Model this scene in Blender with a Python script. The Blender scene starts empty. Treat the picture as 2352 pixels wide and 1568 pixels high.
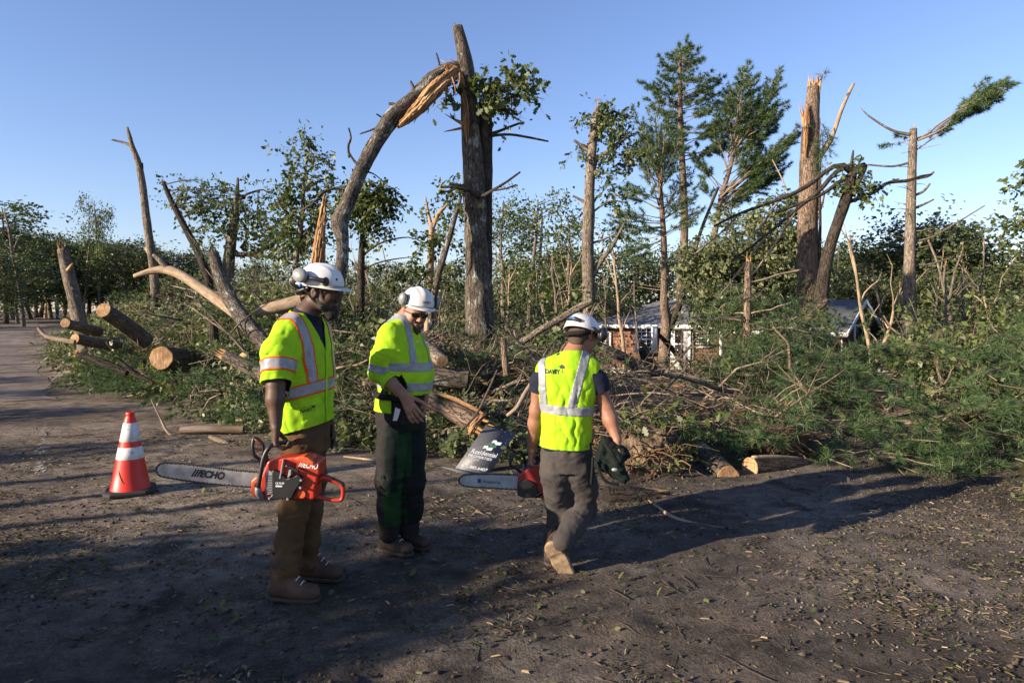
import bpy, bmesh, math, random
import numpy as np
from mathutils import Vector, Matrix
from mathutils.bvhtree import BVHTree

SC = bpy.context.scene
COL = SC.collection
# ------------------------------------------------------------------ camera
F, CX, HY, H = 1568.0, 1176.0, 715.0, 1.63
cam_d = bpy.data.cameras.new('camera')
cam = bpy.data.objects.new('camera', cam_d); COL.objects.link(cam)
cam_d.sensor_width = 36.0; cam_d.lens = 36.0 * F / 2352.0
cam_d.shift_y = -(784.0 - HY) / 2352.0
cam_d.clip_start = 0.05; cam_d.clip_end = 4000.0
cam.location = (0, 0, H); cam.rotation_euler = (math.radians(90), 0, 0)
SC.camera = cam
# ------------------------------------------------------------------ world and sun
SUN_EL, SUN_DIR = 18.0, 28.0          # shadows run to the right and SUN_DIR degrees away from the camera
e, a = math.radians(SUN_EL), math.radians(SUN_DIR)
SUNV = Vector((-math.cos(a) * math.cos(e), -math.sin(a) * math.cos(e), math.sin(e)))
world = bpy.data.worlds.new('World'); SC.world = world; world.use_nodes = True
wn = world.node_tree.nodes; wl = world.node_tree.links
sky = wn.new('ShaderNodeTexSky'); sky.sky_type = 'NISHITA'; sky.sun_disc = False
sky.sun_elevation = e; sky.sun_rotation = math.atan2(SUNV.x, SUNV.y) % (2 * math.pi)
sky.altitude = 0; sky.air_density = 1.1; sky.dust_density = 0.3; sky.ozone_density = 3.0
wb = wn.new('ShaderNodeVectorMath'); wb.operation = 'MULTIPLY'; wb.inputs[1].default_value = (1.04, .97, 1.15)   # white balance
wl.new(sky.outputs[0], wb.inputs[0]); wl.new(wb.outputs[0], wn['Background'].inputs[0])
wn['Background'].inputs[1].default_value = 0.080
sun_d = bpy.data.lights.new('sun', 'SUN'); sun_d.energy = 5.0; sun_d.angle = math.radians(0.55)
sun_d.color = (1.0, 0.84, 0.64)
sun = bpy.data.objects.new('sun', sun_d); COL.objects.link(sun)
sun.location = (-20, -9, 12); sun.rotation_euler = (-SUNV).to_track_quat('-Z', 'Y').to_euler()
SC.view_settings.view_transform = 'Standard'; SC.view_settings.look = 'None'
SC.view_settings.exposure = 1.3; SC.view_settings.gamma = 1.0
SC.view_settings.use_curve_mapping = False
SC.cycles.max_bounces = 6; SC.cycles.transparent_max_bounces = 6
SC.cycles.diffuse_bounces = 3; SC.cycles.glossy_bounces = 2; SC.cycles.transmission_bounces = 3
SC.cycles.sample_clamp_indirect = 6.0

# ------------------------------------------------------------------ helpers
def P(px, py, Y):
    return np.array(((px - CX) / F * Y, Y, H - (py - HY) / F * Y))
def RNG(s): return np.random.default_rng(s)
def nrm(v):
    v = np.asarray(v, float)
    return v / np.maximum(np.linalg.norm(v, axis=-1, keepdims=True), 1e-9)

def _h(ix, iy, iz, seed):
    n = (ix * 374761393 + iy * 668265263 + iz * 2147483647 + seed * 974634777) & 0xffffffff
    n = ((n ^ (n >> 13)) * 1274126177) & 0xffffffff
    return ((n ^ (n >> 16)) & 0xffffff) / float(0xffffff)
def vnoise(p, seed=0):
    p = np.asarray(p, float); i = np.floor(p).astype(np.int64); f = p - i; f = f * f * (3 - 2 * f)
    r = 0
    for dx in (0, 1):
        for dy in (0, 1):
            for dz in (0, 1):
                w = (f[..., 0] if dx else 1 - f[..., 0]) * (f[..., 1] if dy else 1 - f[..., 1]) * (f[..., 2] if dz else 1 - f[..., 2])
                r = r + w * _h(i[..., 0] + dx, i[..., 1] + dy, i[..., 2] + dz, seed)
    return r * 2 - 1
def fbm(p, o=4, seed=0):
    p = np.asarray(p, float); r = 0; a_ = 1.0; t = 0
    for k in range(o):
        r = r + a_ * vnoise(p * 2 ** k, seed + k * 17); t += a_; a_ *= .5
    return r / t
def n2(x, y, s, o=3, seed=0):
    return fbm(np.stack([np.asarray(x) * s, np.asarray(y) * s, np.zeros_like(np.asarray(x, float))], -1), o, seed)

def worg(o):
    v = Vector((0, 0, 0))
    while o: v = v + o.location; o = o.parent
    return np.array(v)
def tag(o, label=None, cat=None, group=None, kind=None):
    if label: o['label'] = label
    if cat: o['category'] = cat
    if group: o['group'] = group
    if kind: o['kind'] = kind
    return o
def thing(name, loc, label, cat, group=None):
    o = bpy.data.objects.new(name, None); COL.objects.link(o)
    o.location = [float(t) for t in loc]; o.empty_display_size = .1
    return tag(o, label, cat, group)
def link(name, me, parent=None):
    o = bpy.data.objects.new(name, me); COL.objects.link(o)
    if parent: o.parent = parent
    return o
def mk(name, V, Fc, mats, parent=None, midx=None, attrs=None, smooth=True):
    """one mesh object; V in world coordinates, faces a list or an (m,k) array"""
    V = np.asarray(V, float)
    if parent is not None: V = V - worg(parent)
    me = bpy.data.meshes.new(name)
    if isinstance(Fc, np.ndarray):
        m, k = Fc.shape
        me.vertices.add(len(V)); me.vertices.foreach_set('co', V.astype(np.float32).ravel())
        me.loops.add(m * k); me.loops.foreach_set('vertex_index', Fc.astype(np.int32).ravel())
        me.polygons.add(m); me.polygons.foreach_set('loop_start', np.arange(0, m * k, k, dtype=np.int32))
        me.update(calc_edges=True)
    else:
        me.from_pydata(V.tolist(), [], [list(map(int, f)) for f in Fc]); me.update()
    if not isinstance(mats, (list, tuple)): mats = [mats]
    for mt in mats: me.materials.append(mt)
    if midx is not None: me.polygons.foreach_set('material_index', np.asarray(midx, np.int32))
    if attrs:
        for k_, v in attrs.items():
            v = np.asarray(v, np.float32)
            if v.ndim == 1:
                at = me.attributes.new(k_, 'FLOAT', 'POINT'); at.data.foreach_set('value', v)
            else:
                at = me.attributes.new(k_, 'FLOAT_VECTOR', 'POINT'); at.data.foreach_set('vector', v.ravel())
    if smooth: me.polygons.foreach_set('use_smooth', np.ones(len(me.polygons), bool))
    return link(name, me, parent)

class Acc:
    """collects quads (or any one polygon size) plus a vector attribute"""
    def __init__(s): s.V = []; s.F = []; s.A = []; s.n = 0
    def add(s, V, Fq, A=None):
        s.V.append(V); s.F.append(np.asarray(Fq) + s.n); s.n += len(V)
        s.A.append(A if A is not None else np.zeros((len(V), 3)))
    def obj(s, name, mat, parent=None, attr='bc', smooth=True):
        if not s.V: return None
        o = mk(name, np.concatenate(s.V), np.concatenate(s.F), mat, parent, attrs={attr: np.concatenate(s.A)}, smooth=smooth)
        if name in ('branches', 'twigs', 'roots', 'hanging_twigs', 'chain', 'splintered_top', 'splintered_end', 'torn_wood'): o['kind'] = 'stuff'
        return o

def spline(pts, rad, m):
    pts = np.asarray(pts, float); rad = np.asarray(rad, float); n = len(pts)
    if n == 2:
        t = np.linspace(0, 1, m)[:, None]; return pts[0] + (pts[1] - pts[0]) * t, rad[0] + (rad[1] - rad[0]) * t[:, 0]
    d = np.concatenate([[0], np.cumsum(np.linalg.norm(np.diff(pts, axis=0), axis=1))]); u = np.linspace(0, d[-1], m)
    i = np.clip(np.searchsorted(d, u, 'right') - 1, 0, n - 2); t = ((u - d[i]) / np.maximum(d[i + 1] - d[i], 1e-9))[:, None]
    p0, p1, p2, p3 = pts[np.maximum(i - 1, 0)], pts[i], pts[i + 1], pts[np.minimum(i + 2, n - 1)]
    out = .5 * ((2 * p1) + (-p0 + p2) * t + (2 * p0 - 5 * p1 + 4 * p2 - p3) * t ** 2 + (-p0 + 3 * p1 - 3 * p2 + p3) * t ** 3)
    return out, np.interp(u, d, rad)
def tube(pts, rad, n=8, rough=0.0, seed=0, close=True):
    """tapered tube round a polyline; returns V, quads, bark coordinates"""
    pts = np.asarray(pts, float); rad = np.asarray(rad, float); m = len(pts)
    T = nrm(np.gradient(pts, axis=0))
    u = np.cross(T[0], (0, 0, 1.0));
    if np.linalg.norm(u) < .05: u = np.cross(T[0], (1.0, 0, 0))
    u = nrm(u); U = [u]
    for i in range(1, m):
        u = U[-1] - T[i] * np.dot(U[-1], T[i]); U.append(nrm(u))
    U = np.array(U); W = np.cross(T, U)
    L = np.concatenate([[0], np.cumsum(np.linalg.norm(np.diff(pts, axis=0), axis=1))])
    if close:
        pts = np.concatenate([pts[:1], pts, pts[-1:]]); rad = np.concatenate([[1e-4], rad, [1e-4]])
        U = np.concatenate([U[:1], U, U[-1:]]); W = np.concatenate([W[:1], W, W[-1:]]); L = np.concatenate([L[:1], L, L[-1:]]); m += 2
    th = np.arange(n) / n * 2 * math.pi
    c, s_ = np.cos(th), np.sin(th)
    R = np.repeat(rad[:, None], n, 1)
    if rough:
        q = np.stack([np.repeat(c[None], m, 0) * 1.6, np.repeat(s_[None], m, 0) * 1.6, np.repeat(L[:, None], n, 1) * 1.5], -1)
        R = R * (1 + rough * fbm(q, 3, seed))
    V = pts[:, None] + R[..., None] * (U[:, None] * c[None, :, None] + W[:, None] * s_[None, :, None])
    rr = np.maximum(rad, .02)[:, None]
    A = np.stack([rr * c, rr * s_, np.repeat(L[:, None], n, 1) + seed * 3.7], -1)
    i = np.arange(m - 1)[:, None] * n; j = np.arange(n)[None]; j2 = (j + 1) % n
    Q = np.stack([i + j, i + j2, i + n + j2, i + n + j], -1).reshape(-1, 4)
    return V.reshape(-1, 3), Q, A.reshape(-1, 3)
def wobble(p0, p1, amp, n, rng, droop=0.0):
    p0 = np.asarray(p0, float); p1 = np.asarray(p1, float)
    t = np.linspace(0, 1, n)[:, None]; L = np.linalg.norm(p1 - p0)
    k = rng.normal(size=(n, 3)) * amp * L; k[0] = 0
    return p0 + (p1 - p0) * t + np.cumsum(k, 0) / math.sqrt(n) - np.array((0, 0, 1.0)) * droop * L * (t ** 2)

def bx(lo, hi):
    (x0, y0, z0), (x1, y1, z1) = lo, hi
    V = np.array([(x0, y0, z0), (x1, y0, z0), (x1, y1, z0), (x0, y1, z0), (x0, y0, z1), (x1, y0, z1), (x1, y1, z1), (x0, y1, z1)], float)
    return V, np.array([(0, 3, 2, 1), (4, 5, 6, 7), (0, 1, 5, 4), (1, 2, 6, 5), (2, 3, 7, 6), (3, 0, 4, 7)])
def bevel(o, w=.005, seg=2):
    m_ = o.modifiers.new('bevel', 'BEVEL'); m_.width = w; m_.segments = seg; m_.limit_method = 'ANGLE'; return o

# ------------------------------------------------------------------ materials
def newmat(name):
    m = bpy.data.materials.new(name); m.use_nodes = True
    nt = m.node_tree; return m, nt, nt.nodes, nt.links, nt.nodes['Principled BSDF']
def ramp(nodes, stops):
    r = nodes.new('ShaderNodeValToRGB'); el = r.color_ramp.elements
    while len(el) > 1: el.remove(el[0])
    el[0].position = stops[0][0]; el[0].color = (*stops[0][1], 1)
    for p_, c_ in stops[1:]:
        x = el.new(p_); x.color = (*c_, 1)
    return r
def noise(nodes, links, vec, scale, detail=4, rough=.55, sc=None):
    n = nodes.new('ShaderNodeTexNoise'); n.inputs['Scale'].default_value = scale
    n.inputs['Detail'].default_value = detail; n.inputs['Roughness'].default_value = rough
    if vec is not None:
        if sc is not None:
            mp = nodes.new('ShaderNodeMapping'); mp.inputs['Scale'].default_value = sc; links.new(vec, mp.inputs[0]); vec = mp.outputs[0]
        links.new(vec, n.inputs['Vector'])
    return n
def mixc(nodes, links, fac, c1, c2, mode='MIX'):
    m = nodes.new('ShaderNodeMix'); m.data_type = 'RGBA'; m.blend_type = mode
    for sock, v in ((m.inputs[0], fac), (m.inputs[6], c1), (m.inputs[7], c2)):
        if hasattr(v, 'is_linked'): links.new(v, sock)
        elif isinstance(v, (int, float)): sock.default_value = v
        else: sock.default_value = (*v, 1)
    return m.outputs[2]
def bump(nodes, links, h, b, strength=.5, dist=.01):
    bp = nodes.new('ShaderNodeBump'); bp.inputs['Strength'].default_value = strength; bp.inputs['Distance'].default_value = dist
    links.new(h, bp.inputs['Height']); links.new(bp.outputs[0], b.inputs['Normal']); return bp
def simple(name, col, col2=None, rough=.6, scale=8, bumps=.2, metal=0.0, detail=5, bd=.004, spec=.5, stops=(.35, .65)):
    m, nt, N, Lk, b = newmat(name)
    tc = N.new('ShaderNodeTexCoord')
    b.inputs['Roughness'].default_value = rough; b.inputs['Metallic'].default_value = metal
    b.inputs['Specular IOR Level'].default_value = spec
    n = noise(N, Lk, tc.outputs['Object'], scale, detail)
    if col2 is None: col2 = tuple(c * .72 for c in col)
    r = ramp(N, [(stops[0], col2), (stops[1], col)]); Lk.new(n.outputs[0], r.inputs[0]); Lk.new(r.outputs[0], b.inputs['Base Color'])
    if bumps:
        n3 = noise(N, Lk, tc.outputs['Object'], scale * 4, 4); bump(N, Lk, n3.outputs[0], b, bumps, bd)
    return m
def attr(N, name):
    at = N.new('ShaderNodeAttribute'); at.attribute_name = name; return at
def bark(name, dark, light, lichen=None, lich=.5, sc=1.0, bs=.8, ridg=1.0):
    dark, light = tuple(c * .72 for c in dark), tuple(c * .82 for c in light); lichen = tuple(c * .75 for c in lichen) if lichen else None
    m, nt, N, Lk, b = newmat(name); at = attr(N, 'bc'); v = at.outputs['Vector']
    b.inputs['Roughness'].default_value = .92; b.inputs['Specular IOR Level'].default_value = .15
    n1 = noise(N, Lk, v, 26 * sc, 6, .65, (1, 1, .2)); n2_ = noise(N, Lk, v, 3.5 * sc, 4, .6, (1, 1, .5))
    vo = N.new('ShaderNodeTexVoronoi'); vo.feature = 'DISTANCE_TO_EDGE'; vo.inputs['Scale'].default_value = 22 * sc
    mp = N.new('ShaderNodeMapping'); mp.inputs['Scale'].default_value = (1, 1, .22); Lk.new(v, mp.inputs[0])
    nd = noise(N, Lk, v, 9 * sc, 3); ad = N.new('ShaderNodeVectorMath'); ad.operation = 'MULTIPLY_ADD'
    Lk.new(nd.outputs['Color'], ad.inputs[0]); ad.inputs[1].default_value = (.09, .09, .09); Lk.new(mp.outputs[0], ad.inputs[2]); Lk.new(ad.outputs[0], vo.inputs['Vector'])
    r1 = ramp(N, [(.3, dark), (.5, tuple(.5 * (x + y) for x, y in zip(dark, light))), (.68, light)]); Lk.new(n1.outputs[0], r1.inputs[0])
    rv = ramp(N, [(0.0, (.25, .25, .25)), (.09, (1, 1, 1))]); Lk.new(vo.outputs[0], rv.inputs[0])
    c = mixc(N, Lk, ridg * .8, r1.outputs[0], rv.outputs[0], 'MULTIPLY')
    rl = ramp(N, [(.35, (.7, .7, .7)), (.65, (1.15, 1.15, 1.15))]); Lk.new(n2_.outputs[0], rl.inputs[0])
    c = mixc(N, Lk, 1.0, c, rl.outputs[0], 'MULTIPLY')
    if lichen:
        nl = noise(N, Lk, v, 5 * sc, 5, .7, (1, 1, .6)); rr = ramp(N, [(lich, (0, 0, 0)), (lich + .1, (1, 1, 1))]); Lk.new(nl.outputs[0], rr.inputs[0])
        nm = N.new('ShaderNodeMath'); nm.operation = 'MULTIPLY'; Lk.new(rr.outputs[0], nm.inputs[0]); Lk.new(rv.outputs[0], nm.inputs[1])
        c = mixc(N, Lk, nm.outputs[0], c, lichen)
    Lk.new(c, b.inputs['Base Color'])
    hm = N.new('ShaderNodeMath'); hm.operation = 'ADD'; Lk.new(n1.outputs[0], hm.inputs[0]); Lk.new(rv.outputs[0], hm.inputs[1])
    bump(N, Lk, hm.outputs[0], b, bs, .03)
    return m
def woodmat(name, pale, orange, sc=1.0, rings=False):
    pale, orange = tuple(c * .82 for c in pale), tuple(c * .82 for c in orange)
    m, nt, N, Lk, b = newmat(name); at = attr(N, 'bc'); v = at.outputs['Vector']
    b.inputs['Roughness'].default_value = .8; b.inputs['Specular IOR Level'].default_value = .2
    if rings:
        ln = N.new('ShaderNodeVectorMath'); ln.operation = 'LENGTH'
        mp = N.new('ShaderNodeMapping'); mp.inputs['Scale'].default_value = (1, 1, 0); Lk.new(v, mp.inputs[0])
        nd = noise(N, Lk, mp.outputs[0], 6, 3); ad = N.new('ShaderNodeVectorMath'); ad.operation = 'MULTIPLY_ADD'
        Lk.new(nd.outputs['Color'], ad.inputs[0]); ad.inputs[1].default_value = (.05, .05, .0); Lk.new(mp.outputs[0], ad.inputs[2]); Lk.new(ad.outputs[0], ln.inputs[0])
        sn = N.new('ShaderNodeMath'); sn.operation = 'MULTIPLY'; sn.inputs[1].default_value = 190.0; Lk.new(ln.outputs['Value'], sn.inputs[0])
        s2 = N.new('ShaderNodeMath'); s2.operation = 'SINE'; Lk.new(sn.outputs[0], s2.inputs[0])
        n1 = noise(N, Lk, v, 40, 5, .7, (1, .12, 1))
        mx = N.new('ShaderNodeMath'); mx.operation = 'MULTIPLY_ADD'; Lk.new(s2.outputs[0], mx.inputs[0]); mx.inputs[1].default_value = .045; Lk.new(n1.outputs[0], mx.inputs[2])
        h = mx.outputs[0]
    else:
        n1 = noise(N, Lk, v, 60 * sc, 6, .7, (1, 1, .06)); h = n1.outputs[0]
    n2_ = noise(N, Lk, v, 5 * sc, 3, .6, (1, 1, .3))
    r1 = ramp(N, [(.3, tuple(x * .55 for x in orange)), (.48, orange), (.66, pale)]); Lk.new(h, r1.inputs[0])
    rl = ramp(N, [(.35, (.62, .55, .5)), (.6, (1.05, 1.05, 1.05))]); Lk.new(n2_.outputs[0], rl.inputs[0])
    c = mixc(N, Lk, 1.0, r1.outputs[0], rl.outputs[0], 'MULTIPLY'); Lk.new(c, b.inputs['Base Color'])
    bump(N, Lk, h, b, .5, .01)
    return m
def foliage(name, stops, trans=.3, gloss=.45, spec=.35):
    stops = [(p_, tuple(c * .84 for c in c_)) for p_, c_ in stops]
    m, nt, N, Lk, b = newmat(name); at = attr(N, 'tint')
    r = ramp(N, stops); Lk.new(at.outputs['Fac'], r.inputs[0]); Lk.new(r.outputs[0], b.inputs['Base Color'])
    b.inputs['Roughness'].default_value = gloss; b.inputs['Specular IOR Level'].default_value = spec
    tr = N.new('ShaderNodeBsdfTranslucent'); hs = N.new('ShaderNodeHueSaturation'); hs.inputs['Saturation'].default_value = 1.15; hs.inputs['Value'].default_value = 1.3
    Lk.new(r.outputs[0], hs.inputs['Color']); Lk.new(hs.outputs[0], tr.inputs[0])
    mx = N.new('ShaderNodeMixShader'); mx.inputs[0].default_value = trans
    Lk.new(b.outputs[0], mx.inputs[1]); Lk.new(tr.outputs[0], mx.inputs[2]); Lk.new(mx.outputs[0], nt.nodes['Material Output'].inputs[0])
    return m

M = {}
M['oakbark'] = bark('oak_bark', (.055, .045, .036), (.21, .175, .14), (.40, .42, .37), .55)
M['greybark'] = bark('grey_bark', (.13, .10, .078), (.38, .31, .24), (.44, .45, .40), .60)
M['darkbark'] = bark('dark_bark', (.03, .024, .02), (.12, .095, .075), (.25, .27, .22), .66)
M['pinebark'] = bark('pine_bark', (.12, .082, .06), (.36, .265, .195), (.34, .34, .29), .66)
M['twig'] = bark('twig_bark', (.16, .12, .088), (.42, .33, .24), None, ridg=.2, bs=.3)
M['twigdark'] = bark('dark_twig_bark', (.045, .035, .028), (.16, .125, .095), None, ridg=.2, bs=.3)
M['bare'] = bark('bare_peeled_wood', (.30, .21, .135), (.52, .40, .28), (.22, .17, .12), .60, ridg=.15, bs=.35)
M['wood'] = woodmat('torn_wood', (.72, .52, .32), (.50, .285, .12))
M['oldwood'] = woodmat('brown_torn_wood', (.50, .33, .19), (.26, .135, .06))
M['ring'] = woodmat('sawn_wood', (.62, .43, .26), (.43, .26, .13), rings=True)
M['board'] = woodmat('weathered_board', (.33, .27, .21), (.2, .155, .115))
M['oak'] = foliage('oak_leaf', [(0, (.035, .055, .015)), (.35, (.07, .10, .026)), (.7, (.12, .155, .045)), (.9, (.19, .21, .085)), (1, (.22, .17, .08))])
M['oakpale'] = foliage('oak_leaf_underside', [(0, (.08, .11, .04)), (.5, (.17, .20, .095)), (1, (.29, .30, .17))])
M['yellow'] = foliage('yellow_green_leaf', [(0, (.10, .12, .015)), (.5, (.2, .22, .03)), (1, (.32, .3, .05))])
M['pine'] = foliage('pine_needle', [(0, (.028, .058, .022)), (.5, (.065, .118, .042)), (.85, (.115, .17, .06)), (1, (.19, .19, .07))], .25, .5)
M['far'] = foliage('distant_leaf', [(0, (.035, .055, .02)), (.5, (.075, .10, .036)), (1, (.15, .165, .065))], .25)
M['dead'] = foliage('dead_leaf', [(0, (.06, .035, .015)), (.5, (.14, .08, .03)), (1, (.22, .14, .06))], .2, .7)

# ------------------------------------------------------------------ foliage builders
LOBE = np.array([(0, 0), (.2, .09), (.3, .27), (.42, .12), (.56, .36), (.66, .14), (.84, .24), (1, 0)])
def leafset(base, dirs, length, per, size, spread, seed, lobed=False, tintbase=None, droop=.25, flat=.6):
    rng = RNG(seed); N = len(base); n = N * per
    b = np.repeat(base, per, 0); d = np.repeat(dirs, per, 0); L = np.repeat(np.broadcast_to(length, (N,)), per)[:, None]
    u = rng.random((n, 1)) ** .75
    pos = b + d * L * u + rng.normal(size=(n, 3)) * spread * L * (.35 + .65 * u); pos[:, 2] -= (droop * L * u * u)[:, 0]
    ax = nrm(d * .5 + rng.normal(size=(n, 3)) * .75 - np.array((0, 0, .35)))
    nr = rng.normal(size=(n, 3)) * .75 + np.array((0, 0, flat)); bi = nrm(np.cross(ax, nr)); nr = np.cross(bi, ax)
    s = size * (.55 + .9 * rng.random((n, 1)))
    t = rng.random(n) * .75 + np.repeat(rng.random(N), per) * .25 if tintbase is None else np.clip(np.repeat(tintbase, per) + rng.normal(size=n) * .16, 0, 1)
    if lobed:
        k = len(LOBE); out = []
        prof = [(x, y) for x, y in LOBE] + [(x, -y) for x, y in LOBE[-2:0:-1]]
        for x, y in prof: out.append(pos + ax * s * x + bi * s * y * 1.05 + nr * s * (.16 * abs(y) - .18 * x * x))
        V = np.stack(out, 1); kk = len(prof)
    else:
        V = np.stack([pos, pos + ax * s * .48 + bi * s * .3 + nr * s * .09, pos + ax * s - nr * s * .1, pos + ax * s * .48 - bi * s * .3 + nr * s * .09], 1); kk = 4
    return V.reshape(-1, 3), np.arange(n * kk).reshape(n, kk), np.repeat(t, kk)
def needles(pos, d, k, L, w, seed, spread=.75, droop=.1, tintbase=None):
    rng = RNG(seed); n = len(pos) * k
    p = np.repeat(pos, k, 0); dd = np.repeat(d, k, 0)
    q = nrm(dd + rng.normal(size=(n, 3)) * spread); q[:, 2] -= droop; q = nrm(q)
    l = L * (.65 + .6 * rng.random((n, 1)))
    side = nrm(np.cross(q, rng.normal(size=(n, 3)))) * w
    V = np.stack([p - side, p + side, p + q * l], 1)
    tb = rng.random(len(pos)) if tintbase is None else tintbase
    t = np.clip(np.repeat(tb, k) * .6 + rng.random(n) * .4, 0, 1)
    return V.reshape(-1, 3), np.arange(n * 3).reshape(n, 3), np.repeat(t, 3)
def bough(base, d, L, rng, acc, r=.012, side=.42, step=.13, tstep=.075, start=.25, bend=-.15, n=4, flatness=.5):
    """white pine bough: axis, alternate side twigs, tuft positions"""
    d = nrm(d); m = 8; t = np.linspace(0, 1, m)[:, None]
    ax = np.asarray(base) + d * L * t + np.array((0, 0, 1.0)) * bend * L * t * t + np.cumsum(rng.normal(size=(m, 3)), 0) * .012 * L
    V, Q, A = tube(ax, np.linspace(r, r * .25, m), n, 0, int(rng.integers(99))); acc.add(V, Q, A)
    TP, TD = [], []
    s = np.arange(start, 1.0, step / L); sgn = 1
    up = np.array((0, 0, 1.0)); lat = nrm(np.cross(d, up) + 1e-4)
    for u in s:
        p = np.array([np.interp(u, t[:, 0], ax[:, k]) for k in range(3)])
        sl = side * L * (1.05 - u) * rng.uniform(.6, 1.2) + .06; sgn = -sgn
        dd = nrm(d * .8 + lat * sgn * rng.uniform(.6, 1.1) + rng.normal(size=3) * .25 + up * rng.uniform(-.3, .3) * flatness)
        e_ = p + dd * sl + up * bend * .5 * sl
        if sl > .12: V, Q, A = tube(np.array([p, (p + e_) / 2 + rng.normal(size=3) * .02, e_]), [r * .45, r * .35, r * .15], 3, 0, 1, False); acc.add(V, Q, A)
        k = max(2, int(sl / tstep)); uu = np.linspace(.3, 1.0, k)[:, None]
        TP.append(p + (e_ - p) * uu); TD.append(np.repeat(dd[None], k, 0))
    TP.append(ax[-2:]); TD.append(np.repeat(d[None], 2, 0))
    return np.concatenate(TP), np.concatenate(TD)
def twigs(base, dirs, length, r, seed, acc, m=5, n=3, droop=.25, amp=.06):
    rng = RNG(seed)
    for b, d, L in zip(base, dirs, np.broadcast_to(length, (len(base),))):
        p = wobble(b, b + d * L, amp, m, rng, droop); V, Q, A = tube(p, np.linspace(r, r * .3, m), n, 0, int(rng.integers(60)), False); acc.add(V, Q, A)
def add_leaves(name, arr, mat, parent=None, kind=None):
    V = np.concatenate([a_[0] for a_ in arr]); k = arr[0][1].shape[1]; n = 0; Fs = []
    for a_ in arr: Fs.append(a_[1] + n); n += len(a_[0])
    o = mk(name, V, np.concatenate(Fs), mat, parent, attrs={'tint': np.concatenate([a_[2] for a_ in arr])}, smooth=False)
    o['kind'] = 'stuff'
    return o
# ------------------------------------------------------------------ terrain
def sst(t): t = np.clip(t, 0, 1); return t * t * (3 - 2 * t)
EX = [-60, -30, -16, -9.6, -7.6, -3.9, -2.2, -.9, .3, .85, 1.5, 2.0, 2.9, 4.8, 6.2, 12, 40]
EY = [90, 44, 23.5, 15.2, 13.6, 9.9, 8.4, 7.7, 7.4, 6.75, 6.6, 6.9, 7.1, 7.3, 7.4, 7.6, 8]
def edge(x): return np.interp(x, EX, EY)
def mound(x, y):
    d = y - edge(x) + .35 * n2(x, y, .8, 2, 5)
    hx = np.interp(x, [-26, -19, -13, -9, -5, -2.6, 0, 1.2, 3, 6, 12], [.05, .5, 1.35, 1.75, 1.5, .75, .62, .5, .42, .46, .75])
    w = np.interp(x, [-12, -5, -2, 2], [4.5, 3.6, 3.0, 2.6])
    return hx * sst(d / w) * (1 - .55 * sst((d - 7) / 8)) * (1 + .25 * n2(x, y, .6, 3, 9))
def base_h(x, y):
    z = 1.0 * sst((y - 8) / 48) * sst((-x - 3) / 24) - 1.5 * sst((y - 9) / 20) * sst((x + 3) / 9)
    return z
def gh(x, y):
    x = np.asarray(x, float); y = np.asarray(y, float)
    near = np.exp(-((y - 4) / 6.0) ** 2)
    z = base_h(x, y) + mound(x, y)
    z = z + near * (.012 * n2(x, y, 2.5, 3, 3) + .006 * n2(x, y, 12, 2, 4))
    u_ = (x * .55 + y * .83); z = z - near * .010 * (np.exp(-((u_ - 3.1) / .16) ** 2) + np.exp(-((u_ - 4.7) / .16) ** 2)) * (1 + .5 * n2(x, y, 3, 2, 91))
    # churned patch and pothole in the foreground
    z = z + .05 * np.exp(-((x - .95) / .8) ** 2 - ((y - 3.55) / .3) ** 2) * (n2(x, y, 5, 4, 21) + .2)
    z = z - .05 * sst(1.4 - ((x + .58) / .13) ** 2 - ((y - 3.07) / .11) ** 2 - .5 * n2(x, y, 9, 2, 8))
    return z
sx = np.sinh(np.linspace(-6.2, 6.2, 380)); sx = sx / sx[-1] * 900; sx = np.sign(sx) * np.abs(sx)
gx = np.concatenate([-np.geomspace(900, 8, 60)[:-1], np.linspace(-8, 8, 220), np.geomspace(8, 900, 60)[1:]])
gy = np.concatenate([np.linspace(-14, 1.6, 30)[:-1], np.geomspace(1.6, 14, 230), np.geomspace(14, 1800, 90)[1:]])
GX, GY = np.meshgrid(gx, gy, indexing='ij'); GZ = gh(GX, GY)
gV = np.stack([GX, GY, GZ], -1).reshape(-1, 3); ny = len(gy)
ii = (np.arange(len(gx) - 1)[:, None] * ny + np.arange(ny - 1)[None]).ravel()
gF = np.stack([ii, ii + ny, ii + ny + 1, ii + 1], -1)

m, nt, N, Lk, b = newmat('dirt_ground'); tc = N.new('ShaderNodeTexCoord'); v = tc.outputs['Object']
na = noise(N, Lk, v, .55, 5, .6); nb = noise(N, Lk, v, 6, 6, .65); nc = noise(N, Lk, v, 55, 5, .7); nd = noise(N, Lk, v, 2.2, 4, .6)
ra = ramp(N, [(.35, (.076, .063, .053)), (.5, (.138, .114, .095)), (.66, (.225, .193, .165))]); Lk.new(na.outputs[0], ra.inputs[0])
rb = ramp(N, [(.3, (.45, .43, .42)), (.55, (1, 1, 1)), (.75, (1.35, 1.3, 1.25))]); Lk.new(nb.outputs[0], rb.inputs[0])
rc = ramp(N, [(.3, (.5, .5, .5)), (.6, (1.1, 1.1, 1.1)), (.75, (1.6, 1.5, 1.4))]); Lk.new(nc.outputs[0], rc.inputs[0])
rd = ramp(N, [(.52, (0, 0, 0)), (.66, (.85, .85, .85))]); Lk.new(nd.outputs[0], rd.inputs[0])
c = mixc(N, Lk, 1, ra.outputs[0], rb.outputs[0], 'MULTIPLY'); c = mixc(N, Lk, 1, c, rc.outputs[0], 'MULTIPLY')
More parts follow.
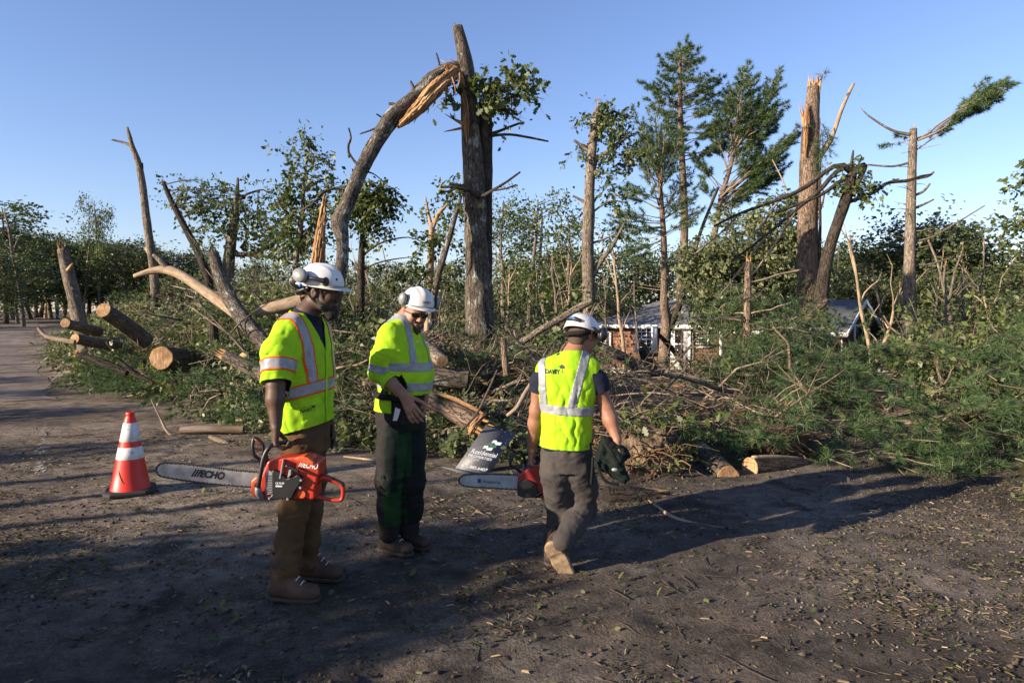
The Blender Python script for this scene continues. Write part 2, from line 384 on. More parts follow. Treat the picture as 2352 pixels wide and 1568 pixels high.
c = mixc(N, Lk, rd.outputs[0], c, (.030, .026, .023)); ng = noise(N, Lk, v, 1.3, 5, .7); rg = ramp(N, [(.60, (0, 0, 0)), (.72, (.7, .7, .7))]); Lk.new(ng.outputs[0], rg.inputs[0]); c = mixc(N, Lk, rg.outputs[0], c, (.21, .195, .18))
sp = N.new('ShaderNodeSeparateXYZ'); Lk.new(v, sp.inputs[0])      # ground is paler at left and farther back
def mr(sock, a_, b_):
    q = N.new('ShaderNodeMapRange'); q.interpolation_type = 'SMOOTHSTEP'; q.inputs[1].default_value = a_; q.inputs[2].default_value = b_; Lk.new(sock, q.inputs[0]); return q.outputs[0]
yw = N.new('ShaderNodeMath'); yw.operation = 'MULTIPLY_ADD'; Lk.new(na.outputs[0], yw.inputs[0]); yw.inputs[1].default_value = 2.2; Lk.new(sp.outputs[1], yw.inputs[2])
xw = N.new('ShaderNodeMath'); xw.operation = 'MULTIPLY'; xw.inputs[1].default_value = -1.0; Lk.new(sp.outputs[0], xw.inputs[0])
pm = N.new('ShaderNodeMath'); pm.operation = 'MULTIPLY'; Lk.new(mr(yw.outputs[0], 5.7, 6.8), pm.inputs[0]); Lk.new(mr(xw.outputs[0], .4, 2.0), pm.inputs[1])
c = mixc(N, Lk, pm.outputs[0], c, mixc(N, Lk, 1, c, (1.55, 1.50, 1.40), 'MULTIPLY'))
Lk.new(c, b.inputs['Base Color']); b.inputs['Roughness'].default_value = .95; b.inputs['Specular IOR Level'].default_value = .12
hh = N.new('ShaderNodeMath'); hh.operation = 'MULTIPLY_ADD'; Lk.new(nb.outputs[0], hh.inputs[0]); hh.inputs[1].default_value = 1.6; Lk.new(nc.outputs[0], hh.inputs[2])
bump(N, Lk, hh.outputs[0], b, 1.0, .03); M['dirt'] = m
m, nt, N, Lk, b = newmat('forest_floor'); tc = N.new('ShaderNodeTexCoord'); v = tc.outputs['Object']
na = noise(N, Lk, v, 2.5, 6, .7); nb = noise(N, Lk, v, 25, 6, .7)
ra = ramp(N, [(.35, (.016, .017, .009)), (.5, (.04, .036, .02)), (.68, (.085, .065, .04))]); Lk.new(na.outputs[0], ra.inputs[0])
rb = ramp(N, [(.3, (.4, .4, .4)), (.7, (1.5, 1.4, 1.2))]); Lk.new(nb.outputs[0], rb.inputs[0])
c = mixc(N, Lk, 1, ra.outputs[0], rb.outputs[0], 'MULTIPLY'); Lk.new(c, b.inputs['Base Color']); b.inputs['Roughness'].default_value = 1
bump(N, Lk, nb.outputs[0], b, 1, .06); M['floor'] = m
cxy = gV[gF].mean(1); dd = cxy[:, 1] - edge(cxy[:, 0]) + .5 * n2(cxy[:, 0], cxy[:, 1], 1.5, 2, 3)
roadx = np.interp(cxy[:, 1], [0, 9, 13.8, 30, 57, 75], [-12, -13, -16, -27, -45.5, -60])
side = (cxy[:, 0] < roadx) & (cxy[:, 1] > 6)
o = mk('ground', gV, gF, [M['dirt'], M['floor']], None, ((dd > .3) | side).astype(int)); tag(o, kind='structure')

# road ribbon running off to the left, lying on the ground
m, nt, N, Lk, b = newmat('dusty_asphalt'); tc = N.new('ShaderNodeTexCoord'); v = tc.outputs['Object']
na = noise(N, Lk, v, .8, 5, .6); nb = noise(N, Lk, v, 120, 3, .7); ne = noise(N, Lk, v, 4, 6, .7)
ra = ramp(N, [(.35, (.12, .097, .078)), (.55, (.20, .163, .132)), (.7, (.27, .228, .188))]); Lk.new(na.outputs[0], ra.inputs[0])
rb = ramp(N, [(.3, (.5, .5, .52)), (.55, (1, 1, 1)), (.75, (1.7, 1.65, 1.6))]); Lk.new(nb.outputs[0], rb.inputs[0])
re = ramp(N, [(.35, (.6, .58, .56)), (.6, (1.15, 1.12, 1.1))]); Lk.new(ne.outputs[0], re.inputs[0])
c = mixc(N, Lk, 1, ra.outputs[0], rb.outputs[0], 'MULTIPLY'); c = mixc(N, Lk, 1, c, re.outputs[0], 'MULTIPLY'); Lk.new(c, b.inputs['Base Color'])
b.inputs['Roughness'].default_value = .85; b.inputs['Specular IOR Level'].default_value = .2; bump(N, Lk, nb.outputs[0], b, .6, .008); M['road'] = m
rY = np.concatenate([np.linspace(12.5, 16, 60), np.linspace(16.5, 75, 60)])
er = np.interp(rY, [3, 7, 9, 13.8, 30, 57, 75], [-1.2, -3.9, -5.3, -9.4, -21, -39.3, -53]); el_ = np.interp(rY, [3, 9, 13.8, 30, 57, 75], [-12, -12.2, -15.5, -26.5, -45, -59])
k = 40; u = np.linspace(0, 1, k); RX = el_[:, None] + (er - el_)[:, None] * u[None]; RX[:, -1] += .3 * n2(rY, rY, 1.3, 3, 2); RY = np.repeat(rY[:, None], k, 1)
RY[0] -= .5 * (n2(RX[0], RX[0] * 0, 1.1, 3, 6) + .2)
RZ = gh(RX, RY) + .012; ii = (np.arange(len(rY) - 1)[:, None] * k + np.arange(k - 1)[None]).ravel()
o = mk('road', np.stack([RX, RY, RZ], -1).reshape(-1, 3), np.stack([ii, ii + 1, ii + k + 1, ii + k], -1), M['road']); tag(o, kind='structure')
# worn painted line on the road: short broken dabs
m_line = simple('worn_road_paint', (.42, .39, .36), (.26, .23, .2), .9, 14, .3, stops=(.42, .6))
mv, mf = [], []; rng = RNG(4)
for (ax_, ay_, bx_, by_) in [(108, 975, 90, 1048), (92, 1062, 86, 1085)]:
    A_ = P(ax_, ay_, F * H / (ay_ - HY)); B_ = P(bx_, by_, F * H / (by_ - HY))
    for i in range(70):
        q = A_ + (B_ - A_) * rng.random() + np.array((rng.normal() * .025, rng.normal() * .03, 0)); s_ = rng.uniform(.006, .026); th = rng.random() * 3
        for k_ in range(4): p_ = (q[0] + s_ * rng.uniform(.5, 1) * math.cos(th + k_ * 1.57), q[1] + s_ * rng.uniform(.5, 1.4) * math.sin(th + k_ * 1.57)); mv.append((p_[0], p_[1], float(gh(*p_)) + .006))
        mf.append([len(mv) - 4, len(mv) - 3, len(mv) - 2, len(mv) - 1])
o = mk('road_marking', mv, mf, m_line); tag(o, kind='structure')

# ------------------------------------------------------------------ loose litter on the ground
def on_ground(n, seed, ylo=2.2, yhi=9.5, bias=1.4, xs=.82):
    rng = RNG(seed); y = ylo + (yhi - ylo) * rng.random(n) ** bias; x = (rng.random(n) * 2 - 1) * (y * xs + .4)
    return rng, x, y
def flakes(name, n, seed, lmin, lmax, wr, mat, kind_lbl, mask=None, lift=.004, tilt=.12, **kw):
    rng, x, y = on_ground(n, seed, **kw)
    if mask is not None:
        ok = mask(x, y, rng); x, y = x[ok], y[ok]
    n = len(x); th = rng.random(n) * 6.28; L = lmin + (lmax - lmin) * rng.random(n) ** 2.2; W = L * wr * (.5 + rng.random(n)); W = np.clip(W, .002, .02)
    d = np.stack([np.cos(th), np.sin(th), rng.normal(size=n) * tilt], -1); s = np.stack([-np.sin(th), np.cos(th), rng.normal(size=n) * tilt * 3], -1)
    p = np.stack([x, y, gh(x, y) + lift + .006 * rng.random(n)], -1)
    h = np.array((0, 0, 1.0))[None] * (W * .35)[:, None]
    L2, W2 = L[:, None] / 2, W[:, None] / 2
    V = np.stack([p - d * L2 - s * W2 * .6, p + d * L2 - s * W2 * .4, p + d * L2 * .85 + s * W2, p - d * L2 * .9 + s * W2 * .7, p - d * L2 * .7 + h, p + d * L2 * .6 + h], 1)
    i = np.arange(n)[:, None] * 6
    Fq = np.concatenate([i + np.array([[0, 1, 5, 4]]), i + np.array([[3, 4, 5, 2]])], 0)
    t = np.repeat(rng.random(n), 6)
    o = mk(name, V.reshape(-1, 3), Fq, mat, None, attrs={'tint': t}, smooth=False); return tag(o, kind_lbl, 'litter', kind='stuff')
def cluster(x, y, rng): return rng.random(len(x)) < np.clip(.35 + 1.3 * n2(x, y, .9, 3, 31) + .6 * n2(x, y, 4, 2, 33), .06, 1)
M['chip'] = foliage('wood_chip', [(0, (.05, .035, .024)), (.45, (.12, .088, .058)), (.8, (.22, .162, .10)), (1, (.38, .29, .19))], .0, .85, .15)
M['bits'] = foliage('torn_leaf_bit', [(0, (.03, .04, .015)), (.5, (.08, .1, .035)), (.8, (.13, .12, .05)), (1, (.18, .13, .07))], .1, .7, .2)
flakes('wood_chip_litter', 70000, 11, .010, .060, .24, M['chip'], 'pale wood chips and needles strewn over the dirt road', cluster)
flakes('leaf_scrap_litter', 21000, 12, .012, .05, .5, M['bits'], 'green and brown leaf scraps trodden into the dirt', cluster, tilt=.2)
rng, x, y = on_ground(4200, 13, 2.3, 9.5, 1.2); ok = rng.random(len(x)) < np.clip(.15 + 1.6 * n2(x, y, 1.1, 3, 41), .03, 1); x, y = x[ok], y[ok]; n = len(x)
LS = leafset(np.stack([x, y, gh(x, y) + .012], -1), nrm(np.stack([rng.normal(size=n), rng.normal(size=n), np.zeros(n)], -1)), np.full(n, .05), 1, .042, .1, 14, True, droop=0, flat=1.6)
LS[0][:, 2] = np.maximum(LS[0][:, 2], gh(LS[0][:, 0], LS[0][:, 1]) + .003)
tag(add_leaves('fallen_leaf_litter', [LS], M['bits'], kind='stuff'), 'small torn oak leaves scattered on the dirt', 'litter')
# fine twigs
acc = Acc(); rng, x, y = on_ground(420, 15, 2.3, 9.5, 1.3)
for xx, yy in zip(x, y):
    L = rng.uniform(.04, .26); th = rng.random() * 6.28; p0 = np.array((xx, yy, 0)); p1 = p0 + L * np.array((math.cos(th), math.sin(th), 0)); q = wobble(p0, p1, .08, 5, rng)
    q[:, 2] = gh(q[:, 0], q[:, 1]) + .006 + rng.random() * .008
    r = rng.uniform(.0012, .0035); V, Q, A = tube(q, np.linspace(r, r * .5, 5), 4, 0, int(rng.integers(50)), False); acc.add(V, Q, A)
tag(acc.obj('twig_litter', M['twigdark']), 'thin broken twigs scattered on the dirt', 'litter', kind='stuff')
# gravel of the drive at the right
rng = RNG(16); n = 34000; y = 2.6 + 5.0 * rng.random(n) ** 1.2; x = 1.2 + 5.4 * rng.random(n)
ok = rng.random(n) < np.clip(.12 + .35 * sst((x - 1.4) / 2.2) + .5 * n2(x, y, 1.1, 3, 51), .02, .9); x, y = x[ok], y[ok]; n = len(x)
s = .003 + .009 * rng.random(n) ** 3; oc = np.array([(1, 0, 0), (-1, 0, 0), (0, 1, 0), (0, -1, 0), (0, 0, 1), (0, 0, -.6)], float)
V = oc[None] * s[:, None, None] * (.6 + .8 * rng.random((n, 6, 1))); th = rng.random(n) * 6.28; cth, sth = np.cos(th)[:, None], np.sin(th)[:, None]
V = np.stack([V[..., 0] * cth - V[..., 1] * sth, V[..., 0] * sth + V[..., 1] * cth, V[..., 2] * .7], -1) + np.stack([x, y, gh(x, y) + s * .3], -1)[:, None]
fo = np.array([(0, 2, 4), (2, 1, 4), (1, 3, 4), (3, 0, 4), (2, 0, 5), (1, 2, 5), (3, 1, 5), (0, 3, 5)]); Fg = (np.arange(n)[:, None, None] * 6 + fo[None]).reshape(-1, 3)
M['stone'] = foliage('gravel_stone', [(0, (.07, .055, .045)), (.7, (.14, .115, .095)), (1, (.26, .22, .19))], .0, .8, .25)
tag(mk('gravel', V.reshape(-1, 3), Fg, M['stone'], None, attrs={'tint': np.repeat(rng.random(n), 6)}, smooth=False), 'loose gravel over the drive at right', 'gravel', kind='stuff')

# dark soil clods trodden out of the road
rng, x, y = on_ground(20000, 17, 2.3, 9.0, 1.3); ok = rng.random(len(x)) < np.clip(.2 + 1.4 * n2(x, y, .8, 4, 61), .04, 1); x, y = x[ok], y[ok]; n = len(x); s = .003 + .016 * rng.random(n) ** 4
V = oc[None] * s[:, None, None] * (.5 + .9 * rng.random((n, 6, 1))); th = rng.random(n) * 6.28; cth, sth = np.cos(th)[:, None], np.sin(th)[:, None]
V = np.stack([V[..., 0] * cth - V[..., 1] * sth, V[..., 0] * sth + V[..., 1] * cth, V[..., 2] * .7], -1) + np.stack([x, y, gh(x, y) + s * .25], -1)[:, None]; Fg = (np.arange(n)[:, None, None] * 6 + fo[None]).reshape(-1, 3)
M['clod'] = foliage('soil_clod', [(0, (.03, .024, .019)), (.7, (.08, .062, .05)), (1, (.14, .11, .088))], .0, .95, .1)
tag(mk('soil_clods', V.reshape(-1, 3), Fg, M['clod'], None, attrs={'tint': np.repeat(rng.random(n), 6)}, smooth=False), 'dark soil crumbs scattered over the road', 'soil', kind='stuff')
# ------------------------------------------------------------------ house behind the fallen trees
def shingle(name):
    m, nt, N, Lk, b = newmat(name); tc = N.new('ShaderNodeTexCoord'); at = attr(N, 'bc')
    br = N.new('ShaderNodeTexBrick'); br.offset = .37; br.inputs['Scale'].default_value = 1.0
    br.inputs['Brick Width'].default_value = .16; br.inputs['Row Height'].default_value = .17; br.inputs['Mortar Size'].default_value = .009
    br.inputs['Color1'].default_value = (.115, .058, .04, 1); br.inputs['Color2'].default_value = (.21, .118, .082, 1); br.inputs['Mortar'].default_value = (.02, .013, .01, 1)
    Lk.new(at.outputs['Vector'], br.inputs['Vector']); n = noise(N, Lk, at.outputs['Vector'], 1.5, 4)
    r = ramp(N, [(.3, (.7, .68, .66)), (.7, (1.25, 1.2, 1.15))]); Lk.new(n.outputs[0], r.inputs[0])
    c = mixc(N, Lk, 1, br.outputs[0], r.outputs[0], 'MULTIPLY'); Lk.new(c, b.inputs['Base Color']); b.inputs['Roughness'].default_value = .9; b.inputs['Specular IOR Level'].default_value = .2
    bump(N, Lk, br.outputs[1], b, .6, -.02); return m
M['shingle'] = shingle('cedar_shingle')
M['white'] = simple('white_trim_paint', (.78, .78, .76), (.66, .66, .64), .5, 3, .1)
M['roof'] = simple('grey_asphalt_shingle', (.17, .17, .172), (.11, .11, .115), .9, 5, .5, detail=8)
M['glass'] = simple('dark_window_pane', (.035, .03, .026), (.014, .013, .012), .08, 2, 0)
M['concrete'] = simple('pale_concrete', (.42, .38, .33), (.3, .27, .23), .9, 6, .4)
M['curtain'] = simple('white_curtain', (.6, .58, .53), None, .9, 5, .2)
M['deckwood'] = simple('grey_deck_wood', (.2, .19, .18), (.11, .105, .1), .85, 6, .3)
HYd = 33.0; HB = -1.45
hx0, hx1 = float(P(1374, 0, HYd)[0]), float(P(1900, 0, HYd)[0]); ez = float(P(0, 746, HYd)[2])
house = thing('shingled_house', ((hx0 + hx1) / 2, HYd, HB), 'brown shingled cottage with grey roof and white door behind fallen trees', 'house')
def quad_wall(name, A, B, z0, z1, mat, parent, th=.15):
    A = np.asarray(A, float); B = np.asarray(B, float); d = nrm(B - A); n = np.array((d[1], -d[0]))   # faces to the right of travel = outward
    L = np.linalg.norm(B - A); V, Q = [], None
    Vb, Qb = bx((0, -th, z0), (L, 0, z1))
    W = np.stack([A[0] + Vb[:, 0] * d[0] - Vb[:, 1] * n[0], A[1] + Vb[:, 0] * d[1] - Vb[:, 1] * n[1], Vb[:, 2]], -1)
    return mk(name, W, Qb, mat, parent, attrs={'bc': np.stack([Vb[:, 0], Vb[:, 2], Vb[:, 1]], -1)}, smooth=False)
def part(name, lo, hi, mat, parent): return mk(name, *bx(lo, hi), mat, parent, smooth=False)
quad_wall('wall', (hx0, HYd), (hx1, HYd), HB, ez, M['shingle'], house)
quad_wall('wall', (hx0 + .001, HYd + 7), (hx0 + .001, HYd + .002), HB, ez, M['shingle'], house)
part('foundation', (hx0 - .02, HYd - .22, HB - .6), (hx1, HYd - .16, HB + .22), M['concrete'], house)
rz = ez + 1.25; o_ = .45
rV = [(hx0 - o_, HYd - o_, ez), (hx1, HYd - o_, ez), (hx1, HYd + 3.6, rz), (hx0 + 2.9, HYd + 3.6, rz), (hx0 - o_, HYd + 7.6, ez), (hx1, HYd + 7.6, ez)]
rV2 = [(x, y, z - .07) for x, y, z in rV]
roof = mk('roof', rV + rV2, [(0, 1, 2, 3), (4, 0, 3), (5, 4, 3, 2), (6, 9, 8, 7), (10, 9, 6), (11, 8, 9, 10), (0, 6, 7, 1), (0, 4, 10, 6)], M['roof'], house, smooth=False)
part('fascia', (hx0 - o_, HYd - o_ - .03, ez - .2), (hx1, HYd - o_ - .003, ez - .01), M['white'], house)
part('soffit', (hx0 - o_, HYd - o_, ez - .2), (hx1, HYd - .155, ez - .17), M['white'], house)
def window(px0, py0, px1, py1, parent, Y=HYd - .16, cols=2, rows=3, name='window', sash=2, cur=True):
    a_ = P(px0, py1, Y); b_ = P(px1, py0, Y); x0, z0, x1, z1 = a_[0], a_[2], b_[0], b_[2]; w = .09
    V, Q = [], []
    def ad(lo, hi):
        v_, q_ = bx(lo, hi); Q.append(q_ + len(V) * 8); V.append(v_)
    ad((x0, Y - .07, z0), (x0 + w, Y, z1)); ad((x1 - w, Y - .07, z0), (x1, Y, z1)); ad((x0 + w, Y - .07, z1 - w), (x1 - w, Y, z1)); ad((x0 - .04, Y - .1, z0 - .06), (x1 + .04, Y, z0 + .03))
    fr = mk(name, np.concatenate(V), np.concatenate(Q), M['white'], parent, smooth=False)
    V, Q = [], []
    zm = (z0 + z1) / 2; ad((x0 + w, Y - .055, zm - .03), (x1 - w, Y - .015, zm + .03))
    for i in range(1, cols): xx = x0 + w + (x1 - x0 - 2 * w) * i / cols; ad((xx - .014, Y - .05, z0 + .04), (xx + .014, Y - .03, z1 - w))
    for i in range(1, rows * sash):
        zz = z0 + .03 + (z1 - z0 - w) * i / (rows * sash)
        if abs(zz - zm) > .06: ad((x0 + w, Y - .048, zz - .012), (x1 - w, Y - .03, zz + .012))
    mk('muntin', np.concatenate(V), np.concatenate(Q), M['white'], fr, smooth=False)
    mk('pane', *bx((x0 + w * .9, Y - .022, z0 + .02), (x1 - w * .9, Y - .012, z1 - w * .9)), M['glass'], fr, smooth=False)
    return fr
window(1384, 764, 1411, 799, house)
window(1602, 757, 1639, 798, house)
# bay window standing proud of the wall
a_ = P(1471, 814, HYd); b_ = P(1519, 750, HYd)
part('bay', (a_[0], HYd - .6, a_[2]), (b_[0], HYd - .151, b_[2]), M['white'], house)
window(1474, 752, 1517, 811, house, HYd - .6, 3, 3, 'window')
# door with two glass lights
a_ = P(1547, 856, HYd); b_ = P(1591, 751, HYd)
dr = part('door', (a_[0], HYd - .2, a_[2]), (b_[0], HYd - .151, b_[2]), M['white'], house)
x0, x1 = P(1559, 0, HYd)[0], P(1579, 0, HYd)[0]
for (t0, t1) in ((760, 790), (793, 825)):
    z1, z0 = P(0, t0, HYd)[2], P(0, t1, HYd)[2]
    part('pane', (x0, HYd - .206, z0), (x1, HYd - .195, z1), M['glass'], dr)
part('handle', (x1 + .1, HYd - .25, P(0, 800, HYd)[2] - .05), (x1 + .14, HYd - .2, P(0, 800, HYd)[2] + .05), M['glass'], dr)
for sx_ in (1545, 1593):
    xx = P(sx_, 0, HYd)[0]; part('door_trim', (xx - .06, HYd - .22, P(0, 858, HYd)[2]), (xx + .06, HYd - .153, P(0, 747, HYd)[2]), M['white'], house)
part('downpipe', (P(1660, 0, HYd)[0], HYd - .3, HB), (P(1666, 0, HYd)[0], HYd - .2, ez - .2), M['white'], house)
for i in range(3):
    part('step', (P(1530, 0, HYd)[0], HYd - .5 - .32 * (i + 1), HB - .6), (P(1606, 0, HYd)[0], HYd - .5 - .32 * i - .002, HB + .1 - .17 * i), M['concrete'], house)
part('step', (P(1530, 0, HYd)[0], HYd - .5, HB - .6), (P(1606, 0, HYd)[0], HYd - .225, HB + .27), M['concrete'], house)
# garden wall in front of the house
lw = thing('low_garden_wall', (*P(1440, 890, 30)[:2], -1.9), 'low pale concrete wall below the left house windows', 'wall')
a_ = P(1378, 848, 30); b_ = P(1488, 872, 30); part('wall_body', (a_[0], 30, -2.2), (b_[0], 30.25, a_[2]), M['concrete'], lw); part('coping', (a_[0] - .05, 29.95, a_[2] + .002), (b_[0] + .05, 30.3, a_[2] + .07), M['concrete'], lw)
# wing with the shaded gable end, turned away from the sun
n_ = np.array((.62, -.785)); u_ = np.array((.785, .62))
c0 = P(1933, 0, 29.5)[:2]            # left corner of the gable wall
wW, wD = 2.6, 8.0; we = float(P(0, 747, 29.5)[2]); wr = we + 1.05; wb = float(P(0, 852, 29.5)[2])
wing = thing('house_wing', (c0[0], c0[1], wb), 'shaded gable end wing of the cottage with white corner board', 'house')
def L2(u, d, z): p = c0 + u_ * u - n_ * d; return (p[0], p[1], z)
def prism(name, pts, mat, parent, bc=None):   # box from 8 local (u,d,z)
    V = [L2(*q) for q in pts]; return mk(name, V, bx((0, 0, 0), (1, 1, 1))[1], mat, parent, attrs={'bc': [(q[0] + q[1], q[2], 0) for q in pts]}, smooth=False)
def lb(name, lo, hi, mat, parent): return prism(name, [tuple(q) for q in bx(lo, hi)[0]], mat, parent)
lb('wall', (0, 0, wb), (wW, .15, we), M['shingle'], wing); lb('wall', (0, .151, wb), (.15, wD, we), M['shingle'], wing)
mk('gable_wall', [L2(0, .002, we + .001), L2(wW, .002, we + .001), L2(wW / 2, .002, wr), L2(0, .14, we + .001), L2(wW, .14, we + .001), L2(wW / 2, .14, wr)], [(0, 1, 2), (5, 4, 3), (0, 3, 4, 1), (1, 4, 5, 2), (2, 5, 3, 0)], M['shingle'], wing, attrs={'bc': [(0, 0, 0), (wW, 0, 0), (wW / 2, 1, 0)] * 2}, smooth=False)
for s_ in (-1, 1):
    e0 = wW / 2 + s_ * (wW / 2 + .45); ze = we - .28
    mk('roof_plane', [L2(e0, -.45, ze), L2(e0, wD, ze), L2(wW / 2, wD, wr + .08), L2(wW / 2, -.45, wr + .08), L2(e0, -.45, ze - .07), L2(e0, wD, ze - .07), L2(wW / 2, wD, wr + .01), L2(wW / 2, -.45, wr + .01)], bx((0, 0, 0), (1, 1, 1))[1], M['roof'], wing, smooth=False)
    mk('rake_board', [L2(e0, -.49, ze - .2), L2(wW / 2, -.49, wr - .1), L2(wW / 2, -.452, wr - .1), L2(e0, -.452, ze - .2), L2(e0, -.49, ze - .01), L2(wW / 2, -.49, wr + .1), L2(wW / 2, -.452, wr + .1), L2(e0, -.452, ze - .01)], bx((0, 0, 0), (1, 1, 1))[1], M['white'], wing, smooth=False)
lb('fascia', (-.48, -.44, we - .48), (-.452, wD, we - .3), M['white'], wing)
lb('corner_board', (wW - .09, -.03, wb - .3), (wW + .03, -.003, we - .1), M['white'], wing); lb('corner_board', (-.03, -.03, wb - .3), (.1, -.003, we - .1), M['white'], wing)
lb('corner_board', (-.03, .5, wb + .5), (-.003, 1.6, we - .25), M['white'], wing)
wn_ = lb('window', (wW * .42, -.05, wb + 1.0), (wW * .72, -.003, wb + 2.0), M['white'], wing); lb('pane', (wW * .46, -.056, wb + 1.08), (wW * .68, -.045, wb + 1.92), M['glass'], wn_)
# small deck with railing
dk = thing('wooden_deck', (*P(2040, 845, 29)[:2], wb - .2), 'small grey deck with railing beside the shaded gable', 'deck')
a_ = P(2008, 843, 29); b_ = P(2095, 843, 29)
for i in range(6): part('plank', (a_[0] + i * .27, 28.6, a_[2] - .05), (a_[0] + i * .27 + .255, 30.6, a_[2]), M['deckwood'], dk)
for i in range(2): part('post', (a_[0] + .1 + i * .75, 28.62, a_[2]), (a_[0] + .18 + i * .75, 28.7, a_[2] + .72), M['deckwood'], dk)
part('rail', (a_[0] + .05, 28.6, a_[2] + .722), (a_[0] + 1.0, 28.72, a_[2] + .78), M['deckwood'], dk)
part('beam', (a_[0], 28.65, a_[2] - .25), (b_[0], 28.75, a_[2] - .052), M['deckwood'], dk)

house.rotation_euler = (0, 0, math.radians(-16)); house.location.y += .6
# ------------------------------------------------------------------ standing and broken trees
def pth(pts, Y, m=24):
    """pixel path (x, y, width[, depth]) to world points and radii"""
    W = [P(p[0], p[1], p[3] if len(p) > 3 else Y) for p in pts]; R = [p[2] / 2 / F * (p[3] if len(p) > 3 else Y) for p in pts]
    return spline(W, R, m)
def trunk(root, name, pts, Y, mat, m=26, n=12, rough=.12, seed=1, close=True, ground=False):
    w, r = pth(pts, Y, m)
    if ground:
        b_ = w[-1].copy(); b_[2] = min(gh(b_[0], b_[1]) - .25, b_[2] - .1); w = np.concatenate([w, b_[None]]); r = np.concatenate([r, [r[-1] * 1.12]])
    V, Q, A = tube(w, r, n, rough, seed, close); o = mk(name, V, Q, mat, root, attrs={'bc': A}); return w, r
def splinter(root, p, d, r, n, L, seed, mat='wood', spread=.18, name='splintered_top'):
    """jagged torn fibres standing on a broken end"""
    rng = RNG(seed); p = np.asarray(p, float); d = nrm(d); u = nrm(np.cross(d, (.3, .9, .1))); w = np.cross(d, u); acc = Acc()
    for i in range(n):
        th = rng.random() * 6.283; rr = r * math.sqrt(rng.random()) * .85; b_ = p + (u * math.cos(th) + w * math.sin(th)) * rr
        l = L * rng.uniform(.25, 1.0) ** 1.3; dd = nrm(d + (u * math.cos(th) + w * math.sin(th)) * spread * rng.uniform(-.2, 1) + rng.normal(size=3) * .07); s_ = r * rng.uniform(.14, .34)
        q = np.array([b_ - d * r * .9, b_ + dd * l * .45, b_ + dd * l]); V, Q, A = tube(q, [s_, s_ * .6, s_ * .06], 4, .35, i + seed, False)
        acc.add(V, Q, A)
    return acc.obj(name, M[mat], root, smooth=False)
def torn(root, pts, Y, n, seed, r_=(.14, .3), name='torn_wood', core=.75):
    """bundle of split fibres following a path: the ragged face of broken wood"""
    w, r = pth(pts, Y, 26); rng = RNG(seed); V, Q, A = tube(w, r * core, 9, .5, seed); mk('torn_core', V, Q, M['oldwood'], root, attrs={'bc': A})
    T = nrm(np.gradient(w, axis=0)); U = nrm(np.cross(T, (.2, .9, .3))); W = np.cross(T, U)
    for mt in ('wood', 'oldwood'):
        acc = Acc()
        for i in range(n // 2):
            a_ = int(rng.integers(0, 16)); b_ = min(26, a_ + int(rng.integers(6, 16))); th = rng.random() * 6.28; rr = rng.uniform(.55, 1.0); q = w[a_:b_] + (U[a_:b_] * math.cos(th) + W[a_:b_] * math.sin(th)) * (r[a_:b_] * rr)[:, None] + rng.normal(size=(b_ - a_, 3)) * r.mean() * .06
            s_ = r.mean() * rng.uniform(*r_); tp = np.sin(np.linspace(.12, 3.0, b_ - a_)) ** .6; V, Q, A = tube(q, s_ * tp, 4, .3, i, False); acc.add(V, Q, A)
        acc.obj(name, M[mt], root, smooth=False)
def sprays(root, blobs, Y, seed, mat='oak', size=.13, name='leaves', L=(.35, .8), per=11, lobed=False, dens=1.0, tw='twig', depth=None, spread=.2):
    """leafy twigs filling pixel blobs (x, y, rx, ry, n)"""
    rng = RNG(seed); B, D, Ls = [], [], []
    for bl in blobs:
        cx_, cy_, rx, ry, n = bl[:5]; yy = bl[5] if len(bl) > 5 else Y
        n = max(1, int(n * dens)); dp = depth if depth else rx / F * yy * .8
        q = rng.normal(size=(n, 3)) * .5
        for a_ in q:
            c_ = P(cx_ + a_[0] * rx, cy_ + a_[1] * ry, yy); c_[1] += a_[2] * dp
            B.append(c_); D.append(nrm(np.array((a_[0], a_[2], -a_[1] * .6)) + rng.normal(size=3) * .6)); Ls.append(rng.uniform(*L))
    B, D, Ls = np.array(B), np.array(D), np.array(Ls)
    acc = Acc(); twigs(B, D, Ls, .006, seed + 1, acc, 4, 3); acc.obj('twigs', M[tw], root)
    return add_leaves(name, [leafset(B, D, Ls, per, size, spread, seed + 2, lobed)], M[mat], root)
def limb(root, pts, Y, mat='twig', name='branch', n=6, m=12, rough=.1, seed=3):
    w, r = pth(pts, Y, m); V, Q, A = tube(w, r, n, rough, seed); mk(name, V, Q, M[mat] if isinstance(mat, str) else mat, root, attrs={'bc': A}); return w, r
def base_of(pts, Y):
    p = P(pts[-1][0], pts[-1][1], pts[-1][3] if len(pts[-1]) > 3 else Y); p[2] = gh(p[0], p[1]); return p
def pine_tufts(root, bs, k, L, w, seed, mat='pine', name='needles', spread=.9):
    TP = np.concatenate([b_[0] for b_ in bs]); TD = np.concatenate([b_[1] for b_ in bs])
    return add_leaves(name, [needles(TP, TD, k, L, w, seed, spread)], M[mat], root)

